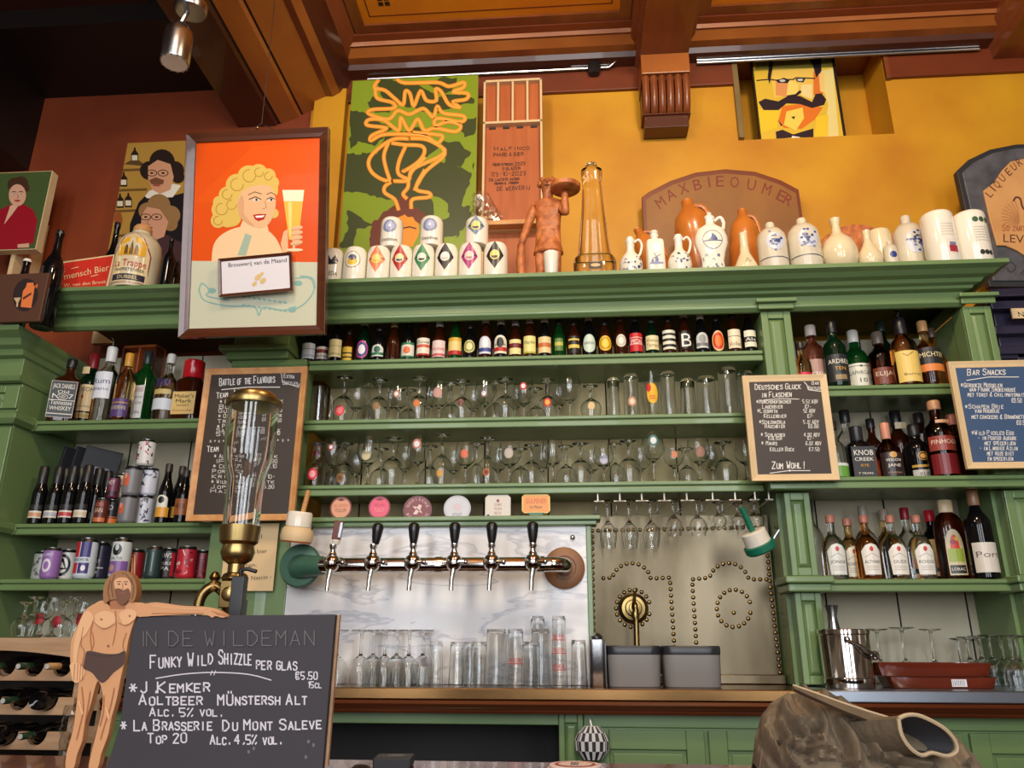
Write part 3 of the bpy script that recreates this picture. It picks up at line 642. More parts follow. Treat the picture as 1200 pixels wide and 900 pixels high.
def L_shield(col, z0=.10, z1=.50, words=(), core=None):
    def f(d, R, H):
        a, b = z0*H, z1*H
        d.poly([(-R*.72, a), (R*.72, a), (R*.85, a+(b-a)*.75), (R*.45, b-(b-a)*.06), (0, b), (-R*.45, b-(b-a)*.06), (-R*.85, a+(b-a)*.75)], col, 0)
        if core: d.ell(0, a+(b-a)*.82, R*.16, (b-a)*.08, core, 1)
        d.line([(-R*.6, a+(b-a)*.55), (0, a+(b-a)*.68), (R*.6, a+(b-a)*.55)], .0012, (60, 60, 70), 1)
        for k in range(3): d.rect(-R*.5, a+(b-a)*(.14+.06*k), R*.5, a+(b-a)*(.155+.06*k), (150, 146, 140), 1)
        for s, q, hh, c in words: h = (b-a)*hh; d.type(s, 0, a+(b-a)*q, h, c, 2, w=min(1.3*R, h*1.05*len(s)), up=1, cx=True)
    return f
def both(*fs):
    def f(d, R, H):
        for g in fs: g(d, R, H)
    return f
# --- the row of beer bottles on the top middle shelf
G = 'beer bottles in a row on the top middle shelf'
RD, GN, BL, YE, GO = (186, 40, 36), (40, 112, 78), (60, 70, 140), (232, 196, 60), (214, 160, 40)
rows = [
 (361, 385, 'black_bottle', None, L_rect((196, 208, 232), .10, .50, bands=((.62, .66, (90, 110, 150)),), words=(('AUGUSTIN', .1, .16, (50, 60, 90)),)), 'stubby beer bottle with a pale blue label, leftmost in the beer row'),
 (377, 384, 'black_bottle', None, L_rect((226, 222, 214), .10, .50, bands=((.58, .82, (130, 50, 40)), (.0, .2, K_)), words=(('Weihen', .30, .2, K_),)), 'beer bottle whose white label has a brown-red band, second from left'),
 (392, 378, 'black_bottle', (220, 214, 200), L_rect((222, 206, 150), .10, .50, words=(('Braufactum', .12, .14, (60, 50, 30)),), bands=((.62, .64, (60, 50, 30)),)), 'black beer bottle with cream label and white cap beside the poster frame'),
 (407, 386, 'brown_bottle', None, L_rect((222, 184, 52), .12, .50, .8, bands=((.2, .3, K_), (.5, .6, K_)), words=()), 'narrow brown beer bottle with a striped yellow and black label'),
 (424.6, 377, 'dark_green_bottle', (214, 208, 200), L_ell((206, 66, 150), .30, .95, .20, (60, 70, 130), (236, 226, 232)), 'beer bottle with a magenta oval label and white cap'),
 (442.7, 384, 'black_bottle', None, L_arch((212, 218, 206), .16, .47, .95, GN, (40, 90, 80)), 'beer bottle with an arched white and teal label'),
 (460, 379, 'brown_bottle', (206, 180, 130), None, 'unlabelled red-brown beer bottle with a big gold foil cap'),
 (477.6, 378, 'black_bottle', None, L_rect((222, 220, 200), .10, .46, bands=((.0, .12, GN), (.85, 1, GN)), words=()), 'beer bottle whose green-edged label carries an orange disc'),
 (495.7, 376, 'brown_bottle', (90, 40, 30), L_rect((234, 224, 206), .14, .54, bands=((.45, .62, (206, 90, 70)), (.0, .1, RD)), words=(('Duvel', .68, .18, K_),)), 'brown beer bottle with a white label crossed by a pale red band'),
 (514, 378, 'brown_bottle', (236, 236, 236), L_rect((236, 206, 200), .10, .50, bands=((.05, .2, (200, 90, 96)),), words=(('Vedett', .4, .2, (190, 60, 60)),)), 'brown beer bottle with a pink label and bright white foil top'),
 (533, 376, 'green_bottle', (40, 70, 50), L_rect((236, 206, 130), .14, .54, bands=((.0, .24, RD), (.8, 1, (220, 170, 50))), words=()), 'green beer bottle with a yellow label over a red strip'),
 (550.5, 381, 'black_bottle', None, L_ell((216, 206, 130), .36, .85, .17, (150, 150, 80), (226, 220, 160)), 'dark beer bottle with an olive green round label'),
 (568.6, 374, 'brown_bottle', (214, 214, 210), L_arch((216, 216, 230), .14, .54, .95, BL, (236, 236, 240)), 'amber beer bottle with an arched white and blue label'),
 (586.7, 376, 'black_bottle', (206, 200, 190), L_arch((230, 222, 200), .14, .58, 1.05, RD, K_, (('ERDINGER', .42, .12, K_),)), 'wide beer bottle with a cream, black and red arched label'),
 (604, 376, 'brown_bottle', (180, 180, 180), L_rect((236, 220, 150), .14, .50, .95, bands=((.42, .74, (110, 30, 36)),)), 'brown beer bottle with a cream label and dark wine-red band'),
 (621, 375, 'brown_bottle', (170, 160, 140), L_rect((232, 220, 140), .12, .54, 1.0, bands=((.0, .1, (180, 170, 60)),), words=(('Hapkin', .55, .2, (90, 90, 30)),)), 'brown beer bottle with a plain yellow-green label'),
 (638.5, 374, 'black_bottle', (220, 220, 210), L_rect((236, 206, 150), .12, .50, 1.1, bands=((.35, .62, (200, 110, 60)),)), 'brown beer bottle with a peach label and orange lettering band'),
 (655.4, 375, 'green_bottle', None, L_rect((90, 120, 50), .2, .50, .6, bands=((.4, .7, (190, 180, 70)),)), 'slim green glass beer bottle with a small faded green label'),
 (673, 377, 'brown_bottle', None, L_rect((30, 28, 26), .12, .56, .85, bands=((.3, .5, (226, 196, 90)), (.75, .85, (226, 196, 90)))), 'dark beer bottle with a black label slashed in yellow'),
 (691, 371, 'black_bottle', (200, 196, 190), L_ell((196, 214, 196), .32, 1.0, .21, (206, 220, 206), None, (('SAISON', -.1, .28, K_),)), 'stout beer bottle with a pale mint oval label'),
 (709.7, 377, 'brown_bottle', None, L_ell((236, 190, 40), .36, 1.0, .20, (206, 150, 20), (240, 206, 80)), 'brown beer bottle with a golden yellow round label'),
 (728.3, 372, 'brown_bottle', (90, 60, 40), L_ell((226, 218, 206), .38, .75, .15, (206, 190, 170), (232, 226, 214)), 'brown beer bottle with a white rosette label'),
 (746, 372, 'black_bottle', (60, 60, 64), L_rect((200, 36, 40), .12, .56, 1.1, words=(('SPECIAL', .42, .24, (240, 234, 224)),), bands=((.38, .41, W_), (.74, .77, W_))), 'beer bottle with a bright red label crossed by white lettering'),
 (765, 374, 'dark_green_bottle', (60, 56, 50), L_rect((226, 214, 168), .16, .52, 1.1, words=(('Vieux', .55, .24, (130, 96, 40)), ('Temps', .2, .24, (130, 96, 40)))), 'dark green beer bottle with a parchment coloured label'),
 (785, 373, 'brown_bottle', None, L_rect((232, 226, 204), .16, .64, 1.1, bands=((.12, .26, K_), (.42, .56, K_), (.72, .84, K_))), 'wide beer bottle with a cream label in three black lines'),
 (804, 367, 'brown_bottle', (232, 230, 224), L_rect((24, 22, 24), .14, .54, 1.0, words=(('B', .12, .75, (238, 234, 226)),)), 'beer bottle with a big white letter B on black'),
 (823.5, 369, 'black_bottle', (226, 224, 220), L_arch((206, 208, 206), .16, .52, .95, (120, 120, 122), (150, 152, 150)), 'beer bottle with a silver grey arched label'),
 (842, 372, 'black_bottle', None, L_ell((232, 190, 130), .34, .95, .26, (210, 50, 30), (230, 120, 40)), 'beer bottle with a large scarlet oval label edged in cream'),
 (861.7, 368, 'brown_bottle', (50, 44, 40), L_rect((236, 222, 190), .14, .58, 1.05, words=(('Vollen', .12, .22, (110, 70, 40)),), bands=((.62, .65, (90, 60, 40)),)), 'amber beer bottle with a tall cream label, second from right in the beer row'),
 (880, 367, 'black_bottle', (90, 50, 40), L_rect((232, 224, 200), .16, .54, .95, bands=((.3, .62, K_),), words=(('Ale', .36, .2, W_),)), 'beer bottle with a cream label and black ribbon, rightmost in the beer row')]
YBEER = YS+.075
for px, top, gl, cap, lab, txt in rows:
    o = bottle('beer_bottle', txt, 'bottle', px, YBEER, ZM[0], top, 16.5, 'steinie', gl, cap or (40, 34, 30), lab, G, base=419, capz=.88)
    if 'orange disc' in txt:
        d = D(); d.ell(0, .28*.19, .014, .016, (226, 106, 60), 3); R = .0285
        MB().paste(d, lambda u, v, h: (math.sin(u/.031)*(.032+h), -math.cos(u/.031)*(.032+h), v), m='satin_pigment', strip=.008).build('label_disc', o)
# --- left bay, spirits
def band(z0, z1, col, w=3.1):
    return lambda d, R, H: d.rect(-R*w, z0*H, R*w, z1*H, col, 0)
Z = ZL[0]; G = 'spirits on the top shelf at left'; Y1 = YS+.09
bottle('whiskey_bottle', 'square whiskey bottle with a black and white label at left end of spirits shelf', 'bottle', 71, Y1, Z, 424, 29, 'square', 'brown_bottle', K_,
  both(L_rect((24, 22, 24), .06, .60, .92, bord=(220, 214, 200), words=(('JACK DANIELS', .80, .13, W_), ('Old', .66, .09, W_), ('No.7', .52, .13, W_), ('Tennessee', .34, .13, W_), ('WHISKEY', .19, .11, W_)), bands=((.08, .10, W_), (.46, .475, W_))), lambda d, R, H: (d.ell(0, .365*H, R*.42, .045*H, (220, 214, 200), 1, rot=0), d.ell(0, .365*H, R*.38, .037*H, (24, 22, 24), 2), d.type('No.7', 0, .35*H, .03*H, W_, 3, w=R*.5, up=1, cx=True))), G, rz=.35, base=490)
bottle('whiskey_bottle', 'green whiskey bottle with a cream label and red cap', 'bottle', 97, Y1, Z, 407, 26, 'tall', 'dark_green_bottle', (150, 30, 34),
  both(L_rect((232, 208, 158), .22, .56, 1.2, words=(('JAMESON', .74, .16, K_), ('IRISH WHISKEY', .14, .07, (90, 60, 40)))), lambda d, R, H: (d.ell(0, .40*H, R*.2, .03*H, (190, 60, 30), 2), d.rect(-R*.35, .70*H, R*.35, .79*H, (226, 200, 150), 1), d.rect(-R*1.2, .13*H, R*1.2, .20*H, (190, 160, 90), 0), d.type('TRIPLE DISTILLED', 0, .15*H, .025*H, K_, 1, w=R*1.7, up=1, cx=True))), G, base=491, capz=.80)
o = bottle('rum_bottle', 'clear spirit bottle with white label and metal pourer', 'bottle', 117, Y1, Z, 408, 27, 'tall', 'clear_spirit', (226, 226, 226), L_rect((226, 228, 236), .30, .64, .9, words=(('Rum', .55, .2, (60, 70, 120)), ('Blanc', .3, .12, (60, 70, 120)))), G, base=491, capz=.80)
mb = MB(); h = A(117, 408, Y1).z-Z; mb.lathe([(.014, h-.012), (.015, h+.004), (.006, h+.012)], 'black_plastic', 14); mb.tube([(0, 0, h), (.002, 0, h+.03), (-.012, 0, h+.05)], .005, 'chrome'); mb.build('pourer', o)
bottle('brandy_bottle', 'slim amber bottle with purple label and gold cap', 'bottle', 140, Y1-.045, Z, 415, 22, 'tall', 'pale_amber', (206, 150, 50), L_rect((88, 62, 120), .04, .30, 1.1, words=(('RESERVE', .4, .2, (226, 206, 150)),), bands=((.75, .8, GO),)), G, base=491, capz=.80)
bottle('gin_bottle', 'green gin bottle with white label, standing before the wooden box', 'bottle', 162, Y1-.02, Z, 405, 28, 'square', 'green_bottle', (40, 46, 44), L_rect((226, 226, 226), .08, .50, .88, words=(('GORDONS', .80, .13, (150, 60, 70)), ('London', .60, .1, (90, 90, 96)), ('Dry Gin', .42, .1, (90, 90, 96)), ('SPECIAL', .14, .09, K_))), G, rz=-.12, base=491, capz=.82)
bottle('vodka_bottle', 'clear vodka bottle with purple lettering and silver cap', 'bottle', 190, Y1, Z, 416, 27, 'round', 'clear_spirit', (206, 208, 210), both(L_rect((214, 218, 226), .16, .32, 1.1), lambda d, R, H: (d.type('VODKA', 0, .50*H, .10*H, (70, 50, 140), 2, w=R*1.5, up=1, cx=True), d.rect(-R*.8, .38*H, R*.8, .45*H, (206, 180, 110), 1))), G, base=491, capz=.86)
bottle('bourbon_bottle', 'square bourbon bottle with cream label dipped in red wax', 'bottle', 219, Y1, Z, 425, 30, 'square', 'brown_bottle', (200, 24, 36), L_rect((226, 190, 120), .08, .44, .92, words=(("Maker's", .72, .17, K_), ('Mark', .50, .17, K_), ('WHISKY', .34, .09, (90, 50, 30)), ('Kentucky', .12, .1, (170, 60, 40)))), G, base=491, capz=.70, capm='gloss_pigment')
bottle('liqueur_bottle', 'small stoppered bottle at the back, between gin and vodka', 'bottle', 188, YS+.24, Z, 424, 20, 'round', 'pale_amber', (206, 170, 120), None, G, base=491)
bottle('liqueur_bottle', 'dark bottle at the back, left of the red waxed bourbon', 'bottle', 210, YS+.26, Z, 434, 17, 'tall', 'red_brown_spirit', (40, 26, 24), L_rect((200, 110, 50), .7, .8, .4), G, base=491)
bottle('liqueur_bottle', 'small red bottle at right end of the spirits shelf by the chalkboard', 'bottle', 236, YS+.16, Z, 440, 18, 'tall', 'red_brown_spirit', (170, 30, 34), L_rect((206, 60, 40), .1, .5, 1.1), G, base=491)
q = A(163, 450, YS+.26); t = thing('wooden_box', 'open wooden bottle box at the back of the spirits shelf', 'box', (q.x, YS+.262, Z+.0012), -.06)
wb, hb = .085, A(163, 408, YS+.26).z-Z; mb = MB(); mb.box(-wb, .03, 0, wb, .04, hb, 'orange_wood'); mb.box(-wb, -.04, 0, -wb+.01, .03, hb, 'dark_wood'); mb.box(wb-.01, -.04, 0, wb, .03, hb, 'dark_wood'); mb.box(-wb, -.04, hb-.012, wb, .03, hb, 'orange_wood'); mb.box(-.004, -.04, 0, .004, .03, hb, 'orange_wood'); mb.build('box_shell', t, bev=.002)
d = D(); d.type('RESERVE', -.035, hb*.62, .014, K_, 1, w=.05, up=1, cx=True); mb = MB(); mb.box(-.07, -.046, hb*.55, -.01, -.041, hb*.75, 'orange_wood'); mb.paste(d, lambda u, v, h: (u, -.046-h, v)); mb.build('box_plaque', t)
# --- left bay, second shelf: menus, dark bottles, cans
Z = ZL[1]
for i, (px, py0, rz, w, ww, lab) in enumerate(((14, 519, .95, .17, .016, 'black menu cover leaning against the side panel, leftmost of three'), (27, 519, .9, .17, .016, 'middle one of three black menu covers on the left shelf'), (42, 520, .35, .15, .018, 'black menu cover with a grey emblem, in front of the other two'))):
    q = A((8, 24, 36)[i], 610, YS+.02); h = A(30, py0, YS+.04).z-Z; t = thing('menu_book', lab, 'menu', (q.x+.062-.004*i, YS+.14, Z+.0012), 0, 'black menus on the left shelf')
    M = Matrix.Rotation(math.radians(-9), 4, 'Y') @ Matrix.Rotation(.75-.18*i, 4, 'Z')
    Mt = Matrix.Rotation(math.radians(9), 4, 'Y') @ Matrix.Rotation((1.15, 1.1, .62)[i], 4, 'Z'); t.location.z -= min((Mt @ Vector((a, b, 0))).z for a in (0, w) for b in (0, ww))
    mb = MB(); mb.box(0, 0, 0, w, ww, h, 'charcoal', None, Mt); mb.build('cover', t, bev=.003)
    if i == 2:
        d = D(); d.poly([(.06, h*.66), (.11, h*.66), (.115, h*.76), (.055, h*.76)], (150, 150, 156)); d.ell(.085, h*.64, .022, .03, (40, 40, 44), 1)
        mb = MB(); R_ = Matrix.Rotation(math.radians(9), 4, 'Y') @ Matrix.Rotation(.62, 4, 'Z'); mb.paste(d, lambda u, v, h: tuple(R_ @ Vector((u, -h-.0006, v)))); mb.build('emblem', t)
G = 'black capped bottles on the menu shelf'
for k, (px, Y, top, c, b, txt) in enumerate(((40, .05, 547, (206, 150, 110), 1, 'with an orange-brown label band beside the menus'), (58, .05, 548, (170, 172, 182), 1, 'with a grey label band, second from the menus'), (75.5, .05, 547, (190, 60, 60), 1, 'with a red and white label band, third from the menus'), (93, .05, 546, (206, 190, 160), 1, 'with a beige label band, fourth from the menus'), (106, .10, 549, (90, 80, 74), 0, 'half hidden behind the brown cans'), (117, .16, 552, (60, 54, 50), 0, 'at the back beside the purple can'), (66, .10, 549, (80, 70, 64), 0, 'at the back between second and third front bottles'), (84, .10, 548, (80, 70, 64), 0, 'at the back between third and fourth front bottles'))):
    bottle('black_bottle', 'black bottle '+txt, 'bottle', px, YS+Y, Z, top, 16.5, 'beer', 'black_bottle', (34, 32, 34), both(L_rect((222, 214, 200), .10, .22, 1.25, bands=((.2, .75, c),)), L_rect((40, 38, 38), .24, .32, 1.25)) if b else L_rect(c, .10, .22, 1.2), G, base=610, capz=.66)
    if b:
        pass
for k, (px, Y, top, lab, txt) in enumerate(((189, .06, 544, both(L_rect((226, 160, 50), .10, .26, 1.2), L_arch((226, 222, 210), .26, .46, .9, None, K_)), 'black beer bottle with a cream and orange label beside the cans'), (205, .14, 548, L_rect((222, 170, 70), .12, .30, 1.1), 'black beer bottle at the back with an amber label'), (211, .05, 551, L_rect((150, 84, 40), .14, .44, 1.2, words=(('40', .4, .3, (80, 40, 20)),)), 'dark bottle with a brown label beside the tall chalkboard'), (222, .15, 548, L_rect((120, 70, 40), .2, .36, 1.0), 'dark bottle behind the edge of the tall chalkboard'))):
    bottle('beer_bottle', txt, 'bottle', px, YS+Y, Z, top, 17, 'beer', 'black_bottle', (60, 50, 44), lab, 'dark bottles at right of the can stack', base=610)
def can(px, Y, zs, base, top, wpx, body, lab, txt, group, lid='steel', z=None):
    q = A(px, base, Y); dd = (q-CAM).dot(_F); R = wpx*dd/FPX/2; H = A(px, top, Y).z-(A(px, base, Y).z); zz = (zs if z is None else z)+.0012
    X = A(px, base, Y).x; o = thing('drink_can', txt, 'can', (X, Y, zz), 0, group); RND.append((o, R*1.01, zz, zz+H))
    MB().lathe([(.001, .004), (R*.72, .003), (R*.78, 0), (R*.98, H*.06), (R, H*.09), (R, H*.90)], 'satin_pigment', 26, col=body).build('can_body', o)
    MB().lathe([(R, H*.90), (R*.86, H*.965), (R*.9, H*.985), (R*.9, H), (R*.82, H), (R*.80, H*.98), (.001, H*.98)], lid, 26).build('can_lid', o)
    if lab:
        d = D(); lab(d, R, H); MB().paste(d, lambda u, v, h: (math.sin(u/R)*(R+h), -math.cos(u/R)*(R+h), v), m='satin_pigment', strip=R*.2).build('can_print', o)
    return H
def pr(*items):      # printed pattern on a can: ('r',u0,v0,u1,v1,col) in units of R and H
    def f(d, R, H):
        for it in items:
            if it[0] == 'r': d.rect(it[1]*R, it[2]*H, it[3]*R, it[4]*H, it[5], it[6] if len(it) > 6 else 0)
            if it[0] == 'e': d.ell(it[1]*R, it[2]*H, it[3]*R, it[4]*H, it[5], it[6] if len(it) > 6 else 1)
            if it[0] == 't': h = it[4]*H; d.type(it[1], it[2]*R, it[3]*H, h, it[5], 3, w=it[6]*R, up=1, cx=True)
            if it[0] == 'l': d.line([(a*R, b*H) for a, b in it[1]], it[2]*R, it[3], 2)
    return f
sq = random.Random(3)
def squiggle(cols, n=14):
    def f(d, R, H):
        for k in range(n):
            u, v = sq.uniform(-1.1, 1.1)*R, sq.uniform(.12, .85)*H
            d.line([(u, v), (u+sq.uniform(-.3, .3)*R, v+sq.uniform(-.1, .1)*H), (u+sq.uniform(-.4, .4)*R, v+sq.uniform(-.12, .12)*H)], R*.12, cols[k % len(cols)], 1+k % 3)
    return f
G = 'cans stacked on the menu shelf'; Yc = YS+.06
H1 = can(117, Yc, Z, 610, 581, 15, (96, 40, 34), pr(('t', 'SIAN', 0, .42, .18, (226, 190, 160), 1.4), ('r', -1.2, .05, 1.2, .22, (200, 110, 60)), ('t', 'HORN', 0, .66, .16, (206, 120, 90), 1.4)), 'brown can with orange foot on the bottom of the stack', G)
H2 = can(129, Yc+.02, Z, 610, 580, 17, (44, 40, 42), pr(('t', 'ILO', .1, .58, .2, (226, 222, 214), 1.1), ('r', -1.4, .06, 1.4, .26, (232, 120, 50)), ('r', -1.4, .30, 1.4, .33, (232, 120, 50))), 'black can with an orange band on the bottom of the stack', G)
H3 = can(148, Yc, Z, 610, 578, 21, (120, 118, 122), pr(('e', -.3, .5, .4, .2, (206, 100, 70)), ('e', -.35, .62, .18, .1, (226, 160, 140), 2), ('r', -1.4, .9, 1.4, .93, K_)), 'grey can with a red figure on the bottom of the stack', G, 'black_plastic')
H4 = can(167, Yc, Z, 610, 575, 21, (206, 208, 220), squiggle(((50, 50, 90), (90, 90, 130), (60, 60, 70))), 'white can covered in dark blue scribbles on the bottom of the stack', G)
can(132, Yc, Z, 578, 553, 13, (110, 50, 74), pr(('t', 'HEY', 0, .6, .2, (230, 210, 210), 1.3), ('r', -1.2, .1, 1.2, .3, (60, 30, 50))), 'plum coloured can with black lid stacked at left', G, 'black_plastic', z=Z+max(H1, H2)+.001)
can(142, Yc+.05, Z, 577, 548, 13, (190, 170, 130), squiggle(((90, 40, 30), (226, 210, 190))), 'beige patterned can at the back of the upper stack', G, z=Z+max(H2, H3)+.001)
can(153, Yc-.004, Z, 577, 544, 20, (126, 124, 128), pr(('e', -.2, .5, .42, .22, (206, 100, 70)), ('e', -.3, .66, .18, .1, (226, 160, 140), 2), ('r', -1.4, .88, 1.4, .93, K_)), 'grey can with a red figure in the upper stack', G, 'black_plastic', z=Z+H3+.001)
H5 = can(173, Yc, Z, 576, 544, 21, (206, 208, 220), squiggle(((50, 50, 90), (90, 90, 130), (60, 60, 70))), 'white can covered in dark blue scribbles in the upper stack', G, z=Z+H4+.001)
can(169.5, Yc, Z, 545, 515, 20, (220, 216, 214), squiggle(((40, 36, 40), (190, 50, 50), (60, 60, 66)), 20), 'white, red and black can on the very top of the stack', G, z=Z+H4+H5+.002)
# third shelf: cans
Z = ZL[2]; G = 'cans on the lowest left shelf'
can(46, YS+.12, Z, 676, 642, 18, (170, 172, 168), squiggle(((90, 90, 90), (60, 60, 60))), 'grey patterned can at left end of the lowest can row', G)
can(57, YS+.05, Z, 677, 641, 20, (150, 108, 176), pr(('e', .05, .42, .5, .22, (222, 214, 226)), ('e', .05, .42, .3, .13, (150, 108, 176), 2), ('t', 'KLARO', 0, .72, .1, (232, 226, 236), 1.2)), 'lilac can with a white round emblem', G)
can(76, YS+.05, Z, 677, 641, 20, (224, 222, 216), pr(('e', 0, .48, .92, .36, K_), ('e', 0, .48, .66, .26, (224, 222, 216), 2), ('l', [(-.5, .36), (.5, .36), (0, .68), (-.5, .36)], .22, K_), ('t', 'MOERSLEUTEL', 0, .13, .06, K_, 1.2)), 'white can with a black circle and triangle', G)
can(97, YS+.04, Z, 677, 630, 23, (206, 216, 226), pr(('r', -1.2, .52, -.2, .9, (206, 44, 50)), ('r', -.1, .52, .9, .9, (60, 50, 120)), ('r', -1.2, .12, -.2, .38, (206, 44, 50)), ('r', -.1, .12, .9, .38, (60, 50, 120)), ('t', 'ANCHOR', 0, .42, .07, K_, 1.6), ('e', .4, .25, .22, .07, (226, 226, 232), 2)), 'tall can with red, white and blue blocks', G)
can(114, YS+.12, Z, 676, 632, 20, (48, 44, 66), pr(('t', 'PORT', 0, .45, .08, (226, 222, 226), 1.2), ('r', -1, .3, 1, .33, (200, 200, 206)), ('e', 0, .2, .4, .05, (200, 200, 206))), 'tall navy can behind the red, white and blue one', G)
can(124, YS+.12, Z, 676, 634, 19, (106, 92, 110), squiggle(((60, 50, 66), (150, 140, 150))), 'tall mauve can at the back beside the navy one', G)
can(138, YS+.04, Z, 677, 630, 22, (206, 212, 212), pr(('r', -1.4, .1, 1.4, .42, (130, 92, 160)), ('e', 0, .70, .5, .14, K_), ('e', 0, .76, .2, .08, (206, 212, 212), 2), ('t', 'UILTJE', 0, .46, .06, (60, 50, 80), 1.3), ('e', -.3, .25, .3, .08, (190, 150, 120), 2)), 'tall pale can with black emblem over purple', G)
can(156, YS+.05, Z, 677, 641, 20, (150, 34, 40), pr(('l', [(-.9, .3), (-.5, .8), (.3, .8), (.6, .2)], .1, GO), ('l', [(-.4, .2), (-.2, .7), (.1, .7), (.3, .2)], .08, (226, 190, 70))), 'dark red can with gold lines', G)
can(177, YS+.05, Z, 677, 640, 19, (40, 60, 60), pr(('r', -.6, .2, -.45, .8, (150, 170, 160)), ('r', .3, .2, .4, .8, (120, 150, 140))), 'dark teal can with a pale stripe', G)
can(195, YS+.05, Z, 677, 640, 20, (50, 40, 44), pr(('t', 'JAWS', 0, .68, .16, W_, 1.5), ('t', 'DOUBLE', 0, .46, .1, W_, 1.5), ('t', 'IPA', 0, .28, .12, W_, 1.2), ('r', .75, .1, 1.2, .85, (190, 40, 50))), 'black can with white lettering and a red edge', G)
can(216, YS+.05, Z, 677, 640, 22, (196, 40, 56), squiggle(((226, 160, 160), (120, 16, 30), (236, 206, 200))), 'bright red patterned can near the brass tower', G)
can(235, YS+.09, Z, 676, 642, 19, (120, 30, 40), squiggle(((160, 60, 70), (80, 16, 26))), 'dark crimson can at right end of the lowest can row', G)
# --- right bay
Z = ZR[0]; G = 'whisky bottles on the top right shelf'; Y1 = YS+.08
o = bottle('flask_bottle', 'small flask with a red number tag at left end of the whisky shelf', 'bottle', 944, Y1, Z, 405, 20, 'round', 'pale_amber', (60, 50, 44), L_rect((206, 40, 70), .02, .30, .8, words=(('14', .25, .55, W_),)), G, base=450)
bottle('whisky_bottle', 'whisky bottle with amber shoulders and a mauve label', 'bottle', 958, Y1, Z, 376, 29, 'tall', 'rose_spirit', (206, 190, 180), L_rect((178, 140, 130), .02, .46, 1.2, words=(('Bruich', .5, .14, W_), ('laddich', .28, .12, (206, 60, 50)))), G, base=450, capz=.84)
bottle('whisky_bottle', 'dark green whisky bottle with a black label and black cap', 'bottle', 984, Y1, Z, 380, 26, 'tall', 'dark_green_bottle', (26, 26, 28), both(L_rect((44, 46, 50), .06, .46, 1.2, words=(('ARDBEG', .66, .16, (232, 226, 206)), ('TEN', .42, .12, GO))), lambda d, R, H: d.rect(-R*.5, .09*H, R*.5, .16*H, (150, 130, 90), 2)), G, base=450, capz=.82)
bottle('whisky_bottle', 'green whisky bottle with a large white label and white neck', 'bottle', 1008, Y1, Z, 373, 29, 'tall', 'green_bottle', (232, 228, 218), both(L_rect((234, 230, 214), .06, .48, 1.2, words=(('LAPHROAIG', .62, .13, (40, 80, 60)), ('10', .36, .14, K_), ('ISLAY', .14, .07, (90, 90, 90))), bands=((.9, .92, (60, 90, 70)),)), lambda d, R, H: d.ell(0, .44*H, R*.12, .015*H, (60, 90, 70), 2)), G, base=450, capz=.82)
bottle('bourbon_bottle', 'brown bourbon bottle with dark cork beside the white label', 'bottle', 1037, Y1, Z, 383, 29, 'tall', 'red_brown_spirit', (110, 96, 86), L_rect((120, 60, 44), .12, .38, 1.1, words=(('ELIJAH', .5, .26, (226, 206, 180)),)), G, base=450, capz=.80)
bottle('whisky_bottle', 'dark whisky bottle at the back with a green cap', 'bottle', 1045, YS+.24, Z, 377, 26, 'tall', 'dark_green_bottle', (50, 66, 56), None, G, base=450)
o = bottle('bourbon_bottle', 'tall amber bottle with yellow label and twisted black stopper', 'bottle', 1066, Y1-.02, Z, 374, 30, 'tall', 'amber_spirit', (30, 26, 30), both(L_rect((232, 200, 110), .04, .48, 1.1, words=(('Barrel', .2, .08, (120, 80, 30)),)), lambda d, R, H: d.line([(-R*.5, .44*H), (-R*.2, .40*H), (R*.3, .46*H)], .003, (150, 110, 40), 2)), G, base=450, capz=.76)
h = A(1066, 374, Y1-.02).z-Z; mb = MB()
for k in range(4): mb.ball((.003*(-1)**k, 0, h+.004+k*.011), (.010-.001*k, .010-.001*k, .008), 'black_plastic', None, 10, 6)
mb.build('stopper', o)
bottle('whisky_bottle', 'clear round bottle with black label and cork stopper', 'bottle', 1093, Y1, Z, 375, 31, 'round', 'pale_amber', (186, 140, 90), L_rect((40, 36, 38), .22, .56, 1.15, bands=((.0, .3, (226, 130, 60)),), words=(('MICHTER', .6, .2, (232, 214, 160)),)), G, base=450, capz=.84)
bottle('whisky_bottle', 'amber bottle at right end behind the cork stoppered one', 'bottle', 1104, YS+.2, Z, 385, 24, 'round', 'amber_spirit', (90, 70, 60), None, G, base=450)
Z = ZR[1]; G = 'bottles on the middle right shelf'; Y1 = YS+.06
bottle('gin_bottle', 'clear bottle with a green foot half behind the brown chalkboard', 'bottle', 984, Y1, Z, 495, 24, 'round', 'clear_spirit', (50, 44, 44), L_rect((110, 170, 70), .06, .28, 1.3, bands=((.8, 1, (226, 230, 226)),)), G, base=560)
bottle('rye_bottle', 'square bottle with black label and bold white lettering', 'bottle', 1011, Y1, Z, 499, 29, 'square', 'black_bottle', (40, 38, 40), L_rect((50, 50, 52), .05, .60, .92, words=(('KNOB', .72, .17, (240, 236, 226)), ('CREEK', .54, .11, (240, 236, 226)), ('RYE', .36, .08, GO), ('7 YEARS', .12, .06, W_))), G, base=560, capz=.72)
bottle('whisky_bottle', 'clear bottle with black screw cap behind the square rye', 'bottle', 1001, YS+.2, Z, 481, 26, 'tall', 'clear_spirit', (40, 40, 42), None, G, base=560, capz=.84)
bottle('bourbon_bottle', 'bourbon bottle with pink waxed cap and black medallion label', 'bottle', 1046, Y1, Z, 496, 29, 'round', 'red_brown_spirit', (206, 140, 116), both(L_rect((44, 34, 36), .06, .46, 1.0, words=(('WIDOW', .62, .12, W_), ('JANE', .40, .12, W_), ('STRAIGHT', .12, .07, (190, 150, 110)))), L_ell((206, 160, 90), .42, .3, .05)), G, base=560, capz=.72)
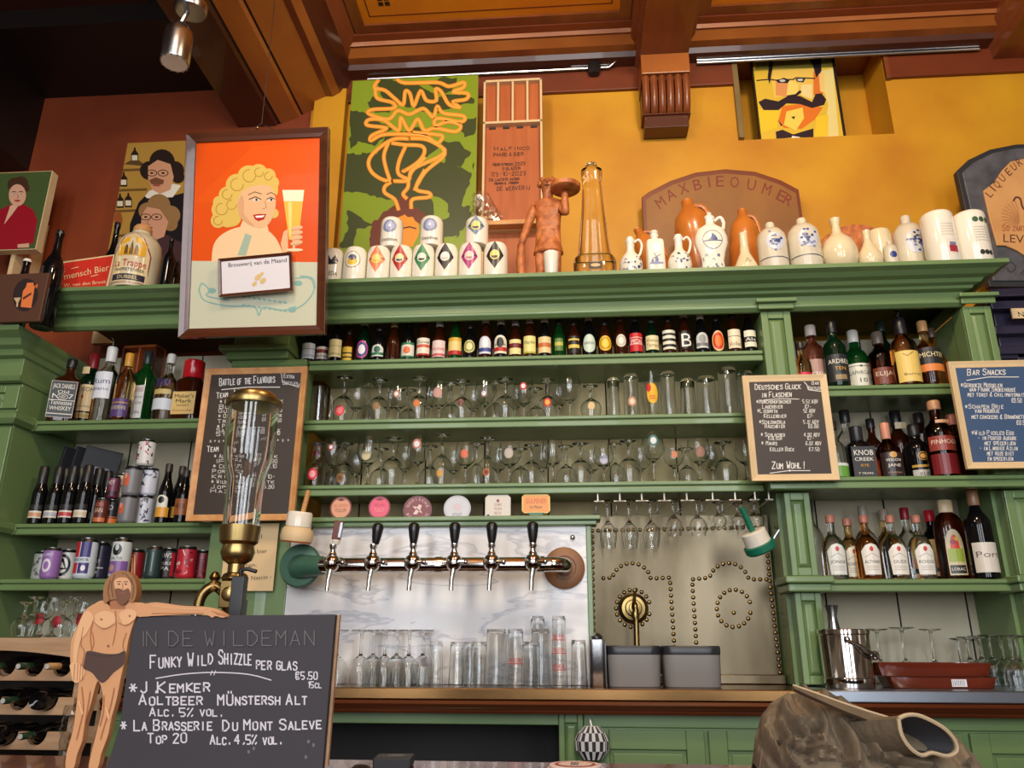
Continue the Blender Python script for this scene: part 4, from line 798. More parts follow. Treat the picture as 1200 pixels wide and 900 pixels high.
bottle('whisky_bottle', 'dark bottle at the back between the rye and pink capped bourbon', 'bottle', 1031, YS+.25, Z, 491, 22, 'tall', 'brown_bottle', (40, 36, 36), None, G, base=560)
bottle('whisky_bottle', 'tall dark bottle with black cap behind the gold disc bottle', 'bottle', 1062, YS+.22, Z, 480, 28, 'tall', 'brown_bottle', (36, 32, 34), L_rect((190, 170, 130), .74, .82, .5), G, base=560, capz=.80)
bottle('bourbon_bottle', 'black bottle with a gold disc and pale label', 'bottle', 1080, Y1-.01, Z, 491, 31, 'tall', 'black_bottle', (40, 36, 38), both(L_ell((214, 150, 50), .44, .38, .07, (60, 40, 30), (226, 170, 70)), L_rect((190, 186, 180), .08, .22, .9, words=(('RUM', .3, .4, K_),)), L_rect((190, 150, 60), .26, .30, .9)), G, base=560, capz=.80)
bottle('whisky_bottle', 'bottle with dark cap at the back beside the red label bourbon', 'bottle', 1090, YS+.22, Z, 482, 26, 'tall', 'brown_bottle', (60, 54, 52), L_rect((226, 216, 200), .60, .70, .7), G, base=560)
bottle('bourbon_bottle', 'tall bottle with deep red label and tan cap', 'bottle', 1109, Y1-.02, Z, 470, 33, 'tall', 'red_brown_spirit', (190, 140, 100), both(L_rect((150, 60, 50), .34, .52, 1.2, words=(('PINHOOK', .45, .3, (236, 214, 190)),)), L_rect((120, 30, 36), .05, .30, 1.2), L_rect((206, 150, 110), .68, .72, .5)), G, base=560, capz=.88)
bottle('bourbon_bottle', 'bottle with pinkish cap beside the blue chalkboard', 'bottle', 1128, YS+.1, Z, 486, 26, 'tall', 'red_brown_spirit', (206, 130, 110), None, G, base=560, capz=.84)
Z = ZR[2]; G = 'liqueur bottles on the lowest right shelf'; Y1 = YS+.05
for px, gl, nm, lc, txt in ((981, 'clear_spirit', 'JONGE', (226, 226, 220), 'clear genever bottle with shield label, first of the five alike'), (1001, 'pale_amber', 'KORENWIJN', (236, 226, 206), 'pale straw genever bottle with shield label, second of the five alike'), (1021, 'amber_spirit', 'ALTVAER', (236, 230, 220), 'amber genever bottle with shield label, third of the five alike'), (1053, 'clear_spirit', 'OUDE', (236, 230, 220), 'clear genever bottle with shield label beside the amber one, fourth of the five alike'), (1084, 'clear_spirit', 'ROGGE', (236, 232, 224), 'clear genever bottle with shield label below a red cap, last of the five alike')):
    bottle('genever_bottle', txt, 'bottle', px, Y1, Z, 604 if px > 970 else 605, 27.5, 'round', gl, (206, 130, 106), L_shield(lc, .06, .54, ((nm, .36, .1, K_),), (200, 60, 60)), G, base=677, capz=.88)
for px, top, cap, gl, txt in ((958, 585, (90, 80, 80), 'clear_spirit', 'clear bottle with grey cap at the back left of the genevers'), (1022, 594, (160, 150, 140), 'clear_spirit', 'clear bottle with a cork at the back behind the amber genever'), (1047, 594, (190, 170, 150), 'pale_amber', 'tan corked bottle at the back behind the fourth genever'), (1072, 596, (140, 24, 40), 'clear_spirit', 'back row bottle with a dark red cap behind the last genever')):
    bottle('liqueur_bottle', txt, 'bottle', px, YS+.2, Z, top, 27, 'round', gl, cap, None, G, base=677, capz=.84)
bottle('liqueur_bottle', 'straight bottle with bright red cap and yellow label', 'bottle', 1101, YS+.1, Z, 592, 25, 'tall', 'black_bottle', (206, 30, 46), both(L_rect((232, 190, 90), .20, .58, 1.2, bands=((.0, .3, (230, 150, 90)),)), lambda d, R, H: (d.rect(-R*.2, .30*H, R*.2, .40*H, (150, 40, 30), 2), d.rect(-R*1.2, .08*H, R*1.2, .14*H, (226, 190, 150), 1))), G, base=677, capz=.84)
o = bottle('liqueur_bottle', 'flat brown flask jug with a glass handle and fruit label', 'bottle', 1122, Y1, Z, 582, 36, 'jug', 'red_brown_spirit', (226, 200, 160), both(L_arch((206, 190, 150), .06, .62, .58, None, (206, 60, 40)), lambda d, R, H: (d.rect(-R*.5, .22*H, R*.5, .38*H, (150, 170, 60), 3), d.rect(-R*.5, .08*H, R*.5, .18*H, (40, 36, 30), 3), d.type('LORAC', 0, .115*H, .035*H, W_, 4, w=R*.85, up=1, cx=True), d.ell(-R*.1, .46*H, R*.18, .03*H, (150, 40, 50), 3), d.ell(R*.15, .50*H, R*.15, .025*H, (220, 170, 60), 3))), G, base=677, capz=.84, sy=.6, rz=-.1)
mb = MB(); mb.tube(smooth([(.04, 0, .20), (.065, 0, .225), (.085, 0, .20), (.075, 0, .16), (.055, 0, .13)]), .005, 'pale_amber'); mb.build('handle', o)
bottle('wine_bottle', 'black wine bottle with white label and gold foil at right end', 'bottle', 1157, YS+.04, Z, 572, 30, 'wine', 'black_bottle', (150, 110, 80), L_rect((216, 208, 196), .06, .38, 1.1, words=(('Port', .5, .2, (110, 100, 90)),)), G, base=677, capz=.80, rz=-.05)

# ---------------------------------------------------------------- drinking glasses
def wall(out, th=.0018):        # closed glass wall from an outer profile (base to rim)
    inn = [(max(r-th, .0006), z) for r, z in out]; return inn
def goblet(R, H, bowl=.55, foot=.72, bulge=1.0, rim=.82):
    """stemmed glass standing upright: list of (r, z) round the whole wall"""
    zb = H*(1-bowl); o = [(.0006, 0), (R*foot*.96, 0), (R*foot, .002), (R*foot*.9, .004), (R*.2, .010), (.0052, .018), (.0048, zb-.012), (.008, zb-.004)]
    o += [(R*.45, zb+H*bowl*.05), (R*.82, zb+H*bowl*.20), (R*bulge, zb+H*bowl*.42), (R*.97*bulge, zb+H*bowl*.62), (R*rim*1.03, zb+H*bowl*.85), (R*rim, H)]
    t = .0016; i = [(R*rim-t, H)]+[(r-t, z) for r, z in o[:-1][::-1] if z > zb+.002]+[(.0008, zb+.004)]
    return o+i
def tumbler(R, H, base=.86, waist=None):
    o = [(.0006, 0), (R*base*.95, 0), (R*base, .003)]
    if waist: o += [(R*base*.98, H*.06), (R*waist, H*.16), (R*(waist+1)/2, H*.5), (R, H*.78), (R*.96, H)]
    else: o += [(R*(base*.75+.25), H*.30), (R, H*.97), (R, H)]
    t = .0022; return o+[(r-t, z) for r, z in o[::-1] if z > .02]+[(R*base-t, .015), (R*base*.8, .011), (.0008, .010)]
def radius_at(p, z):
    m = .004
    for (r0, z0), (r1, z1) in zip(p, p[1:]):
        if min(z0, z1) <= z <= max(z0, z1) and abs(z1-z0) > 1e-6: m = max(m, r0+(r1-r0)*(z-z0)/(z1-z0))
    return m
def place(px, zs, base, Y):
    X = A(px, base, Y).x; dd = (Vector((X, Y, zs))-CAM).dot(_F); return X, dd
GLM = 'thick_glass'
def glass(kind, px, Y, zs, by, top, wpx, up, name, txt, group, badge=None, **kw):
    zs += .0012; X, dd = place(px, zs, by, Y); H = A(px, top, Y).z-zs; R = wpx*dd/FPX/2
    pr_ = goblet(R, H, **kw) if kind == 'g' else tumbler(R, H, **kw)
    if not up: pr_ = [(r, H-z) for r, z in pr_[::-1]]
    mb = MB(); mb.lathe(pr_, GLM, 28, caps=False); o = mb.build(name, loc=(X, Y, zs)); tag(o, txt, 'glass', group); RND.append((o, R, zs, zs+H))
    if badge:
        c, bz, s = badge[:3]; d = D(); d.ell(0, 0, R*s, R*s*1.15, c, 0, n=14)
        if len(badge) > 3: d.ell(0, 0, R*s*.62, R*s*.7, badge[3], 1, n=12)
        rr = radius_at(pr_, bz*H)+.0008
        MB().paste(d, lambda u, v, h: (math.sin(u/rr)*(rr+h), -math.cos(u/rr)*(rr+h), v+bz*H), strip=R*.2).build('printed_badge', o)
    return o
ORD = ['first', 'second', 'third', 'fourth', 'fifth', 'sixth', 'seventh', 'eighth', 'ninth', 'tenth', 'eleventh', 'twelfth', 'thirteenth', 'fourteenth', 'fifteenth', 'sixteenth', 'seventeenth', 'eighteenth', 'nineteenth', 'twentieth', 'twenty-first', 'twenty-second', 'twenty-third']
WH = (226, 226, 230)
U1 = [('g', 401, 444, 27, 0, ((226, 60, 70), .2, .42, (236, 120, 120))), ('g', 417, 444, 29, 1, None), ('g', 443, 447, 26, 0, ((150, 110, 70), .3, .3)), ('g', 466, 450, 26, 1, ((190, 120, 90), .72, .3, WH)),
 ('g', 490, 445, 26, 0, ((210, 120, 50), .34, .3)), ('g', 514, 448, 26, 1, ((200, 150, 140), .7, .42)), ('g', 541, 447, 26, 0, ((120, 70, 60), .4, .3)), ('g', 568, 445, 25, 1, ((120, 90, 80), .62, .36, WH)),
 ('g', 592, 446, 27, 0, None), ('g', 614, 443, 26, 1, ((206, 40, 50), .78, .32, WH)), ('g', 642, 446, 25, 0, ((200, 40, 46), .36, .38, (220, 170, 60))), ('g', 668, 438, 28, 1, None), ('g', 693, 453, 25, 0, ((220, 190, 140), .3, .34))]
for k, (kd, px, top, w, up, bd) in enumerate(U1):
    glass('g', px, YS+.07+.02*(k % 2), ZM[1], 489, top, w, up, 'stemmed_beer_glass', f'{ORD[k]} stemmed beer glass from left on the upper glass shelf, '+('standing upright' if up else 'turned upside down'), 'beer glasses on the upper glass shelf', bd, bowl=.58)
T1 = [(720, 444, 15, None, .9), (741, 440, 19, ((190, 140, 110), .35, .55, (226, 206, 180)), .86), (765, 437, 19, None, .8), (785, 437, 19, None, .86), (808, 446, 20, None, .8), (830, 442, 24, None, .9), (856, 434, 25, None, .84), (878, 435, 20, None, .86)]
TX = ('slim straight beer glass at left of the tumbler group, upper glass shelf', 'straight glass with a round brown print, upper glass shelf', 'tall wheat beer glass with a yellow and red print, tallest on upper glass shelf', 'tall plain glass right of the yellow printed one, upper glass shelf', 'short fluted tumbler in the middle of the tumbler group, upper glass shelf', 'wide ribbed tumbler, third from right on the upper glass shelf', 'large pint glass, second from right on the upper glass shelf', 'plain pint glass half behind the brown chalkboard')
for k, (px, top, w, bd, bs) in enumerate(T1):
    o = glass('t', px, YS+.08, ZM[1], 489, top, w, 0 if k != 2 else 1, 'beer_tumbler', TX[k], 'beer glasses on the upper glass shelf', bd, base=bs)
    if k == 2:
        X, dd = place(px, ZM[1], 489, YS+.08); R = w*dd/FPX/2+.001; d = D(); d.ell(0, .10, .024, .045, (236, 180, 40)); d.ell(-.014, .125, .010, .018, (206, 40, 30), 1); d.rect(-.012, .085, .012, .090, (200, 90, 30), 1); d.rect(-.012, .075, .012, .080, (200, 90, 30), 1)
        MB().paste(d, lambda u, v, h: (math.sin(u/R)*(R+h), -math.cos(u/R)*(R+h), v), strip=.008).build('printed_badge', o)
q = A(364, 488, YS+.08); t = thing('glass_mug', 'frosted glass mug with handle at left end of the upper glass shelf', 'mug', (q.x+.032, YS+.08, ZM[1]+.0012))
h = A(364, 455, YS+.08).z-ZM[1]; MB().lathe(tumbler(.034, h, .95), 'clear_film', 24, caps=False).build('mug_body', t)
MB().tube(smooth([(.032, 0, h*.82), (.050, 0, h*.80), (.058, 0, h*.5), (.048, 0, h*.22), (.032, 0, h*.2)]), .006, 'clear_film').build('handle', t)
U2 = [(369, 522, 24, 0, ((210, 40, 60), .25, .5, (236, 160, 170))), (371, 514, 19, 1, ((150, 30, 40), .72, .42)), (388, 513, 22, 1, ((190, 60, 50), .8, .3, WH)), (402, 514, 28, 0, ((150, 100, 50), .25, .34, (90, 60, 30))), (430, 513, 28, 1, ((200, 190, 150), .6, .4)), (459, 514, 28, 0, None),
 (489, 512, 27, 1, ((190, 120, 100), .8, .4, WH)), (517, 510, 27, 0, ((206, 150, 60), .22, .28)), (545, 520, 25, 1, ((220, 110, 80), .7, .36)), (571, 513, 27, 0, ((190, 110, 40), .25, .3, (120, 40, 30))), (597, 520, 27, 1, ((190, 180, 170), .7, .4)), (623, 521, 27, 0, None), (648, 518, 27, 1, None), (681, 520, 28, 0, None),
 (708, 523, 25, 1, ((190, 190, 210), .6, .4)), (738, 517, 29, 0, None), (767, 508, 27, 1, ((70, 120, 110), .8, .44, WH)), (791, 522, 24, 1, ((206, 130, 90), .72, .3)), (821, 515, 28, 1, ((150, 110, 90), .66, .4)), (851, 517, 29, 0, None), (876, 520, 25, 1, None)]
for k, (px, top, w, up, bd) in enumerate(U2):
    glass('g', px, YS+.07+.02*(k % 2), ZM[2], 564, top, w, up, 'stemmed_beer_glass', f'{ORD[k]} stemmed beer glass from left on the lower glass shelf, '+('standing upright' if up else 'turned upside down'), 'beer glasses on the lower glass shelf', bd, bowl=.55 if up else .6, rim=.85)
# second rank behind, on both glass shelves
for z, base, row, pxs in ((ZM[1], 489, 'upper', (430, 455, 478, 502, 528, 555, 580, 604, 628, 655)), (ZM[2], 564, 'lower', (392, 417, 445, 474, 503, 531, 558, 584, 610, 636, 664, 694, 722, 752, 806, 836))):
    for k, px in enumerate(pxs):
        glass('g', px, YS+.20, z, base, (447 if z > 2.1 else 520)+3*(k % 3), 25, k % 2, 'stemmed_beer_glass', f'{ORD[k]} stemmed glass from left in the back row of the {row} glass shelf', f'back row glasses on the {row} glass shelf', None)
# glasses turned over on the counter below the taps
GC = 'upside down glasses on the back counter'
YG = 2.93
for k, (px, top, w, txt) in enumerate(((392, 738, 30, 'upside down wine glass touching the edge of the front chalkboard'), (420.5, 738, 30, 'second upside down wine glass from the front chalkboard'), (435, 738, 30, 'upside down wine glass in the back row, behind second one'), (449, 738, 30, 'third upside down wine glass from the front chalkboard'), (463, 738, 30, 'upside down wine glass in the back row, behind third one'), (477.5, 738, 30, 'fourth upside down wine glass from the front chalkboard'), (494, 738, 30, 'right-hand wine glass of the upside down group, beside the tumblers'))):
    glass('g', px, YG+.0+.085*(k in (2, 4, 6)), ZT, 803, top, w*.93, 0, 'wine_glass', txt, GC, bowl=.52, foot=.95, rim=.86)
for px, top, w, Yo, txt in ((510, 752, 18, .03, 'single small tumbler between wine glasses and the tumbler cluster'), (535, 752, 20, .03, 'left tumbler in the cluster of three small ones'), (550, 752, 20, .10, 'rear tumbler in the cluster of three small ones'), (561, 752, 20, .03, 'right tumbler in the cluster of three small ones'), (581, 737, 27, .03, 'thick fluted pint glass, upside down'), (604, 737, 21, .05, 'pint glass with a faint red print, upside down'), (622, 752, 23, .02, 'short tumbler in front of the stacked pints'), (634, 737, 26, .09, 'pint glass behind the short tumbler, lower of two stacked'), (656, 722, 19, .04, 'tall narrow glass with red lettering, upside down'), (679, 750, 20, .03, 'upside down tumbler beside the steel bin')):
    o = glass('t', px, YG+Yo, ZT, 803, top, w, 0, 'beer_tumbler', txt, GC, None, base=.84)
    if 'red' in txt:
        X, dd = place(px, ZT, 803, YG+Yo); R = w*dd/FPX/2+.0008; d = D()
        for v in ((.06, .115, .16) if 'letter' in txt else (.08,)): d.type('BIER', 0, v, .014, (206, 50, 50), 1, w=R*1.5, up=1, cx=True); d.rect(-R*.9, v-.006, R*.9, v-.003, (206, 60, 56))
        MB().paste(d, lambda u, v, h: (math.sin(u/R)*(R+h), -math.cos(u/R)*(R+h), v), strip=.008).build('printed_badge', o)
zz = A(634, 737, YG+.09).z; o = glass('t', 630, YG+.09, zz+.001, 737, 722, 17, 0, 'beer_tumbler', 'small glass on top of the stacked pint', GC, None, base=.9)
# hanging wine glasses
t = thing('glass_rack', 'white wire hanging rack for stemmed glasses below the middle shelf', 'rack', (0, YS+.05, ZM[2]-.047))
mb = MB(); xs2 = [A(p, 575, YS+.05).x for p in (700, 725.5, 751, 777, 803, 833, 859, 882, 898)]; dz = A(750, 586, YS).z-(ZM[2]-.047)
for i, x in enumerate(xs2):
    mb.tube([(x, -.03, 0), (x, -.03, dz), (x, .25, dz), (x, .25, 0)], .0028, 'white_ceramic', 6)
    if i < len(xs2)-1: x2 = xs2[i+1]; mb.tube([(x, -.03, dz), (x+(x2-x)*.28, -.03, dz)], .0028, 'white_ceramic', 6); mb.tube([(x2, -.03, dz), (x2-(x2-x)*.28, -.03, dz)], .0028, 'white_ceramic', 6); 
    for yy in (-.03, .25): mb.tube([(x-.015, yy, dz), (x+.015, yy, dz)], .0028, 'white_ceramic', 6)
mb.build('wire_frame', t)
zh = ZM[2]-.047+dz+.003
for k, (px, bot, w, Yo, txt) in enumerate(((712, 642, 20, .0, 'large hanging wine glass at left end of the wire rack'), (737, 642, 20, .0, 'second large wine glass hanging from the wire rack'), (762, 642, 20, .0, 'third large wine glass hanging from the wire rack'), (789, 628, 19, .0, 'small hanging tasting glass, fourth on the wire rack'), (817, 628, 20, .0, 'small hanging tasting glass, fifth on the wire rack'), (842, 619, 17, .05, 'small hanging glass, sixth on the wire rack'), (864, 620, 17, .08, 'small hanging glass, seventh on the wire rack'), (885, 618, 20, .03, 'hanging glass at right end of the wire rack beside the green brush'))):
    Y = YS+.05+Yo; X = A(px, 600, Y).x; z0 = A(px, bot, Y).z; H = zh-z0+.004; R = w*((Vector((X, Y, 1.8))-CAM).dot(_F))/FPX/2
    o = MB().lathe([(r, H-z) for r, z in goblet(R, H, bowl=.52, foot=.85, rim=.80)[::-1]], GLM, 26, caps=False).build('wine_glass', loc=(X, Y, z0)); tag(o, txt, 'glass', 'hanging glasses on the wire rack')
# goblets above the wine rack (left)
for k, (px, top, base, Y, txt) in enumerate(((24, 706, 745, 2.78, 'goblet at left end above the wine rack'), (46, 704, 745, 2.78, 'second goblet from left above the wine rack'), (70, 704, 745, 2.78, 'third goblet from left above the wine rack'), (94, 706, 745, 2.78, 'fourth goblet from left, by the painted figure'), (35, 700, 742, 2.90, 'goblet in the back row between first and second front ones'), (58, 700, 742, 2.90, 'goblet in the back row between second and third front ones'), (84, 700, 742, 2.90, 'goblet in the back row between third and fourth front ones'))):
    glass('g', px, Y, A(50, 746, 2.70).z, base, top, 24, k % 2, 'stemmed_beer_glass', txt, 'goblets above the wine rack', ((150, 30, 40), .5 if k % 2 else .4, .5) if k in (1, 2, 3) else None)
# right counter glasses
GR = 'upside down glasses behind the wooden trays'
for k, (px, top, w, Yo, txt) in enumerate(((1036, 737, 30, .265, 'upside down cocktail glass beside the ice bucket'), (1066, 735, 32, .27, 'second upside down cocktail glass from the ice bucket'), (1100, 737, 28, .27, 'third upside down cocktail glass, behind the wooden trays'), (1131, 748, 20, .28, 'small upside down glass right of the cocktail glasses'))):
    glass('g', px, 3.0+Yo, ZT, 803, top, w, 0, 'cocktail_glass', txt, GR, bowl=.40, foot=.9, rim=1.0, bulge=.85)
for k, (px, top, Yo) in enumerate(((1142, 746, .28), (1156, 745, .33), (1168, 744, .28), (1182, 745, .17), (1193, 744, .05), (1200, 745, .115))):
    glass('g', px, 3.0+Yo, ZT, 803, top, 24, 0, 'wine_glass', f'{ORD[k]} small upside down wine glass from left at the right end of the counter', GR, bowl=.52, foot=.95, rim=.86)
# ---------------------------------------------------------------- pictures, boards and signs
class Picture:
    """a flat rectangular thing standing or hanging at plane pl; photo-pixel drawing is carried onto its face along the sight lines"""
    def __init__(s, name, label, cat, pl, quad, group=None, base=None):
        c = [pl.uv(*q) for q in quad]           # TL TR BR BL
        s.w = ((c[1][0]-c[0][0])+(c[2][0]-c[3][0]))/2; s.h = ((c[0][1]-c[3][1])+(c[1][1]-c[2][1]))/2
        s.cu = sum(q[0] for q in c)/4; s.v0 = (c[2][1]+c[3][1])/2; s.pl = pl; s.f = local(pl)
        if base is not None: s.h += pl.o.z+s.v0-base; s.v0 = base-pl.o.z
        s.t = thing(name, label, cat, pl(s.cu, s.v0), 0, group)
    def pre(s, px, py): u, v = s.pl.uv(px, py); return (u-s.cu, v-s.v0)
    def clampre(s, m=0):
        def g(px, py):
            u, v = s.pre(px, py); return (max(-s.w/2+m, min(s.w/2-m, u)), max(m, min(s.h-m, v)))
        return g
    def slab(s, name, th, m, inset=0, h=0, bev=.0015, col=None):
        mb = MB(); w, i = s.w/2, inset
        mb.prism([(-w+i, i), (w-i, i), (w-i, s.h-i), (-w+i, s.h-i)], s.f, h-th, h, m, col); return mb.build(name, s.t, bev=bev)
    def frame(s, fw, th, m, h=0, name='frame', lip=None):
        mb = MB(); w, H = s.w/2, s.h
        o = [(-w, 0), (w, 0), (w, H), (-w, H)]; i = [(-w+fw, fw), (w-fw, fw), (w-fw, H-fw), (-w+fw, H-fw)]; md = [(-w+fw*.55, fw*.55), (w-fw*.55, fw*.55), (w-fw*.55, H-fw*.55), (-w+fw*.55, H-fw*.55)]
        vs = [s.f(u, v, h-th) for u, v in o]+[s.f(u, v, h) for u, v in o]+[s.f(u, v, h-th*.25) for u, v in md]+[s.f(u, v, h-th*.35) for u, v in i]+[s.f(u, v, h-th) for u, v in i]
        fs = []
        for k in range(4):
            j = (k+1) % 4; fs += [(k, j, 4+j, 4+k), (4+k, 4+j, 8+j, 8+k), (8+k, 8+j, 12+j, 12+k), (12+k, 12+j, 16+j, 16+k)]
        mb.add(vs, fs, m); return mb.build(name, s.t, bev=.002)
    def draw(s, d, name='picture', h=0, m='pigment', clamp=True, marg=0):
        mb = MB(); mb.paste(d, lambda u, v, hh: tuple(s.f(u, v, h+hh)), s.clampre(marg) if clamp else s.pre, m); return mb.build(name, s.t)
def face(d, x, y, r, skin, hair, lips=(170, 60, 50), dark=(70, 40, 30), L=3, glasses=False):
    """painted head: features in picture pixels"""
    d.ell(x, y, r*.78, r, skin, L); d.ell(x-r*.3, y-r*.12, r*.14, r*.07, (240, 230, 220), L+1, 10); d.ell(x+r*.3, y-r*.12, r*.14, r*.07, (240, 230, 220), L+1, 10)
    d.ell(x-r*.28, y-r*.12, r*.06, r*.07, dark, L+2, 8); d.ell(x+r*.32, y-r*.12, r*.06, r*.07, dark, L+2, 8)
    d.line([(x-r*.48, y-r*.28), (x-r*.28, y-r*.34), (x-r*.12, y-r*.28)], r*.07, dark, L+1); d.line([(x+r*.12, y-r*.28), (x+r*.32, y-r*.34), (x+r*.5, y-r*.28)], r*.07, dark, L+1)
    d.line([(x+r*.02, y-r*.1), (x+r*.1, y+r*.2), (x-r*.04, y+r*.24)], r*.06, tuple(int(c*.72) for c in skin), L+1)
    d.ell(x, y+r*.5, r*.28, r*.09, lips, L+1, 12)
    if glasses:
        for k in (-.31, .31): d.line([(x+r*(k+.24*math.cos(a)), y-r*.1+r*.2*math.sin(a)) for a in [i*math.pi/6 for i in range(13)]], r*.035, (40, 34, 30), L+3)
        d.line([(x-r*.08, y-r*.12), (x+r*.08, y-r*.12)], r*.035, (40, 34, 30), L+3)
# beer poster, tilted forward
b0, b1 = A(294, 394, 2.80), A(294, 394, 2.80)+Vector((0, -.17, .84))
PP = Plane(b0, (1, 0, 0), b1-b0)
P = Picture('framed_poster', 'large framed poster of a blonde woman raising a beer glass, hung before the cornice', 'picture', PP, [(218, 153), (385, 151), (380, 392), (208, 395)])
P.frame(.038, .03, 'dark_wood'); P.slab('backing', .012, 'dark_wood', .02, -.018)
Z = lambda zx, zy: (200+zx/3.46, 140+zy/3.46)
d = D(); OR, SK, SK2, HR, HR2 = (228, 84, 20), (236, 186, 140), (244, 206, 160), (226, 190, 96), (180, 134, 56)
d.rect(205, 140, 400, 400, OR); d.rect(200, 305, 400, 400, (206, 206, 180), 1)
zp = lambda pts: [Z(*p) for p in pts]
d.poly(zp([(80, 330), (330, 100), (620, 90), (620, 330), (420, 330)]), (232, 90, 20), 1)
d.poly(smooth(zp([(158, 572), (165, 510), (190, 470), (240, 440), (300, 428), (370, 436), (415, 470), (440, 515), (462, 572)])), SK2, 2)
d.poly(zp([(302, 440), (330, 440), (298, 548), (264, 546)]), (166, 186, 164), 3)
d.sm(zp([(170, 410), (165, 365), (195, 310), (235, 250), (290, 205), (350, 188), (405, 205), (428, 260), (425, 300), (400, 290), (330, 280), (290, 300), (270, 360), (255, 420), (215, 432)]), HR, 3)
for x, y, r in ((185, 405, 30), (200, 360, 42), (190, 330, 26), (222, 300, 34), (240, 335, 44), (262, 260, 46), (310, 225, 46), (350, 210, 36), (390, 222, 30), (408, 250, 26), (240, 390, 40), (412, 375, 20), (285, 300, 50)): d.ell(*Z(x, y), r/3.46, r/3.46, HR, 3)
for x, y, r in ((185, 405, 18), (200, 358, 24), (222, 298, 20), (262, 258, 26), (312, 222, 26), (352, 208, 18), (390, 224, 16), (240, 340, 20)): d.line([(Z(x, y)[0]+r/3.46*math.cos(a), Z(x, y)[1]+r/3.46*math.sin(a)) for a in [i*.6 for i in range(9)]], .9, HR2, 4)
d.poly(zp([(290, 390), (380, 400), (392, 450), (330, 470), (270, 445)]), SK2, 4); d.sm(zp([(262, 340), (285, 285), (340, 262), (400, 268), (420, 320), (414, 372), (392, 418), (360, 436), (318, 426), (278, 395)]), SK, 5)
d.sm(zp([(264, 340), (282, 300), (292, 335), (292, 380), (335, 428), (300, 415), (272, 385)]), (222, 168, 124), 6)
for x in (340, 400): d.ell(*Z(x, 321), 3.8, 1.5, (240, 230, 216), 6, 10); d.ell(*Z(x+2, 320), 1.6, 1.5, (60, 64, 70), 7, 8)
d.line(zp([(312, 318), (338, 308), (360, 318)]), .9, (60, 36, 24), 8); d.line(zp([(384, 318), (400, 310), (416, 318)]), .9, (60, 36, 24), 8)
d.line(zp([(308, 300), (335, 288), (362, 296)]), .9, (120, 80, 40), 7); d.line(zp([(384, 298), (402, 290), (418, 300)]), .9, (120, 80, 40), 7)
d.line(zp([(376, 325), (382, 352), (366, 358)]), .8, (196, 130, 96), 7)
d.poly(zp([(328, 382), (350, 378), (382, 378), (372, 400), (350, 407), (336, 400)]), (190, 36, 36), 7); d.poly(zp([(336, 386), (376, 383), (368, 392), (342, 394)]), (250, 244, 232), 8)
d.poly(zp([(447, 284), (536, 284), (512, 482), (474, 482)]), (240, 190, 70), 4); d.poly(zp([(447, 280), (536, 280), (531, 326), (453, 326)]), (252, 240, 206), 5); d.poly(zp([(470, 330), (486, 330), (484, 470), (476, 470)]), (250, 220, 130), 5)
d.poly(zp([(488, 482), (500, 482), (498, 522), (490, 522)]), (236, 206, 150), 5); d.ell(*Z(497, 524), 10, 1.8, (236, 220, 180), 5)
d.poly(zp([(440, 500), (452, 450), (468, 440), (470, 480), (470, 530), (450, 540)]), SK, 4)
for y in (436, 456, 476, 496): d.ell(*Z(505, y), 7.5, 3, SK, 6, 12, rot=-12); d.line(zp([(484, y+9), (522, y+3)]), .6, (200, 136, 96), 7)
TEAL = (140, 180, 172)
for pts in ([(108, 690), (130, 730), (220, 752), (330, 756), (350, 790), (372, 758), (450, 770), (500, 755)], [(106, 690), (120, 660), (150, 690), (140, 712), (230, 730)], [(500, 640), (560, 640), (575, 690), (540, 740), (500, 765)], [(520, 630), (570, 640), (580, 680)]): d.curve(zp(pts), 1.6, TEAL, 3)
for k in range(9):
    for dy in (0, 34): d.ell(*Z(290+k*21, 715+dy+k*3), 2.4, 1.2, TEAL, 3, 8, rot=20)
for x, y in ((486, 768), (512, 660), (160, 690)): d.ell(*Z(x, y), 5, 3.4, TEAL, 3, 9)
P.draw(d, 'poster_print', -.0175, 'gloss_pigment', marg=.032)
mb = MB(); top = P.f(0, P.h, -.02); 
for sx in (-.1, .1): mb.tube([P.f(sx, P.h-.01, -.032), P.f(0, P.h+.05, -.05)], .0015, 'black_iron', 5)
hk = P.f(0, P.h+.05, -.05); zt_ = LZ+.06-b0.z; mb.tube([hk, (hk[0]-.02, hk[1]+.02, LZ-b0.z+.075)], .0015, 'black_iron', 5); mb.ball(P.f(0, P.h+.012, -.01), .007, 'brass'); mb.build('hanging_wire', P.t)
# small name frame fixed over the poster
PN = Plane(P.t.location+PP.n*.022, (1, 0, -.0), b1-b0)
N = Picture('name_frame', 'small brown framed card leaning across the lower half of the poster', 'picture', PN, [(255, 302), (341, 296), (343, 341), (256, 347)])
tl = Matrix.Rotation(.055, 3, 'Y')
_f = N.f; N.f = lambda u, v, h=0: _f(u*math.cos(.06)-(v-N.h/2)*math.sin(.06), N.h/2+u*math.sin(.06)+(v-N.h/2)*math.cos(.06), h)
N.frame(.012, .014, 'dark_wood'); N.slab('card', .004, 'pigment', .006, -.007, col=(226, 220, 224))
d = D(); d.type('Brouwerij van de Maand', -N.w*.37, N.h*.76, .017, (40, 34, 40), 1, w=N.w*.80, up=1)
for x, y, r in ((.01, .36, .016), (.03, .26, .015), (-.005, .20, .012), (.025, .44, .010)): d.ell(x, N.h*y+.01, r, r*.7, (216, 184, 120), 1, 8, rot=40)
mb = MB(); mb.paste(d, lambda u, v, h: tuple(N.f(u, v, h-.0068))); mb.build('card_print', N.t)
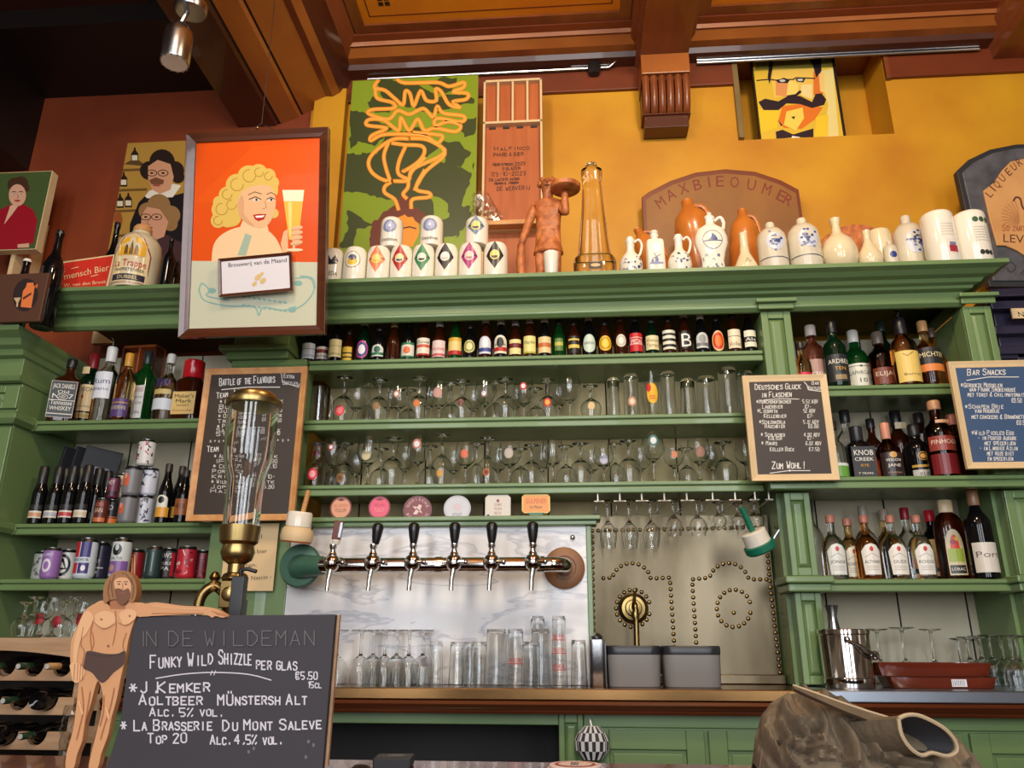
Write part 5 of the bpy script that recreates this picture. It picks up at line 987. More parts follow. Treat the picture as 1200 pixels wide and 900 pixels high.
# green and orange abstract painting on the cornice
PG = Plane((0, 3.56, ZC), (1, 0, 0), (0, 0, 1))
P = Picture('painting', 'green canvas with an orange winding line growing from a head, standing on the cornice', 'painting', PG, [(412, 94), (559, 89), (557, 316), (397, 318)], base=ZC+.001)
P.slab('canvas', .03, 'oak_pale', 0, 0)
Z = lambda zx, zy: (300+zx/4, zy/4)
Z2 = lambda zx, zy: (300+zx/4, 180+zy/4)
LG, DG, OG, BR = (132, 152, 34), (62, 70, 34), (240, 148, 44), (110, 52, 36)
rb = random.Random(11)
def blob(d, Zf, pts, col, L):
    q = []
    for a, b in zip(pts, pts[1:]+pts[:1]):
        n = max(2, int(math.hypot(b[0]-a[0], b[1]-a[1])/16))
        for i in range(n): q.append(Zf(a[0]+(b[0]-a[0])*i/n+rb.uniform(-6, 6), a[1]+(b[1]-a[1])*i/n+rb.uniform(-6, 6)))
    d.poly(q, col, L)
d = D(); d.rect(385, 80, 570, 330, LG)
for pts in ([(560, 372), (640, 370), (700, 400), (770, 400), (850, 450), (1000, 440), (1030, 480), (940, 500), (840, 530), (700, 500), (600, 470)], [(440, 515), (520, 530), (560, 570), (640, 600), (560, 680), (480, 660), (440, 700)], [(520, 480), (560, 450), (640, 490), (620, 530), (540, 520)], [(870, 660), (950, 670), (1010, 720), (960, 780), (890, 770)], [(930, 570), (1030, 550), (1030, 620), (980, 640)], [(415, 750), (520, 740), (560, 850), (620, 900), (415, 900)], [(830, 850), (930, 790), (1000, 830), (980, 900), (830, 900)], [(600, 640), (760, 600), (860, 680), (760, 780), (650, 850), (560, 760)], [(800, 390), (900, 360), (940, 370), (920, 430), (860, 440)]): blob(d, Z, pts, DG, 1)
for pts in ([(410, 180), (420, 0), (640, 0), (760, 60), (900, 40), (1010, 90), (990, 200), (1010, 300), (900, 450), (820, 470), (800, 300), (690, 230), (600, 210), (520, 190), (480, 160)], [(430, 260), (520, 320), (560, 330), (480, 370), (450, 440), (390, 440), (430, 360)]): blob(d, Z2, pts, DG, 1)
for pts in ([(960, 250), (1010, 110), (1020, 40), (1024, 240)], [(820, 190), (890, 220), (910, 300), (840, 310)], [(460, 420), (470, 360), (560, 330), (540, 430)], [(880, 390), (940, 380), (930, 430), (880, 430)]): blob(d, Z2, pts, LG, 2)
blob(d, Z2, [(530, 440), (545, 330), (600, 270), (660, 240), (690, 180), (710, 180), (740, 250), (800, 290), (780, 330), (640, 320), (590, 440)], BR, 3)
blob(d, Z2, [(640, 320), (700, 285), (760, 320), (765, 370), (730, 440), (640, 440)], OG, 4); d.line([Z2(690, 350), Z2(720, 344), (Z2(750, 352))], 1.6, (60, 30, 20), 5)
OL = ([(575, 375), (556, 412), (605, 425), (650, 462), (690, 492), (700, 430), (722, 440), (740, 497), (772, 428), (800, 472), (845, 472), (842, 420), (868, 430), (905, 490), (955, 505), (925, 478), (985, 466), (992, 440), (925, 432), (972, 412), (972, 388), (905, 406), (850, 388), (700, 390), (660, 370)],
 [(560, 420), (570, 462), (640, 482), (645, 508), (545, 515), (530, 535), (620, 560), (665, 520), (720, 537), (785, 510), (830, 550), (850, 500), (880, 532), (972, 545), (962, 572), (850, 556), (842, 590), (900, 572), (958, 588), (935, 618), (840, 602), (790, 612), (758, 560), (718, 612), (680, 553), (668, 612), (600, 565), (530, 562), (522, 588), (612, 602), (545, 635), (540, 660), (600, 632), (740, 632), (800, 642), (850, 672), (875, 642), (845, 632), (740, 622)],
 [(720, 652), (640, 655), (560, 710), (528, 760), (545, 810), (600, 845), (660, 850), (715, 845), (735, 795), (850, 740), (885, 710), (868, 690), (800, 655), (720, 650)],
 [(620, 672), (600, 730), (610, 790), (630, 850)], [(700, 690), (670, 760), (668, 815), (715, 842)], [(640, 672), (700, 680), (775, 685), (790, 715), (760, 760), (700, 800), (690, 800)], [(870, 690), (882, 730), (800, 800), (760, 860), (745, 890)])
for pts in OL: d.curve([Z(*p) for p in pts], 4.6, OG, 6); d.curve([Z(*p) for p in pts], 1.8, (250, 178, 80), 7)
for pts in ([(715, 120), (712, 160), (690, 190), (705, 210)], [(640, 130), (605, 155), (605, 185), (650, 215), (668, 262)], [(790, 80), (750, 165), (812, 185), (810, 205), (735, 215), (728, 255)], [(720, 110), (735, 80), (790, 20)]): d.curve([Z2(*p) for p in pts], 4.6, OG, 6); d.curve([Z2(*p) for p in pts], 1.8, (250, 178, 80), 7)
P.draw(d, 'painted_face', 0, 'satin_pigment')
# wooden tray board with writing
PG = Plane((0, 3.52, ZC), (1, 0, 0), (0, 0, 1))
P = Picture('wooden_rack', 'tall shallow wooden tray with four slots and burnt handwriting, standing on the cornice', 'board', PG, [(568, 95), (638, 93), (634, 276), (563, 278)], base=ZC+.001)
P.slab('tray_bottom', .012, 'orange_wood', .004, -.02); q = P.pre(600, 144)[1]; q2 = P.pre(600, 268)[1]
mb = MB(); w_, h_ = P.w/2, P.h
for a, b, c, e in ((-w_, 0, -w_+.012, h_), (w_-.012, 0, w_, h_), (-w_, h_-.014, w_, h_), (-w_, q-.007, w_, q+.007), (-w_, 0, w_, .03), (-w_, q2-.014, w_, q2+.014)): mb.prism([(a, b), (c, b), (c, e), (a, e)], P.f, -.03, .012, 'oak_pale')
for k in (1, 2, 3): x = -w_+2*w_*k/4; mb.prism([(x-.006, q), (x+.006, q), (x+.006, h_), (x-.006, h_)], P.f, -.03, .008, 'oak_pale')
mb.build('tray_rails', P.t, bev=.002)
mb = MB(); mb.prism([(-w_+.0, q2-.013), (w_*.9, q2-.013), (w_*.9, q2+.013), (-w_, q2+.013)], P.f, .0125, .07, 'pine'); mb.build('ledge', P.t, bev=.003)
mb = MB()
for k in range(4): x = -w_+.03+2*(w_-.01)*k/4; mb.prism([(x, q-.022), (x+.035, q-.022), (x+.035, q-.012), (x, q-.012)], P.f, -.02, -.015, 'charcoal')
mb.build('slot_tags', P.t)
d = D(); BK = (70, 30, 16)
for s_, x, y, h_, x1 in (('Halfinco', 579, 174, 4.6, 622), ('PAARD & BIER', 578, 181, 3.8, 614), ('Herfstbock 2023', 577, 192, 3.4, 616), ('11 GLAZEN', 588, 197, 3.0, 610), ('03-10-2023', 576, 204, 4.4, 617), ('De laatste avond', 573, 210, 3.4, 609), ('Menno & Jeroen', 579, 214, 2.8, 608), ('DE WERVERIJ', 582, 221, 4.4, 622)): d.text(s_, x, y, h_, BK, 1, w=.75, x1=x1, dy=-1.5, jit=.08)
P.draw(d, 'burnt_writing', -.0198)
# clear plastic bag on the ledge
q = A(573, 262, 3.47); t = thing('plastic_bag', 'crumpled clear plastic bag on the small ledge of the tray board', 'bag', (q.x, 3.475, P.t.location.z+q2+.0145))
mb = MB(); rb = random.Random(5); n, k = 18, 10; vs = []
for j in range(k):
    v = j/(k-1)
    for i in range(n):
        a = 2*math.pi*i/n; r = .075*(1-.55*v)*(1+rb.uniform(-.22, .22)); vs.append((-.01+r*math.cos(a)*1.1-.035*v, r*.30*math.sin(a), .002+v*.17+rb.uniform(-.008, .008)*(j > 0)))
mb.add(vs, [(j*n+i, j*n+(i+1) % n, (j+1)*n+(i+1) % n, (j+1)*n+i) for j in range(k-1) for i in range(n)], 'clear_film', None, False); mb.build('bag_film', t)
mb = MB()
for i in range(9): mb.ball((rb.uniform(-.05, .04), rb.uniform(-.015, .015), .014+rb.uniform(0, .05)), .011, 'satin_pigment', (206, 170, 130), 8, 5)
mb.build('bag_contents', t)
# moustache picture in the niche
PG = Plane((0, YW+.03, 0), (1, 0, 0), (0, 0, 1))
P = Picture('framed_painting', 'square framed painting of a moustached face in yellows, standing in the wall niche', 'painting', PG, [(882, 66), (982, 64), (987, 160), (888, 165)])
P.t.location.z = NZ0+.002; P.v0 = NZ0+.002
P.frame(.012, .03, 'black_iron'); P.slab('backing', .01, 'black_iron', .01, -.012)
Z = lambda zx, zy: (870+zx/6.316, 50+zy/6.316); zp = lambda pts: [Z(*p) for p in pts]
d = D(); YL = (226, 186, 60); d.rect(870, 40, 1000, 175, YL); d.poly(zp([(100, 100), (700, 60), (690, 170), (100, 190)]), (150, 140, 60), 1)
d.poly(zp([(560, 200), (690, 180), (720, 700), (600, 690), (640, 450)]), (232, 214, 140), 1)
for pts, c in (([(230, 180), (530, 180), (560, 260), (540, 400), (430, 360), (240, 400), (225, 300)], (236, 196, 90)), ([(250, 270), (340, 280), (330, 390), (250, 380)], (226, 150, 90)), ([(350, 260), (420, 300), (410, 370), (330, 380)], (244, 214, 110)), ([(440, 300), (520, 300), (520, 410), (440, 380)], (240, 216, 150)), ([(530, 200), (610, 220), (600, 370), (530, 380)], (222, 120, 50)), ([(570, 220), (612, 215), (610, 360), (580, 350)], (240, 200, 120)), ([(300, 460), (460, 440), (600, 470), (540, 560), (440, 630), (310, 620), (270, 570)], (226, 120, 40)), ([(330, 500), (450, 470), (460, 550), (400, 640), (310, 600)], (240, 210, 90)), ([(350, 490), (440, 480), (450, 550), (360, 560)], (244, 236, 180)), ([(120, 480), (280, 490), (260, 620), (140, 660)], (236, 200, 50)), ([(550, 540), (640, 520), (640, 680), (540, 690)], (238, 200, 50))): d.poly(zp(pts), c, 2)
DK = (44, 32, 40)
d.poly(zp([(122, 430), (170, 405), (270, 425), (340, 385), (430, 385), (520, 430), (545, 370), (590, 365), (625, 410), (610, 450), (520, 475), (430, 445), (330, 440), (270, 490), (160, 490)]), DK, 3); d.line(zp([(340, 390), (400, 380), (432, 352)]), 3, DK, 3)
d.poly(zp([(250, 270), (310, 250), (355, 265), (340, 290), (270, 288)]), DK, 3); d.poly(zp([(395, 262), (430, 245), (470, 258), (455, 285), (410, 280)]), DK, 3); d.line(zp([(110, 270), (200, 262), (250, 268), (380, 262), (400, 250), (540, 255)]), 1.4, DK, 3)
d.ell(*Z(300, 272), 3.5, 1.6, (200, 200, 190), 4, 10); d.ell(*Z(432, 266), 3.5, 1.6, (200, 200, 190), 4, 10)
d.poly(zp([(500, 110), (585, 105), (590, 200), (550, 250), (530, 170)]), DK, 3); d.poly(zp([(200, 110), (230, 110), (225, 190), (205, 300), (190, 250)]), DK, 3)
d.poly(zp([(365, 540), (395, 535), (385, 560)]), DK, 4); d.poly(zp([(250, 650), (300, 635), (380, 670), (530, 625), (530, 695), (390, 690), (255, 705)]), DK, 3); d.poly(zp([(370, 680), (430, 690), (420, 700), (370, 700)]), (236, 230, 210), 4)
d.poly(zp([(262, 560), (300, 600), (290, 610)]), DK, 4)
P.draw(d, 'painted_face', -.0118, 'satin_pigment', marg=.011)
# man and woman painting on the dark wall at left
PG = Plane((0, 3.60, ZC), (1, 0, 0), (0, 0, 1))
P = Picture('painting', 'painting of a bearded man above a woman with glasses, before the dark red wall', 'painting', PG, [(143, 168), (240, 164), (228, 334), (126, 336)], base=ZC+.001)
P.slab('canvas', .03, 'oak_pale', 0, 0); Z = lambda zx, zy: (zx/4, 180+zy/4); zp = lambda pts: [Z(*p) for p in pts]
d = D(); d.rect(110, 150, 250, 345, (176, 134, 60))
for y in (74, 168, 265, 380): d.poly(zp([(535, y), (690, y-6), (690, y+6), (535, y+12)]), (110, 80, 40), 1)
for x, y in ((580, 155), (563, 255), (602, 252), (632, 40)): d.poly(zp([(x-17, y), (x-17, y-40), (x-5, y-55), (x-4, y-68), (x+4, y-68), (x+5, y-55), (x+17, y-40), (x+17, y)]), (46, 30, 22), 2); d.rect(*Z(x-13, y-32), *Z(x+13, y-8), (216, 206, 180), 3)
d.poly(zp([(580, 50), (635, 20), (690, 60)]), (90, 66, 36), 2); d.ell(*Z(555, 310), 5, 10, (150, 80, 40), 2, 12)
d.poly(zp([(600, 480), (610, 330), (650, 230), (700, 180), (800, 200), (880, 180), (960, 260), (960, 620), (600, 620)]), (30, 24, 28), 2)
d.poly(zp([(680, 200), (700, 175), (800, 140), (850, 150), (810, 205), (690, 210)]), (226, 220, 206), 3)
for x, y, r in ((700, 80, 44), (760, 40, 60), (820, 80, 44), (835, 110, 30)): d.ell(*Z(x, y), r/4, r/4, (44, 30, 26), 3)
d.poly(zp([(695, 60), (740, 30), (800, 50), (815, 110), (800, 170), (750, 190), (715, 170), (695, 120)]), (206, 150, 116), 4); d.poly(zp([(700, 125), (730, 112), (770, 125), (765, 145), (710, 145)]), (120, 76, 50), 5); d.ell(*Z(735, 150), 5, 1.3, (160, 80, 66), 6, 10)
for x in (712, 765): d.line([(Z(x, 92)[0]+6*math.cos(a), Z(x, 92)[1]+3.6*math.sin(a)) for a in [i*.55 for i in range(13)]], .9, (60, 44, 36), 6); d.ell(*Z(x, 92), 2, 1.2, (44, 30, 26), 6, 8)
for x, y, r in ((690, 270, 40), (745, 245, 55), (800, 290, 46), (800, 330, 34)): d.ell(*Z(x, y), r/4, r/4, (150, 112, 70), 5)
d.poly(zp([(665, 290), (690, 250), (750, 262), (790, 320), (770, 390), (720, 410), (680, 370), (662, 330)]), (206, 150, 120), 6)
for x in (684, 735): d.line([(Z(x, 298)[0]+6*math.cos(a), Z(x, 298)[1]+3.6*math.sin(a)) for a in [i*.55 for i in range(13)]], .9, (70, 50, 40), 7); d.ell(*Z(x, 298), 2, 1.2, (44, 30, 26), 7, 8)
d.ell(*Z(700, 348), 4.5, 1.4, (160, 70, 66), 7, 10); d.line(zp([(702, 305), (690, 330), (705, 334)]), .8, (160, 104, 80), 7); d.poly(zp([(690, 415), (780, 380), (870, 430), (880, 520), (680, 520)]), (70, 46, 50), 5)
P.draw(d, 'painted_face', 0, 'satin_pigment')
# portrait of a man in a red shirt at far left
q = A(30, 246, 3.45); PG = Plane((q.x, 3.45, 0), (1, 0, 0), (0, 0, 1))
P = Picture('painting', 'portrait painting of a man in a red shirt on green ground at far left', 'painting', PG, [(-14, 203), (60, 200), (44, 290), (-14, 296)])
P.slab('canvas', .05, 'oak_pale', 0, 0); zp = lambda pts: [Z(*p) for p in pts]
d = D(); d.rect(-20, 190, 70, 300, (74, 92, 50)); Z = lambda zx, zy: (zx/4.09, 180+zy/4.09)
d.poly(zp([(-60, 460), (-50, 290), (20, 260), (60, 240), (100, 235), (160, 270), (180, 320), (160, 430), (120, 440), (80, 460)]), (160, 24, 40), 2); d.poly(zp([(50, 250), (100, 235), (60, 290), (20, 340)]), (226, 180, 150), 3)
for x, y, r in ((70, 150, 34), (100, 145, 36), (120, 165, 22)): d.ell(*Z(x, y), r/4.09, r/4.09, (76, 48, 34), 2)
face(d, *Z(84, 200), 13, (222, 168, 140), None, L=3); d.poly(zp([(85, 435), (140, 430), (140, 450), (85, 452)]), (222, 168, 140), 3)
P.draw(d, 'painted_face', 0, 'satin_pigment', marg=.004)
P.t.location.z = P.t.location.z
mb = MB(); f0 = P.f(0, 0, -.05); mb.box(-.012, .05, -.3, .012, .245, P.h*.6, 'oak_pale'); mb.build('wall_batten', P.t)
# ---------------------------------------------------------------- chalkboards
def chalkboard(label, quad, Y, m, fw, d, name='chalkboard', fm='pine', hk=.9, yh=3.08):
    pl = Plane((0, Y, 0), (1, 0, 0), (0, 0, 1)); P = Picture(name, label, 'chalkboard', pl, quad)
    P.frame(fw, .018, fm); P.slab('slate', .008, m, fw*.5, -.008); P.draw(d, 'chalk_writing', -.0078, clamp=False)
    mb = MB()
    for u in (-P.w*.3, P.w*.3): mb.tube([P.f(u, P.h*hk, -.017), P.f(u, P.h*hk, -(yh-Y)+.001)], .003, 'steel', 6)
    mb.build('hook', P.t); return P
CW = (226, 222, 214)
d = D()
d.text('Battle of the Flavours', 256, 451, 8.5, CW, x1=322, dy=-4, jit=.05); d.line([(259, 456), (290, 453), (327, 453)], 1.1, CW); d.text('Extra', 332, 442, 4.6, CW, x1=345, dy=1); d.text('Bottles', 331, 450, 4.6, CW, x1=349, dy=1); d.line([(329, 436), (330, 447), (349, 453), (350, 449)], .8, CW)
d.text('Team', 253, 466, 6.5, CW, x1=267, dy=-2); d.text('L', 274, 464, 8, CW)
for y, s, p in ((472, 'Oud Bier', 'Stk'), (478, 'Blond', '50'), (483, 'Gueuze', '€4.9'), (489, 'Old Ale', '€ Stk'), (495, 'Tripel', '€5.50'), (501, 'Pilsner', ''), (506, 'Saison', 'Stk'), (510, 'Stout', '€5.10')):
    d.text(('* ' if s[0] in 'OP' else '')+s, 257-(y-472)*.12, y, 4.3, CW, x1=286-(y-472)*.12, jit=.06)
    if p: d.text(p, 320-(y-472)*.1, y-1, 4.0, CW, x1=332-(y-472)*.1, jit=.06)
for k in range(4): d.text('x' if k % 2 == 0 else '+', 245+k*5, 518, 3.6, CW); d.text('x' if k % 2 == 0 else '+', 318+k*6, 517, 3.6, CW)
d.text('Team', 242, 529, 6.5, CW, x1=256, dy=-1)
for y, s, p in ((536, 'Alt Bier', 'Stk'), (542, 'IPA', '€4.90'), (548, 'Coffee', '€5.10'), (554, 'Porter', ''), (560, 'Kriek', '€ 10-'), (566, 'Wild Ale', 'Stk'), (572, 'Jopen', '€5.90'), (577, 'Hazy', '')):
    d.text(('* ' if s[0] in 'ACW' else '')+s, 250-(y-536)*.1, y, 4.3, CW, x1=280-(y-536)*.1, jit=.06)
    if p: d.text(p, 309-(y-536)*.12, y, 4.2, CW, x1=326-(y-536)*.12, jit=.06)
P = chalkboard('large chalkboard with pine frame headed Battle of the Flavours, hung behind the brass tower', [(240, 433), (361, 428), (343, 608), (217, 612)], 2.985, 'chalk_brown', .026, d)
d = D()
d.text('Deutsches Gluck', 885, 456, 6.4, CW, x1=940, dy=-1, jit=.05); d.text('in Flaschen', 893, 465, 6.2, CW, x1=929, dy=-1); d.line([(896, 468), (915, 466.5), (937, 467)], .8, CW)
d.line([(943, 447), (946, 450), (948, 456), (963, 458)], .9, CW); d.text('Bar', 952, 450, 4, CW, x1=961); d.text('Bottles', 948, 456, 4, CW, x1=963)
for y, s, x, p, x2 in ((472, '*Monchshofbacher', 887, '5.5% ABV', 941), (478, 'Lagerbier', 894, '€7-', 944), (483, '*Liebarth', 888, '5% ABV', 942), (489, 'Kellerbier', 896, '€7-', 947), (496, '*Schlenkerla', 890, '5.1% ABV', 942), (501, 'Rauchbier', 897, '€6.80', 948), (511, '* Schlacher', 892, '4.9% ABV', 943), (515, 'Kolsch', 901, '€7-', 947), (521, '* Mahrs', 893, '6.8% ABV', 945), (528, 'Keller Bock', 903, '€7.50', 949)):
    d.text(s, x, y, 4.6, CW, x1=x+2.45*len(s)+2, jit=.05); d.text(p, x2, y, 4.2, CW, x1=x2+2.1*len(p)+2, jit=.05)
d.text('Zum Wohl!', 905, 549, 8, CW, x1=944, dy=-1, jit=.05); d.line([(903, 554), (925, 551), (950, 551)], .9, CW); d.ell(926, 551, 1.2, 1.2, CW)
chalkboard('pine framed brown chalkboard headed Deutsches Gluck, in front of the right pilaster', [(871, 440), (970, 438), (983, 562), (880, 564)], 2.985, 'chalk_brown', .026, d, fm='oak_pale')
d = D()
d.text('Bar Snacks', 1135, 439, 7, CW, x1=1181, dy=-1, jit=.04); d.line([(1134, 445), (1160, 441), (1195, 441)], .9, CW)
for y, s, x, x1 in ((453, '*Gerookte Mosselen', 1127, 1176), (458, 'van Frank Smokehouse', 1137, 1192), (464, 'met toast & chilimayonaise', 1135, 1206), (471, '€9.50', 1187, 1199), (478, '*Schapen Brie', 1132, 1178), (483, 'van Noordje', 1144, 1173), (490, 'met crackers & Brandnetel', 1140, 1206), (497, '€8.50', 1193, 1206), (509, '*Wild Pickled Egg', 1140, 1190), (515, '- in Porter Augurk', 1147, 1193), (521, 'met specerijen', 1155, 1192), (527, '- in Lambiek Azijn', 1149, 1194), (533, 'met roze biet', 1158, 1190), (539, 'en specerijen', 1159, 1189)): d.text(s, x, y, 5, CW, x1=x1, jit=.05)
P = chalkboard('blue chalkboard with pale wood frame headed Bar Snacks at right edge', [(1113, 425), (1240, 419), (1255, 545), (1133, 552)], 2.985, 'chalk_blue', .026, d, fm='oak_pale')
# paper note on the post
PG = Plane((0, 3.055, 0), (1, 0, 0), (0, 0, 1))
P = Picture('paper_note', 'brownish paper note with a printed beer poem pinned to the green post', 'note', PG, [(262, 614), (324, 613), (323, 691), (262, 694)])
P.slab('paper', .0015, 'pigment', 0, 0, 0, (222, 190, 142)); d = D(); IK = (60, 46, 40)
for s, x, y, w in (('Ja!', 288, 616, 8), ('ja, ik wel', 275, 633, 32), ('een potje bier', 270, 650, 43), ('lusten.', 278, 666, 23), ('Nescio -', 294, 680, 24)): d.type(s, x, y, 5.0, IK, 1, w=w, dy=-2)
P.draw(d, 'printed_words', 0)
# red enamel sign, brown plaque
PG = Plane((0, 3.02, 0), (1, 0, 0), (0, 0, 1))
P = Picture('tin_sign', 'red tin sign with cream lettering propped on the cornice at left', 'sign', PG, [(54, 311), (133, 298), (129, 345), (52, 349)])
P.t.location.z = ZC+.001; P.v0 = ZC+.001; dz_ = P.h
c = [P.pre(54, 309), P.pre(133, 298)]; mb = MB(); mb.prism([(-P.w/2, 0), (P.w/2-.01, 0), (P.w/2, c[1][1]), (-P.w/2, c[0][1])], P.f, -.008, 0, 'satin_pigment', (226, 200, 150)); mb.prism([(-P.w/2+.006, .004), (P.w/2-.018, .004), (P.w/2-.009, c[1][1]-.008), (-P.w/2+.006, c[0][1]-.008)], P.f, -.006, .001, 'satin_pigment', (206, 50, 36)); mb.build('sign_plate', P.t)
d = D(); CR = (232, 200, 150)
d.type('Hij zegt', 58, 321, 5, CR, 1, w=19, dy=-2); d.type('Vleumensch Bier', 56, 332, 7.5, CR, 1, w=72, dy=-15); d.type('J. W. van den Broek', 70, 337, 4, CR, 1, w=55, dy=-5); d.line([(84, 315), (92, 313)], .8, CR); d.line([(107, 324), (115, 322)], .8, CR)
P.draw(d, 'sign_lettering', .0012)
q = A(20, 384, 2.84); PG = Plane((0, 2.832, ZLT+.001), (1, 0, 0), (0, 0, 1))
P = Picture('wooden_plaque', 'brown board with an oval picture of an orange bottle, on the far left cornice', 'sign', PG, [(-14, 322), (58, 319), (44, 383), (-14, 384)], base=ZLT+.0015)
P.slab('board', .02, 'pigment', 0, 0, .003, (84, 50, 32)); Z = lambda zx, zy: (zx/4.09, 180+zy/4.09); zp = lambda pts: [Z(*p) for p in pts]
d = D(); d.ell(*Z(122, 678), 14.5, 19.5, (40, 24, 22), 0, 28, rot=12); d.poly(zp([(100, 735), (110, 660), (125, 640), (130, 620), (160, 618), (166, 645), (150, 740)]), (226, 120, 60), 1); d.poly(zp([(110, 690), (150, 665), (152, 675), (112, 702)]), (90, 40, 30), 2); d.line(zp([(165, 640), (180, 628), (175, 645)]), 1, (226, 120, 60), 1); d.poly(zp([(66, 692), (100, 690), (88, 715), (86, 735), (78, 735), (80, 715)]), (206, 170, 130), 1)
P.draw(d, 'oval_picture', 0)
# arched board on the yellow wall
q = A(845, 312, 3.6); t = thing('arched_board', 'brown arched wooden board with faded gothic letters behind the jugs', 'board', (q.x, 3.6, ZC+.001))
pl = Plane((q.x, 3.6, ZC+.001), (1, 0, 0), (0, 0, 1)); f = local(pl)
ed = [pl.uv(*p) for p in ((757, 316), (752, 231), (760, 225), (785, 212), (815, 202), (850, 198), (885, 201), (915, 211), (936, 222), (940, 250), (944, 308))]
ed[0] = (ed[0][0], 0); ed[-1] = (ed[-1][0], 0)
mb = MB(); mb.prism(ed, f, -.02, 0, 'frieze_red'); mb.build('board_edge', t, bev=.003)
cx_, cy_ = sum(p[0] for p in ed)/len(ed), .25
mb = MB(); mb.prism([(cx_+(p[0]-cx_)*.955, max(.002, cy_+(p[1]-cy_)*.955)) for p in ed], f, -.01, .002, 'board_face' if mat('board_face', (150, 98, 36), .5, col2=(124, 76, 28), scale=3) else ''); mb.build('board_face', t)
d = D()
DY = 7
for ch, (x, y), an in zip('MAXBIEOUMER', ((777, 236), (789, 227), (803, 220), (818, 216), (831, 213), (843, 212), (860, 213), (879, 216), (896, 221), (912, 228), (920, 233)), (35, 28, 20, 14, 8, 2, -4, -10, -18, -26, -30)):
    g = D(); g.type(ch, 0, 0, 13, (122, 34, 18), 1, cx=True, w=3.5 if ch == 'I' else 11); ca, sa = math.cos(math.radians(-an)), math.sin(math.radians(-an))
    for pts, c, L, _k in g.q: d.poly([(x+u*ca-v*sa, y+DY+u*sa+v*ca) for u, v in pts], c, L)
mb = MB(); mb.paste(d, lambda u, v, h: tuple(f(u, v, h+.002)), pl.uv); mb.build('faded_letters', t)
# shaped liqueur sign at right
q = A(1180, 320, 3.45); pl = Plane((q.x, 3.45, q.z), (1, 0, 0), (0, 0, 1)); f = local(pl)
t = thing('shaped_sign', 'carved grey shaped sign with a tan shield and word LIQUEUR, above the dark cupboard', 'sign', pl(0, 0))
E1 = [(1121, 200), (1135, 187), (1160, 175), (1190, 169), (1220, 168), (1250, 172), (1290, 190), (1300, 205), (1280, 300), (1265, 336), (1160, 336), (1150, 305), (1140, 280), (1135, 262)]
mb = MB(); e1 = [pl.uv(*p) for p in E1]; mb.prism(e1, f, -.04, 0, 'charcoal'); cu, cv = pl.uv(1205, 250); mb.prism([(cu+(u-cu)*.93, cv+(v-cv)*.93) for u, v in e1], f, -.01, .008, 'carved_grey' if mat('carved_grey', (92, 92, 96), .45, col2=(66, 66, 72), scale=14, bump=.5) else ''); mb.build('carved_back', t, bev=.004)
E2 = [(1150, 226), (1163, 216), (1172, 202), (1182, 192), (1200, 188), (1220, 187), (1242, 195), (1252, 216), (1268, 226), (1262, 268), (1250, 292), (1225, 292), (1205, 306), (1190, 296), (1176, 290), (1166, 290), (1158, 262)]
mb = MB(); mb.prism([pl.uv(*p) for p in E2], f, .008, .02, 'shield_tan' if mat('shield_tan', (214, 160, 100), .5, col2=(196, 140, 84), scale=6) else ''); mb.build('shield', t, bev=.003)
d = D(); BN = (96, 50, 40)
for ch, (x, y), an in zip('LIQUEUR', ((1160, 233), (1164, 227), (1169, 222), (1175, 215), (1182, 208), (1188, 202), (1194, 197)), (52, 50, 48, 46, 42, 38, 34)):
    g = D(); g.type(ch, 0, 0, 9.5, BN, 1, cx=True, w=6 if ch != 'I' else 2.5); ca, sa = math.cos(math.radians(-an)), math.sin(math.radians(-an))
    for pts, c, L, _k in g.q: d.poly([(x+u*ca-v*sa, y+u*sa+v*ca) for u, v in pts], c, L)
d.type('LEVERT', 1172, 286, 9.5, BN, 1, w=52, dy=3); d.text('So zart', 1172, 273, 7, (170, 100, 60), 1, w=1.2, x1=1200); d.curve([(1185, 238), (1188, 234), (1193, 236), (1196, 246), (1206, 256)], 2.2, BN, 1)
for k in range(12): a = math.radians(100+k*14); d.curve([(1192, 262), (1192+9*math.cos(a), 258-9*math.sin(a)), (1190+19*math.cos(a), 255-17*math.sin(a))], 1.1, (180, 122, 74), 1)
mb = MB(); mb.paste(d, lambda u, v, h: tuple(f(u, v, h+.02)), pl.uv); mb.build('shield_lettering', t)
d = D()
for x, y in ((1175, 315), (1195, 322), (1220, 318)): d.curve([(x, y), (x+8, y-7), (x+14, y), (x+8, y+5), (x+4, y)], 1.6, (50, 50, 54), 1)
mb = MB(); mb.paste(d, lambda u, v, h: tuple(f(u, v, h+.008)), pl.uv); mb.build('carved_scrolls', t)
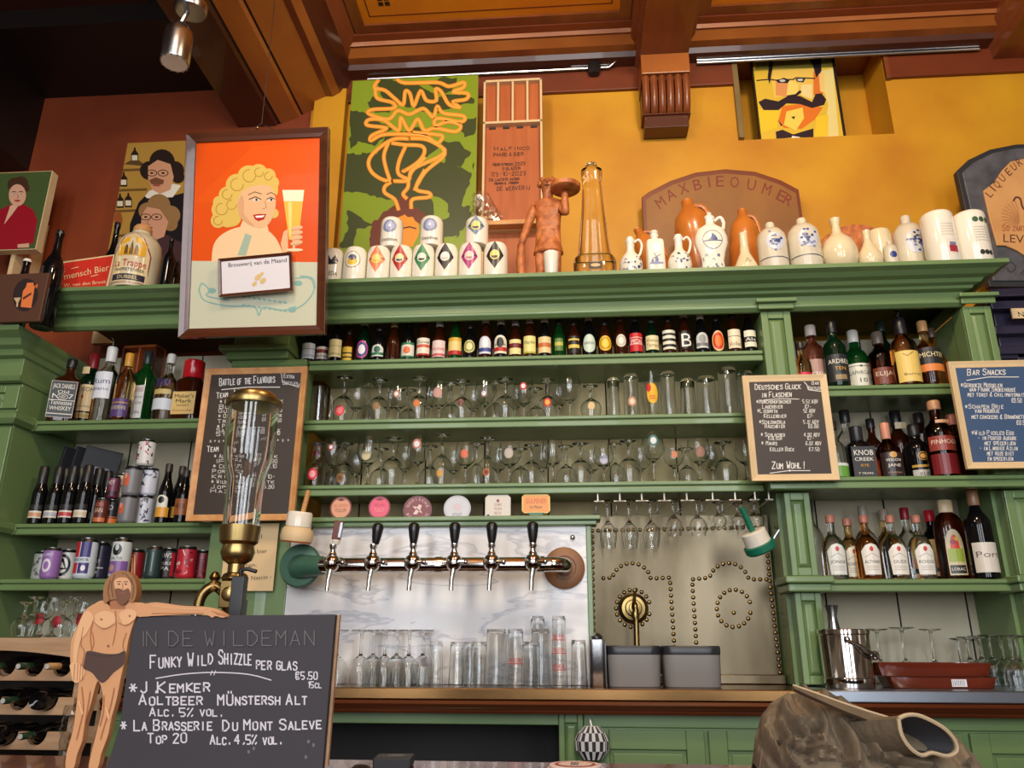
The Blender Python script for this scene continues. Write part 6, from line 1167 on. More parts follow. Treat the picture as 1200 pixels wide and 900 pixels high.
# ---------------------------------------------------------------- things standing on the cornice
ZK = ZC+.0012
def at_cornice(px, Y, py=318): return A(px, py, Y).x
def dims(px, py, Y, wpx): return wpx*((A(px, py, Y)-CAM).dot(_F))/FPX/2
def htop(px, top, Y, z0): return A(px, top, Y).z-z0
def badge(kind, c1, c2, c3, word=''):
    def f(d, R, H):
        y = H*.60; s = R*.80
        if kind == 'dia': d.dia(0, y, s, H*.36, c1, 0); d.ell(0, y, s*.52, s*.56, c2, 1); d.ell(0, y-s*.12, s*.36, s*.30, c3, 2, a0=180, a1=360) if c3 else None; d.poly([(-s*.95, y+.002), (-s*.5, y+.006), (-s*.5, y-.002)], (40, 36, 40), 2); d.poly([(s*.95, y+.002), (s*.5, y+.006), (s*.5, y-.002)], (40, 36, 40), 2)
        if kind == 'ring': d.ell(0, y, s*.9, s, c1, 0); d.ell(0, y, s*.80, s*.90, (236, 228, 212), 1); d.ell(0, y-s*.2, s*.55, s*.45, c2, 2); d.ell(0, y+s*.25, s*.45, s*.35, c3, 2)
        if kind == 'dome': d.ell(0, y+.004, s*.8, s*.8, c1, 0); d.ell(0, y+.004, s*.5, s*.55, c2, 1); d.ell(0, y+.006, s*.16, s*.16, (230, 230, 236), 2); d.rect(-s*.06, y-s*.4, s*.06, y, c1, 2)
        if kind == 'words': d.poly([(-s, y), (-s*.4, y+.03), (0, y+.005), (s*.5, y+.03), (s, y)], c1, 0); d.ell(0, y-.008, s*.8, .008, c1, 0)
        if word: d.type(word, 0, H*.14 if kind != 'words' else H*.22, H*.075 if kind in ('dia', 'ring') else H*.11, (50, 44, 50), 3, w=R*(.7 if kind in ('dia', 'ring') else 1.5), up=1, cx=True)
    return f
GW = (236, 228, 212)
cups = [(392, 290, 22, 0, badge('words', (50, 46, 60), None, None, 'BREDA'), 'white jar with dark crown print, half hidden behind the poster frame'),
 (417, 290, 27, 0, badge('ring', (150, 130, 110), (232, 190, 60), (70, 80, 120)), 'white jar with a round yellow badge, bottom row'),
 (444.5, 290, 27, 0, badge('dia', (232, 128, 84), (236, 206, 120), (220, 180, 60)), 'white jar with an orange diamond badge, bottom row'),
 (471, 290, 26, 0, badge('dia', (176, 44, 44), (232, 214, 160), (60, 70, 120)), 'white jar with a dark red diamond badge, bottom row'),
 (496.7, 290, 26, 0, badge('dia', (60, 130, 84), (226, 226, 210), (40, 34, 34)), 'white jar with a green diamond badge, bottom row'),
 (523.6, 289, 27, 0, badge('dia', (38, 36, 40), (232, 226, 216), (200, 190, 180)), 'white jar with a large black and white diamond badge'),
 (551.5, 290, 27, 0, badge('dia', (170, 56, 120), (232, 200, 190), (170, 120, 130)), 'white jar with a magenta diamond badge, bottom row'),
 (581, 290, 28, 0, badge('dia', (44, 40, 40), (236, 206, 120), (60, 50, 50)), 'white jar with a small black and yellow diamond badge, right end of the row'),
 (459.5, 258, 26, 1, badge('dome', (130, 136, 170), (170, 176, 206), None, 'Oranjeboom'), 'white jar with a blue dome print, left one of the upper row'),
 (506, 257, 27, 1, badge('dome', (130, 136, 170), (170, 176, 206), None, 'Oranjeboom'), 'white jar with a blue dome print, middle of the upper row'),
 (559, 258, 27, 1, badge('dia', (110, 130, 150), (236, 206, 120), (60, 60, 80)), 'white jar with a grey blue diamond badge, on the upper row at right')]
YJ = 3.035; hj = htop(497, 290, YJ, ZK)
for px, top, wd, lv, bd, txt in cups:
    Y = YJ+.015*(lv); R = dims(px, 305 if not lv else 275, Y, wd); H = hj if not lv else htop(px, top, Y, ZK+hj+.001)
    o = thing('ceramic_jar', txt, 'jar', (A(px, 300-32*lv, Y).x, Y, ZK+(hj+.001 if lv else 0)), 0, 'white beer jars stacked on the cornice')
    MB().lathe([(.001, .002), (R*.94, 0), (R*.98, .004), (R, H*.3), (R, H*.80), (R*.96, H*.90), (R*.84, H*.97), (R*.6, H), (.001, H)], 'white_ceramic', 30).build('jar_body', o)
    d = D(); bd(d, R, H); MB().paste(d, lambda u, v, h: (math.sin(u/R)*(R+h), -math.cos(u/R)*(R+h), v), m='satin_pigment', strip=R*.2).build('printed_badge', o)
# wood statue of a waiter with a tray
Y = 3.09; x0 = at_cornice(643, Y); H = htop(640, 207, Y, ZK)
t = thing('wooden_statue', 'carved brown wooden statue of a waiter raising a round tray, on the cornice', 'statue', (x0, Y, ZK))
k = H/.52; mb = MB()
def skin(name, parent, V, Ed, rad, m, sub=2, loc=None):
    me = bpy.data.meshes.new(name); me.from_pydata([tuple(v) for v in V], Ed, []); o = bpy.data.objects.new(name, me); COL.objects.link(o)
    mo = o.modifiers.new('skin', 'SKIN'); sv = me.skin_vertices[0].data
    for i, r in enumerate(rad): sv[i].radius = r if isinstance(r, tuple) else (r, r)
    sv[0].use_root = True; mo.use_smooth_shade = True; s_ = o.modifiers.new('sub', 'SUBSURF'); s_.levels = sub; s_.render_levels = sub
    me.materials.append(MATS[m]); o.parent = parent
    if loc is not None: o.location = loc
    return o
V = [(0, 0, .235), (0, 0, .30), (0, 0, .36), (0, 0, .405), (0, -.005, .435), (0, -.01, .475), (0, -.005, .50),
     (-.03, 0, .20), (-.034, -.005, .115), (-.035, 0, .03), (-.04, -.03, .022), (.03, 0, .20), (.032, -.02, .12), (.035, 0, .03), (.045, -.03, .022),
     (-.055, 0, .375), (-.085, 0, .29), (-.105, -.01, .215), (-.112, -.012, .185), (.055, 0, .38), (.075, -.03, .315), (.072, -.045, .395), (.075, -.045, .415)]
V = [(a*k, b*k, c*k) for a, b, c in V]
Ed = [(0, 1), (1, 2), (2, 3), (3, 4), (4, 5), (5, 6), (0, 7), (7, 8), (8, 9), (9, 10), (0, 11), (11, 12), (12, 13), (13, 14), (2, 15), (15, 16), (16, 17), (17, 18), (2, 19), (19, 20), (20, 21), (21, 22)]
rad = [(.046, .038), (.044, .034), (.052, .036), .022, .024, (.034, .036), (.026, .03), .028, .023, .017, .015, .028, .023, .017, .015, .024, .019, .016, .016, .024, .019, .016, .018]
skin('figure', t, V, Ed, [tuple(q*k for q in (r if isinstance(r, tuple) else (r, r))) for r in rad], 'carved_wood')
mb = MB(); mb.lathe([(.058, .145), (.063, .15), (.052, .20), (.046, .24), (.048, .25)], 'carved_wood', 16, sy=.8); mb.build('apron', t).scale = (k, k, k)
mb = MB(); mb.ball((-.012, -.047, .478), (.005, .004, .004), 'carved_wood'); mb.ball((.012, -.047, .478), (.005, .004, .004), 'carved_wood'); mb.ball((0, -.052, .467), (.006, .008, .009), 'carved_wood'); mb.ball((0, -.046, .450), (.012, .004, .004), 'beam_dark')
for i in range(14): a = i*.449; mb.ball((.034*math.cos(a), .02+.022*math.sin(a)*.6, .498+.012*math.cos(i*2.1)), .013, 'carved_wood', None, 8, 5)
mb.build('face_and_hair', t).scale = (k, k, k)
mb = MB(); mb.lathe([(.001, .42), (.054, .418), (.062, .424), (.064, .44), (.058, .444), (.054, .432), (.001, .43)], 'carved_wood', 26, c=(.076, -.045, 0)); mb.build('tray', t).scale = (k, k, k)
mb = MB(); mb.lathe([(.095, 0), (.10, .004), (.10, .018), (.085, .024), (.001, .024)], 'carved_wood', 26, sy=.6); mb.build('base', t).scale = (k, k, k)
d = D(); d.type('GRAND CAFE', 0, .006, .010, (80, 40, 20), 1, w=.12, up=1, cx=True); Rb = .1
mb = MB(); mb.paste(d, lambda u, v, h: (math.sin(u/Rb)*(Rb+h), -math.cos(u/Rb)*(Rb+h)*.6, v), strip=.02); mb.build('base_letters', t).scale = (k, k, k)
mb = MB(); mb.tube([(-.112*k, -.012*k, .19*k), (-.115*k, -.012*k, .11*k), (-.108*k, -.01*k, .03*k)], [.016*k, .02*k, .018*k], 'carved_wood', 10); mb.build('staff', t)
Y = 2.985; x = at_cornice(646, Y); R = dims(646, 310, Y, 18); H = htop(646, 297, Y, ZK)
o = MB().lathe([(R*.8, 0), (R*.84, .002), (R*1.0, H*.92), (R, H), (R*.92, H), (R*.85, H*.8)], 'white_ceramic', 22).build('small_pot', loc=(x, Y, ZK)); tag(o, 'small plain white pot at the foot of the wooden statue', 'pot')
# tall glass decanter
Y = 3.06; x = at_cornice(697, Y); H = htop(692, 192, Y, ZK); R = dims(694, 300, Y, 50)
t = thing('glass_decanter', 'tall tapering square glass decanter on the cornice beside the statue', 'decanter', (x, Y, ZK))
pr_ = [(.001, .002), (R*.98, 0), (R, .01), (R, H*.13), (R*.92, H*.16), (R*.80, H*.17), (R*.74, H*.24), (R*.56, H*.55), (R*.47, H*.78), (R*.45, H*.84), (R*.52, H*.88), (R*.52, H*.92), (R*.36, H*.955), (R*.2, H*.965)]
MB().lathe(pr_, 'honey_glass', 28, pw=[4]*10+[3, 3, 2, 2]).build('decanter_body', t)
MB().lathe([(R*.2, H*.966), (R*.3, H*.975), (R*.28, H*.99), (.001, H)], 'honey_glass', 16).build('stopper', t)
mb = MB(); d = D(); d.rect(-.028, .018, .028, .05, (60, 50, 44)); d.ell(0, .035, .02, .008, (200, 170, 120), 1); mb.paste(d, lambda u, v, h: (u, -R*.98-h-.002, v)); mb.build('plate', t)
# Delft and stoneware jugs
BLU = (44, 60, 128)
rd = random.Random(21)
def floral(z0, z1, n=16, col=BLU):
    def f(d, R, H):
        for i in range(n):
            u, v = rd.uniform(-1.0, 1.0)*R, (z0+(z1-z0)*rd.random())*H
            if i % 3: d.ell(u, v, R*rd.uniform(.06, .16), R*rd.uniform(.05, .12), col, 1+i % 3, 8, rot=rd.uniform(0, 180))
            else: d.curve([(u, v), (u+R*.15, v+R*.1), (u+R*.25, v-R*.05)], R*.05, col, 1)
    return f
def windmill(d, R, H):
    y = H*.3; d.poly([(-R*.18, y-R*.3), (R*.18, y-R*.3), (R*.1, y+R*.25), (-R*.1, y+R*.25)], BLU, 1)
    for a in (.5, 2.07, 3.64, 5.21): d.line([(0, y+R*.3), (R*.5*math.cos(a), y+R*.3+R*.5*math.sin(a))], R*.07, BLU, 2)
    d.ell(0, y-R*.45, R*.75, R*.14, (90, 104, 160), 0); d.ell(-R*.45, y-R*.2, R*.14, R*.2, BLU, 1)
def emblem(d, R, H):
    y = H*.52; d.ell(0, y, R*.62, H*.17, (196, 200, 214), 0)
    for i in range(22): d.ell(rd.gauss(0, .25)*R, y+rd.gauss(0, .07)*H, R*.10, R*.08, (60, 74, 130) if i % 3 else (120, 130, 170), 1+i % 3, 7)
    d.rect(-R*1.3, H*.20, R*1.3, H*.215, (70, 74, 100), 1)
def jug(name, txt, px, wd, top, prof, m, art=None, handle=None, Y=3.03, pw=None, group=None, stopper=None, sy=1, base_in=None):
    R = dims(px, 295, Y, wd); H = htop(px, top, Y, ZK); o = thing(name, txt, name.split('_')[-1], (at_cornice(px, Y, 300), Y, ZK), 0, group)
    P = [(r*R, z*H) for r, z in prof]; MB().lathe(P, m, 28, pw=pw, sy=sy).build('body', o)
    if art:
        d = D(); art(d, R, H)
        def fn(u, v, h):
            rr = radius_at(P, v)
            if pw: return (u, -rr*sy-h-.0004, v)
            a = u/R; return (math.sin(a)*(rr+h), -math.cos(a)*(rr+h)*sy, v)
        mb = MB(); mb.paste(d, fn, m='satin_pigment', lift=.001, strip=R*.2); mb.build('blue_decoration' if art != pr else 'print', o)
    if handle:
        mb = MB(); mb.tube(smooth([(a*R, 0, b*H) for a, b in handle]), R*.11, m, 8); mb.build('handle', o)
    if stopper:
        mb = MB(); mb.lathe([(R*r, H*z) for r, z in stopper], m, 16); mb.build('stopper', o)
    return o
FL = [(.001, .01), (.6, 0), (.78, .03), (1, .22), (.98, .36), (.75, .50), (.42, .60), (.33, .68), (.33, .84), (.40, .88), (.40, .93), (.28, .95), (.30, .98), (.001, 1)]
HD = [(.36, .86), (.75, .93), (1.0, .80), (.85, .60), (.62, .50)]
GJ = 'jugs and stone bottles along the cornice'
jug('delft_jug', 'small blue and white jug with handle beside the tall glass decanter', 739, 27, 278, FL, 'white_ceramic', floral(.1, .45), HD, group=GJ)
jug('delft_bottle', 'square blue and white bottle with a windmill picture', 768, 21, 271, [(.001, .005), (.92, 0), (1, .02), (1, .70), (.92, .75), (.45, .78), (.38, .84), (.48, .87), (.48, .91), (.36, .93), (.46, .96), (.42, .99), (.001, 1)], 'white_ceramic', windmill, None, pw=[5]*6+[2]*7, group=GJ)
jug('delft_jug', 'small blue and white jug with handle right of the windmill bottle', 796, 28, 275, FL, 'white_ceramic', floral(.1, .45), HD, group=GJ)
jug('delft_flask', 'large blue and white moon flask with a ship scene and handle', 835, 38, 248, [(.001, .005), (.70, 0), (.72, .05), (.68, .22), (.80, .34), (1, .48), (1, .58), (.85, .70), (.5, .76), (.26, .80), (.26, .88), (.34, .90), (.26, .93), (.10, .95), (.18, .97), (.001, 1)], 'white_ceramic',
    lambda d, R, H: (d.line([(R*.62*math.cos(i*.35), H*.5+R*.62*math.sin(i*.35)) for i in range(19)], R*.05, (120, 124, 150), 1), d.line([(-R*.6, H*.48), (R*.6, H*.48)], R*.05, BLU, 2), d.poly([(-R*.25, H*.49), (R*.3, H*.49), (R*.2, H*.55), (0, H*.60), (-.1*R, H*.54)], BLU, 2), floral(.06, .30, 12, (110, 116, 150))(d, R, H)), [(.28, .84), (.65, .90), (.85, .82), (.75, .70), (.55, .68)], group=GJ, sy=.55)
jug('bell_vase', 'cream bell shaped vase with a long neck, right of the moon flask', 873, 28, 274, [(.001, .005), (.9, 0), (1, .05), (.95, .18), (.7, .34), (.42, .50), (.34, .70), (.33, .95), (.36, 1), (.28, 1), (.25, .9)], 'cream_ceramic', lambda d, R, H: d.curve([(-R*.2, H*.2), (0, H*.3), (R*.15, H*.2), (R*.3, H*.24)], R*.05, (110, 110, 120), 1), None, group=GJ)
SB = [(.001, .005), (.95, 0), (1, .03), (1, .62), (.93, .74), (.66, .84), (.34, .87), (.30, .89), (.32, .97), (.26, 1), (.18, 1), (.18, .92)]
jug('stoneware_bottle', 'grey stoneware bottle with a blue flower emblem right of the bell vase', 906, 34, 262, SB, 'stoneware', emblem, None, group=GJ)
jug('stoneware_bottle', 'larger grey stoneware bottle with a dark blue emblem beside the round jug', 944, 37, 257, SB, 'stoneware', emblem, None, group=GJ)
jug('round_jug', 'round cream jug with a flared neck', 984, 41, 257, [(.001, .005), (.6, 0), (.85, .06), (1, .24), (1, .36), (.82, .54), (.5, .64), (.28, .72), (.22, .86), (.28, .96), (.30, 1), (.22, 1), (.16, .9)], 'cream_ceramic', None, None, group=GJ)
jug('small_jug', 'small tan pear shaped jug right of the round cream one', 1019, 28, 271, [(.001, .005), (.6, 0), (.9, .08), (1, .24), (.9, .40), (.5, .60), (.3, .74), (.30, .92), (.36, 1), (.26, 1), (.2, .9)], 'cream_ceramic', None, None, group=GJ)
jug('ceramic_jar', 'cream cylinder jar behind the small pear shaped jug', 1033, 27, 271, [(.001, .005), (.95, 0), (1, .03), (1, .90), (.92, .97), (.7, 1), (.001, 1)], 'cream_ceramic', None, None, Y=3.13, group=GJ)
jug('stoneware_bottle', 'tiny stoneware bottle with a round blue mark', 1044, 16, 283, SB, 'stoneware', lambda d, R, H: d.ell(0, H*.45, R*.5, R*.5, BLU, 1), None, group=GJ)
jug('stoneware_bottle', 'tall grey stoneware bottle with an emblem left of the white cylinders', 1068, 36, 254, SB, 'stoneware', emblem, None, Y=3.17, group=GJ)
CY = [(.001, .005), (.96, 0), (1, .02), (1, .92), (.95, .97), (.8, 1), (.001, 1)]
jug('ceramic_jar', 'tall white cylinder jar with a red building print', 1105, 36, 252, CY, 'white_ceramic', lambda d, R, H: (d.rect(-R*.1, H*.16, R*.65, H*.42, (226, 214, 206), 0), d.rect(R*.0, H*.18, R*.6, H*.30, (160, 50, 60), 1), d.rect(R*.05, H*.30, R*.5, H*.36, (120, 120, 150), 1), [d.rect(-R*.3, H*(.5+.05*k), R*.6, H*(.508+.05*k), (190, 180, 170), 1) for k in range(5)]), None, group=GJ)
jug('ceramic_jar', 'tall white cylinder jar with green stamps, at right end of the cornice', 1143, 36, 252, CY, 'white_ceramic', lambda d, R, H: ([d.ell(R*(-.1+.4*k), H*.78, R*.18, H*.05, (60, 90, 60), 1) for k in range(3)], [d.rect(-R*.3, H*(.38+.05*k), R*.7, H*(.388+.05*k), (180, 176, 170), 1) for k in range(6)], [d.ell(R*(-.05+.3*k), H*.16, R*.15, H*.045, (50, 50, 50), 1) for k in range(3)]), None, group=GJ)
# orange stone bottles lying behind, round disc
for px, top, wd, lean, txt in ((826, 236, 46, -.25, 'orange glazed stone bottle leaning behind the moon flask'), (872, 242, 36, .05, 'orange glazed stone bottle standing behind the bell vase'), (797, 268, 32, -.75, 'orange glazed stone bottle leaning low behind the second small jug')):
    Y = 3.33+.17*(lean < -.5); R = dims(px, 280, Y, wd); H = htop(px, top, Y, ZK)*.96; t = thing('stone_bottle', txt, 'bottle', (at_cornice(px+(-8 if lean < -.5 else 0), Y, 300), Y-.05*(lean < -.5), ZK+(.03 if lean < -.2 else 0)), 0, 'orange stone bottles at the back of the cornice'); t.rotation_euler.y = lean*.5
    MB().lathe([(.001, .005), (R*.9, 0), (R, .02), (R, H*.58), (R*.92, H*.66), (R*.95, H*.68), (R*.80, H*.82), (R*.34, H*.93), (R*.30, H*.94), (R*.30, H), (.001, H)], 'orange_stoneware', 26).build('bottle_body', t)
    mb = MB(); mb.tube(smooth([(R*.3, 0, H*.94), (R*.8, 0, H*.90), (R*1.1, 0, H*.7), (R*.98, 0, H*.55)]), R*.13, 'orange_stoneware'); mb.build('handle', t)
Y = 3.35; t = thing('round_plate', 'brown round plate standing on edge behind the small cream jugs', 'plate', (at_cornice(1006, Y, 290), Y, ZK)); r_ = (htop(1006, 262, Y, ZK))/2
MB().lathe([(.001, 0), (r_*.8, 0), (r_*.96, -.012), (r_, -.014), (r_*.97, .004), (.001, .012)], 'carved_wood', 32, M=Matrix.Translation((0, 0, r_)) @ Matrix.Rotation(math.pi/2, 4, 'X')).build('plate_body', t)
# jug with abbey label and dark bottles at left
Y = 3.03; px = 159; R = dims(px, 300, Y, 50); H = htop(160, 266, Y, ZK)
t = thing('ale_jug', 'big cream stoneware ale jug with an abbey label, left of the poster', 'jug', (at_cornice(px, Y, 320), Y, ZK))
Pj = [(.001, .005), (R*.93, 0), (R, .015), (R, H*.58), (R*.95, H*.70), (R*.72, H*.80), (R*.42, H*.86), (R*.40, H*.88), (R*.44, H*.89)]
MB().lathe(Pj, 'cream_ceramic', 30).build('jug_body', t)
MB().lathe([(R*.36, H*.89), (R*.42, H*.90), (R*.42, H*.95), (R*.34, H*.99), (.001, H)], 'pine', 18).build('stopper', t)
def la(d, R, H):
    def arch(w, a, b, col, L): d.poly([(-w, a), (w, a), (w*1.02, a+(b-a)*.55), (w*.55, a+(b-a)*.86), (0, b), (-w*.55, a+(b-a)*.86), (-w*1.02, a+(b-a)*.55)], col, L)
    arch(R*.88, H*.03, H*.80, (150, 40, 40), 0); arch(R*.82, H*.05, H*.77, (236, 214, 160), 1); arch(R*.62, H*.42, H*.72, (232, 170, 40), 2)
    for u in (-.22, 0, .22): d.poly([(R*(u-.09), H*.43), (R*(u+.09), H*.43), (R*(u+.06), H*.55), (R*u, H*(.64 if u == 0 else .58)), (R*(u-.06), H*.55)], (110, 80, 40), 3)
    d.type('La Trappe', 0, H*.26, H*.10, (180, 30, 34), 4, w=R*1.45, up=1, cx=True); d.type('TRAPPISTENBIER', 0, H*.19, H*.045, (50, 40, 60), 4, w=R*1.35, up=1, cx=True); d.rect(-R*.75, H*.06, R*.75, H*.15, (50, 44, 60), 2); d.type('DUBBEL', 0, H*.08, H*.05, (226, 206, 150), 4, w=R*.9, up=1, cx=True)
d = D(); la(d, R, H); mb = MB()
def fn(u, v, h): rr = radius_at(Pj, v); a = u/R; return (math.sin(a)*(rr+h), -math.cos(a)*(rr+h), v)
mb.paste(d, fn, m='satin_pigment', lift=.0012, strip=R*.2); mb.build('paper_label', t); t.rotation_euler.z = .22
def dark_bottle(px, top, wd, Y, z0, txt, kind='wine', swing=False, base=330):
    R = dims(px, 300, Y, wd); H = htop(px, top, Y, z0); t = thing('dark_bottle', txt, 'bottle', (A(px, base, Y).x, Y, z0), 0, 'dark old bottles on the left cornices'); RND.append((t, R*1.02, z0, z0+H))
    MB().lathe([(r*2*R, z*H) for r, z in PROF[kind]], 'black_bottle', 24).build('bottle_body', t); r2 = .2*2*R
    MB().lathe([(r2, H*.96), (r2*1.06, H*.965), (r2*.9, H)], 'white_ceramic' if swing else 'black_plastic', 14).build('bottle_cap', t)
    return t
dark_bottle(48, 272, 24, 2.904, ZLT+.001, 'tall dark wine bottle behind the brown plaque', base=384)
dark_bottle(15, 305, 23, 2.904, ZLT+.001, 'dark swing top bottle at far left behind the brown plaque', swing=True, base=384)
dark_bottle(126, 262, 18, 3.42, ZK, 'dark bottle neck rising behind the red tin sign'); dark_bottle(194, 281, 15, 3.03, ZK, 'slim dark bottle between ale jug and poster frame'); dark_bottle(204, 306, 13, 3.08, ZK, 'short dark bottle touching the poster frame')
o = MB().lathe([(.13, 0), (.135, .01), (.12, .05), (.08, .085), (.03, .10), (.001, .102)], 'charcoal', 28).build('felt_hat', loc=(at_cornice(108, 3.24, 315), 3.24, ZK)); o.scale = (1, .8, 1.9); tag(o, 'dark domed hat lying behind the red tin sign', 'hat')

# ---------------------------------------------------------------- beer taps
zt0 = A(500, 662, 2.93).z; YT = 2.93
xl, xr = A(378, 662, YT).x, A(662, 660, YT).x
t = thing('tap_rail', 'chrome beer tap rail with six handled taps across the marble', 'beer tap', (0, YT, zt0))
mb = MB(); q = A(676, 662, YM); mb.tube([(xl-.01, 0, 0), (xr-.05, 0, 0)]+[(xr-.05+.05*math.sin(a), .05*(1-math.cos(a)), 0) for a in [i*.25 for i in range(1, 7)]]+[(xr-.002, YM-YT-.022, 0)], .027, 'chrome', 16)
for k in (0, .5, 1): mb.tube([(xl+.05+(xr-xl-.15)*k, .0, 0), (xl+.075+(xr-xl-.15)*k, 0, 0)], .030, 'chrome', 16)
mb.build('rail_tube', t)
mb = MB(); mb.lathe([(.076, 0), (.078, .012), (.07, .018), (.045, .020), (.042, .016), (.001, .016)], 'matte_wood', 36, M=Matrix.Translation((xr-.004, YM-YT-.002, 0)) @ Matrix.Rotation(math.pi/2, 4, 'X')); mb.build('wooden_rosette', t)
fx = A(356, 664, 3.0).x
mb = MB(); mb.lathe([(.045, -.02), (.075, -.015), (.082, .0), (.075, .015), (.045, .02)], 'flange_green' if mat('flange_green', (66, 106, 86), .4, var=.15) else '', 28, M=Matrix.Translation((fx-.01, .06, .005)) @ Matrix.Rotation(math.pi/2, 4, 'X') @ Matrix.Rotation(.0, 4, 'Z')); mb.build('green_flange', t)
mb = MB(); mb.tube([(fx-.01, .06, .0), (fx+.03, .02, .0), (xl+.0, 0, 0)], [.05, .042, .034], 'flange_green', 14); mb.build('green_elbow', t)
for k, px in enumerate((389, 436.5, 483.5, 532, 576, 624.5)):
    x = A(px, 662, YT-.03).x; T = bpy.data.objects.new('beer_tap', None); COL.objects.link(T); T.parent = t; T.location = (x, -.03, .005); T.empty_display_size = .03
    lean = .12 if k == 0 else (.10 if k == 1 else .0)
    mb = MB(); mb.ball((0, 0, 0), (.032, .032, .032), 'chrome', None, 20, 12); mb.tube([(.0, 0, 0), (0, .03, -.003)], .018, 'chrome', 12); mb.lathe([(.012, .025), (.016, .032), (.011, .04), (.010, .050), (.014, .056), (.014, .068)], 'chrome', 16); mb.tube([(.02, -.02, 0), (.045, -.02, 0)], .007, 'chrome', 8); mb.ball((.045, -.02, 0), .010, 'chrome', None, 10, 6); mb.build('faucet', T)
    mb = MB(); mb.tube([(0, -.012, -.025), (-.005, -.016, -.06), (-.006, -.018, -.10)], [.011, .0085, .0085], 'chrome', 12); mb.build('spout', T)
    mb = MB(); Mx = Matrix.Rotation(lean, 4, 'Y')
    if k: mb.lathe([(.011, .067), (.013, .072), (.017, .092), (.020, .115), (.0215, .13), (.018, .140), (.010, .145), (.001, .146)], 'black_plastic', 18, M=Mx)
    else: mb.lathe([(.011, .067), (.014, .075), (.016, .085)], 'white_ceramic', 18, M=Mx); mb.box(-.017, -.012, .085, .014, .012, .155, 'mahogany', None, Mx); mb.box(.005, -.014, .092, .018, -.010, .15, 'steel', None, Mx)
    h_ = mb.build('tap_handle', T, bev=0 if k else .003)
    if not k: h_['label'] = 'red-brown wooden tap handle'
# tap badges hanging below the shelf
YBG = YS+.012
def tapbadge(px, py, rx, ry, kind, c1, c2, words, txt):
    c = A(px, py, YBG); s_ = ((c-CAM).dot(_F))/FPX; c.z = min(c.z, ZM[2]-.0475-ry*s_); o = thing('tap_badge', txt, 'badge', (c.x, YBG, c.z), 0, 'brewery badges hung below the glass shelves'); mb = MB(); d = D()
    fn = lambda u, v, h: (u, -h, v)
    if kind == 'round':
        pts = [(rx*s_*math.cos(a), ry*s_*math.sin(a)) for a in [i*math.pi/18 for i in range(36)]]; mb.prism(pts, fn, -.006, 0, 'satin_pigment', c1); d.ell(0, 0, rx*s_*.86, ry*s_*.86, c2, 0, 30)
    else:
        a, b = rx*s_, ry*s_; r = b*.25; mb.prism([(-a, -b+r), (-a+r, -b), (a-r, -b), (a, -b+r), (a, b-r), (a-r, b), (-a+r, b), (-a, b-r)], fn, -.006, 0, 'satin_pigment', c1); a, b = a*.9, b*.86; d.poly([(-a, -b), (a, -b), (a, b), (-a, b)], c2, 0)
    words(d, rx*s_, ry*s_); mb.build('badge_plate', o); mb = MB(); mb.paste(d, fn, m='satin_pigment'); mb.build('badge_print', o)
    mb = MB(); zt2 = ZM[2]-.0472-c.z; mb.tube([(0, .004, ry*s_*.8), (0, .004, max(zt2, ry*s_*.9))], .002, 'steel', 6); mb.build('badge_hook', o)
def ringtext(d, s, r, h, col, a0, a1, inv=False):
    for i, ch in enumerate(s):
        a = math.radians(a0+(a1-a0)*i/(len(s)-1)); g = D(); g.type(ch, 0, -h/2, h, col, 2, up=1, cx=True); an = a-math.pi/2 + (math.pi if inv else 0); c_, s__ = math.cos(an), math.sin(an)
        for pts, c, L, _k in g.q: d.poly([(r*math.cos(a)+u*c_-v*s__, r*math.sin(a)+u*s__+v*c_) for u, v in pts], c, L)
tapbadge(400, 586, 13, 13.5, 'round', (120, 50, 44), (226, 158, 122), lambda d, a, b: (d.type('BLOESEM', 0, b*.10, b*.22, (200, 110, 80), 2, w=a*1.3, up=1, cx=True), d.type('TULLUM', 0, -b*.35, b*.3, (120, 60, 50), 2, w=a*1.0, up=1, cx=True), d.poly([(-a*.4, b*.7), (0, b*.86), (a*.4, b*.7), (0, b*.6)], (90, 40, 36), 2)), 'round peach badge with dark rim, leftmost below the shelf')
tapbadge(445, 587, 13, 13.5, 'round', (150, 40, 60), (232, 84, 116), lambda d, a, b: (d.type('GRAPE', 0, b*.12, b*.2, (190, 50, 80), 2, w=a*1.0, up=1, cx=True), d.type('TULLY', 0, -b*.35, b*.32, (250, 160, 170), 2, w=a*.95, up=1, cx=True), d.poly([(-a*.4, b*.7), (0, b*.86), (a*.4, b*.7), (0, b*.6)], (110, 30, 46), 2)), 'round bright pink badge below the shelf')
tapbadge(489.5, 590, 17, 16.5, 'round', (110, 40, 46), (128, 44, 50), lambda d, a, b: (ringtext(d, 'GOOISCHE', a*.72, b*.2, (232, 200, 190), 160, 20), ringtext(d, 'BIERBROUWERIJ', a*.72, b*.2, (232, 200, 190), 205, 335, True), d.poly([(-a*.3, -b*.3), (-a*.1, b*.0), (-a*.35, b*.25), (0, b*.2), (a*.1, b*.38), (a*.3, b*.3), (a*.2, b*.0), (a*.35, -b*.25), (a*.1, -b*.15), (-a*.05, -b*.35)], (232, 200, 190), 2), d.line([(-a*.1, b*.1), (a*.15, -b*.1)], a*.08, (128, 44, 50), 3)), 'round dark red badge with ring lettering')
tapbadge(536, 587, 16, 15.5, 'round', (190, 188, 196), (206, 206, 214), lambda d, a, b: (d.type('STOUT', 0, -b*.55, b*.2, (60, 56, 66), 2, w=a*.7, up=1, cx=True), d.ell(0, b*.1, a*.3, b*.28, (214, 190, 196), 2)), 'round pale grey badge below the shelf')
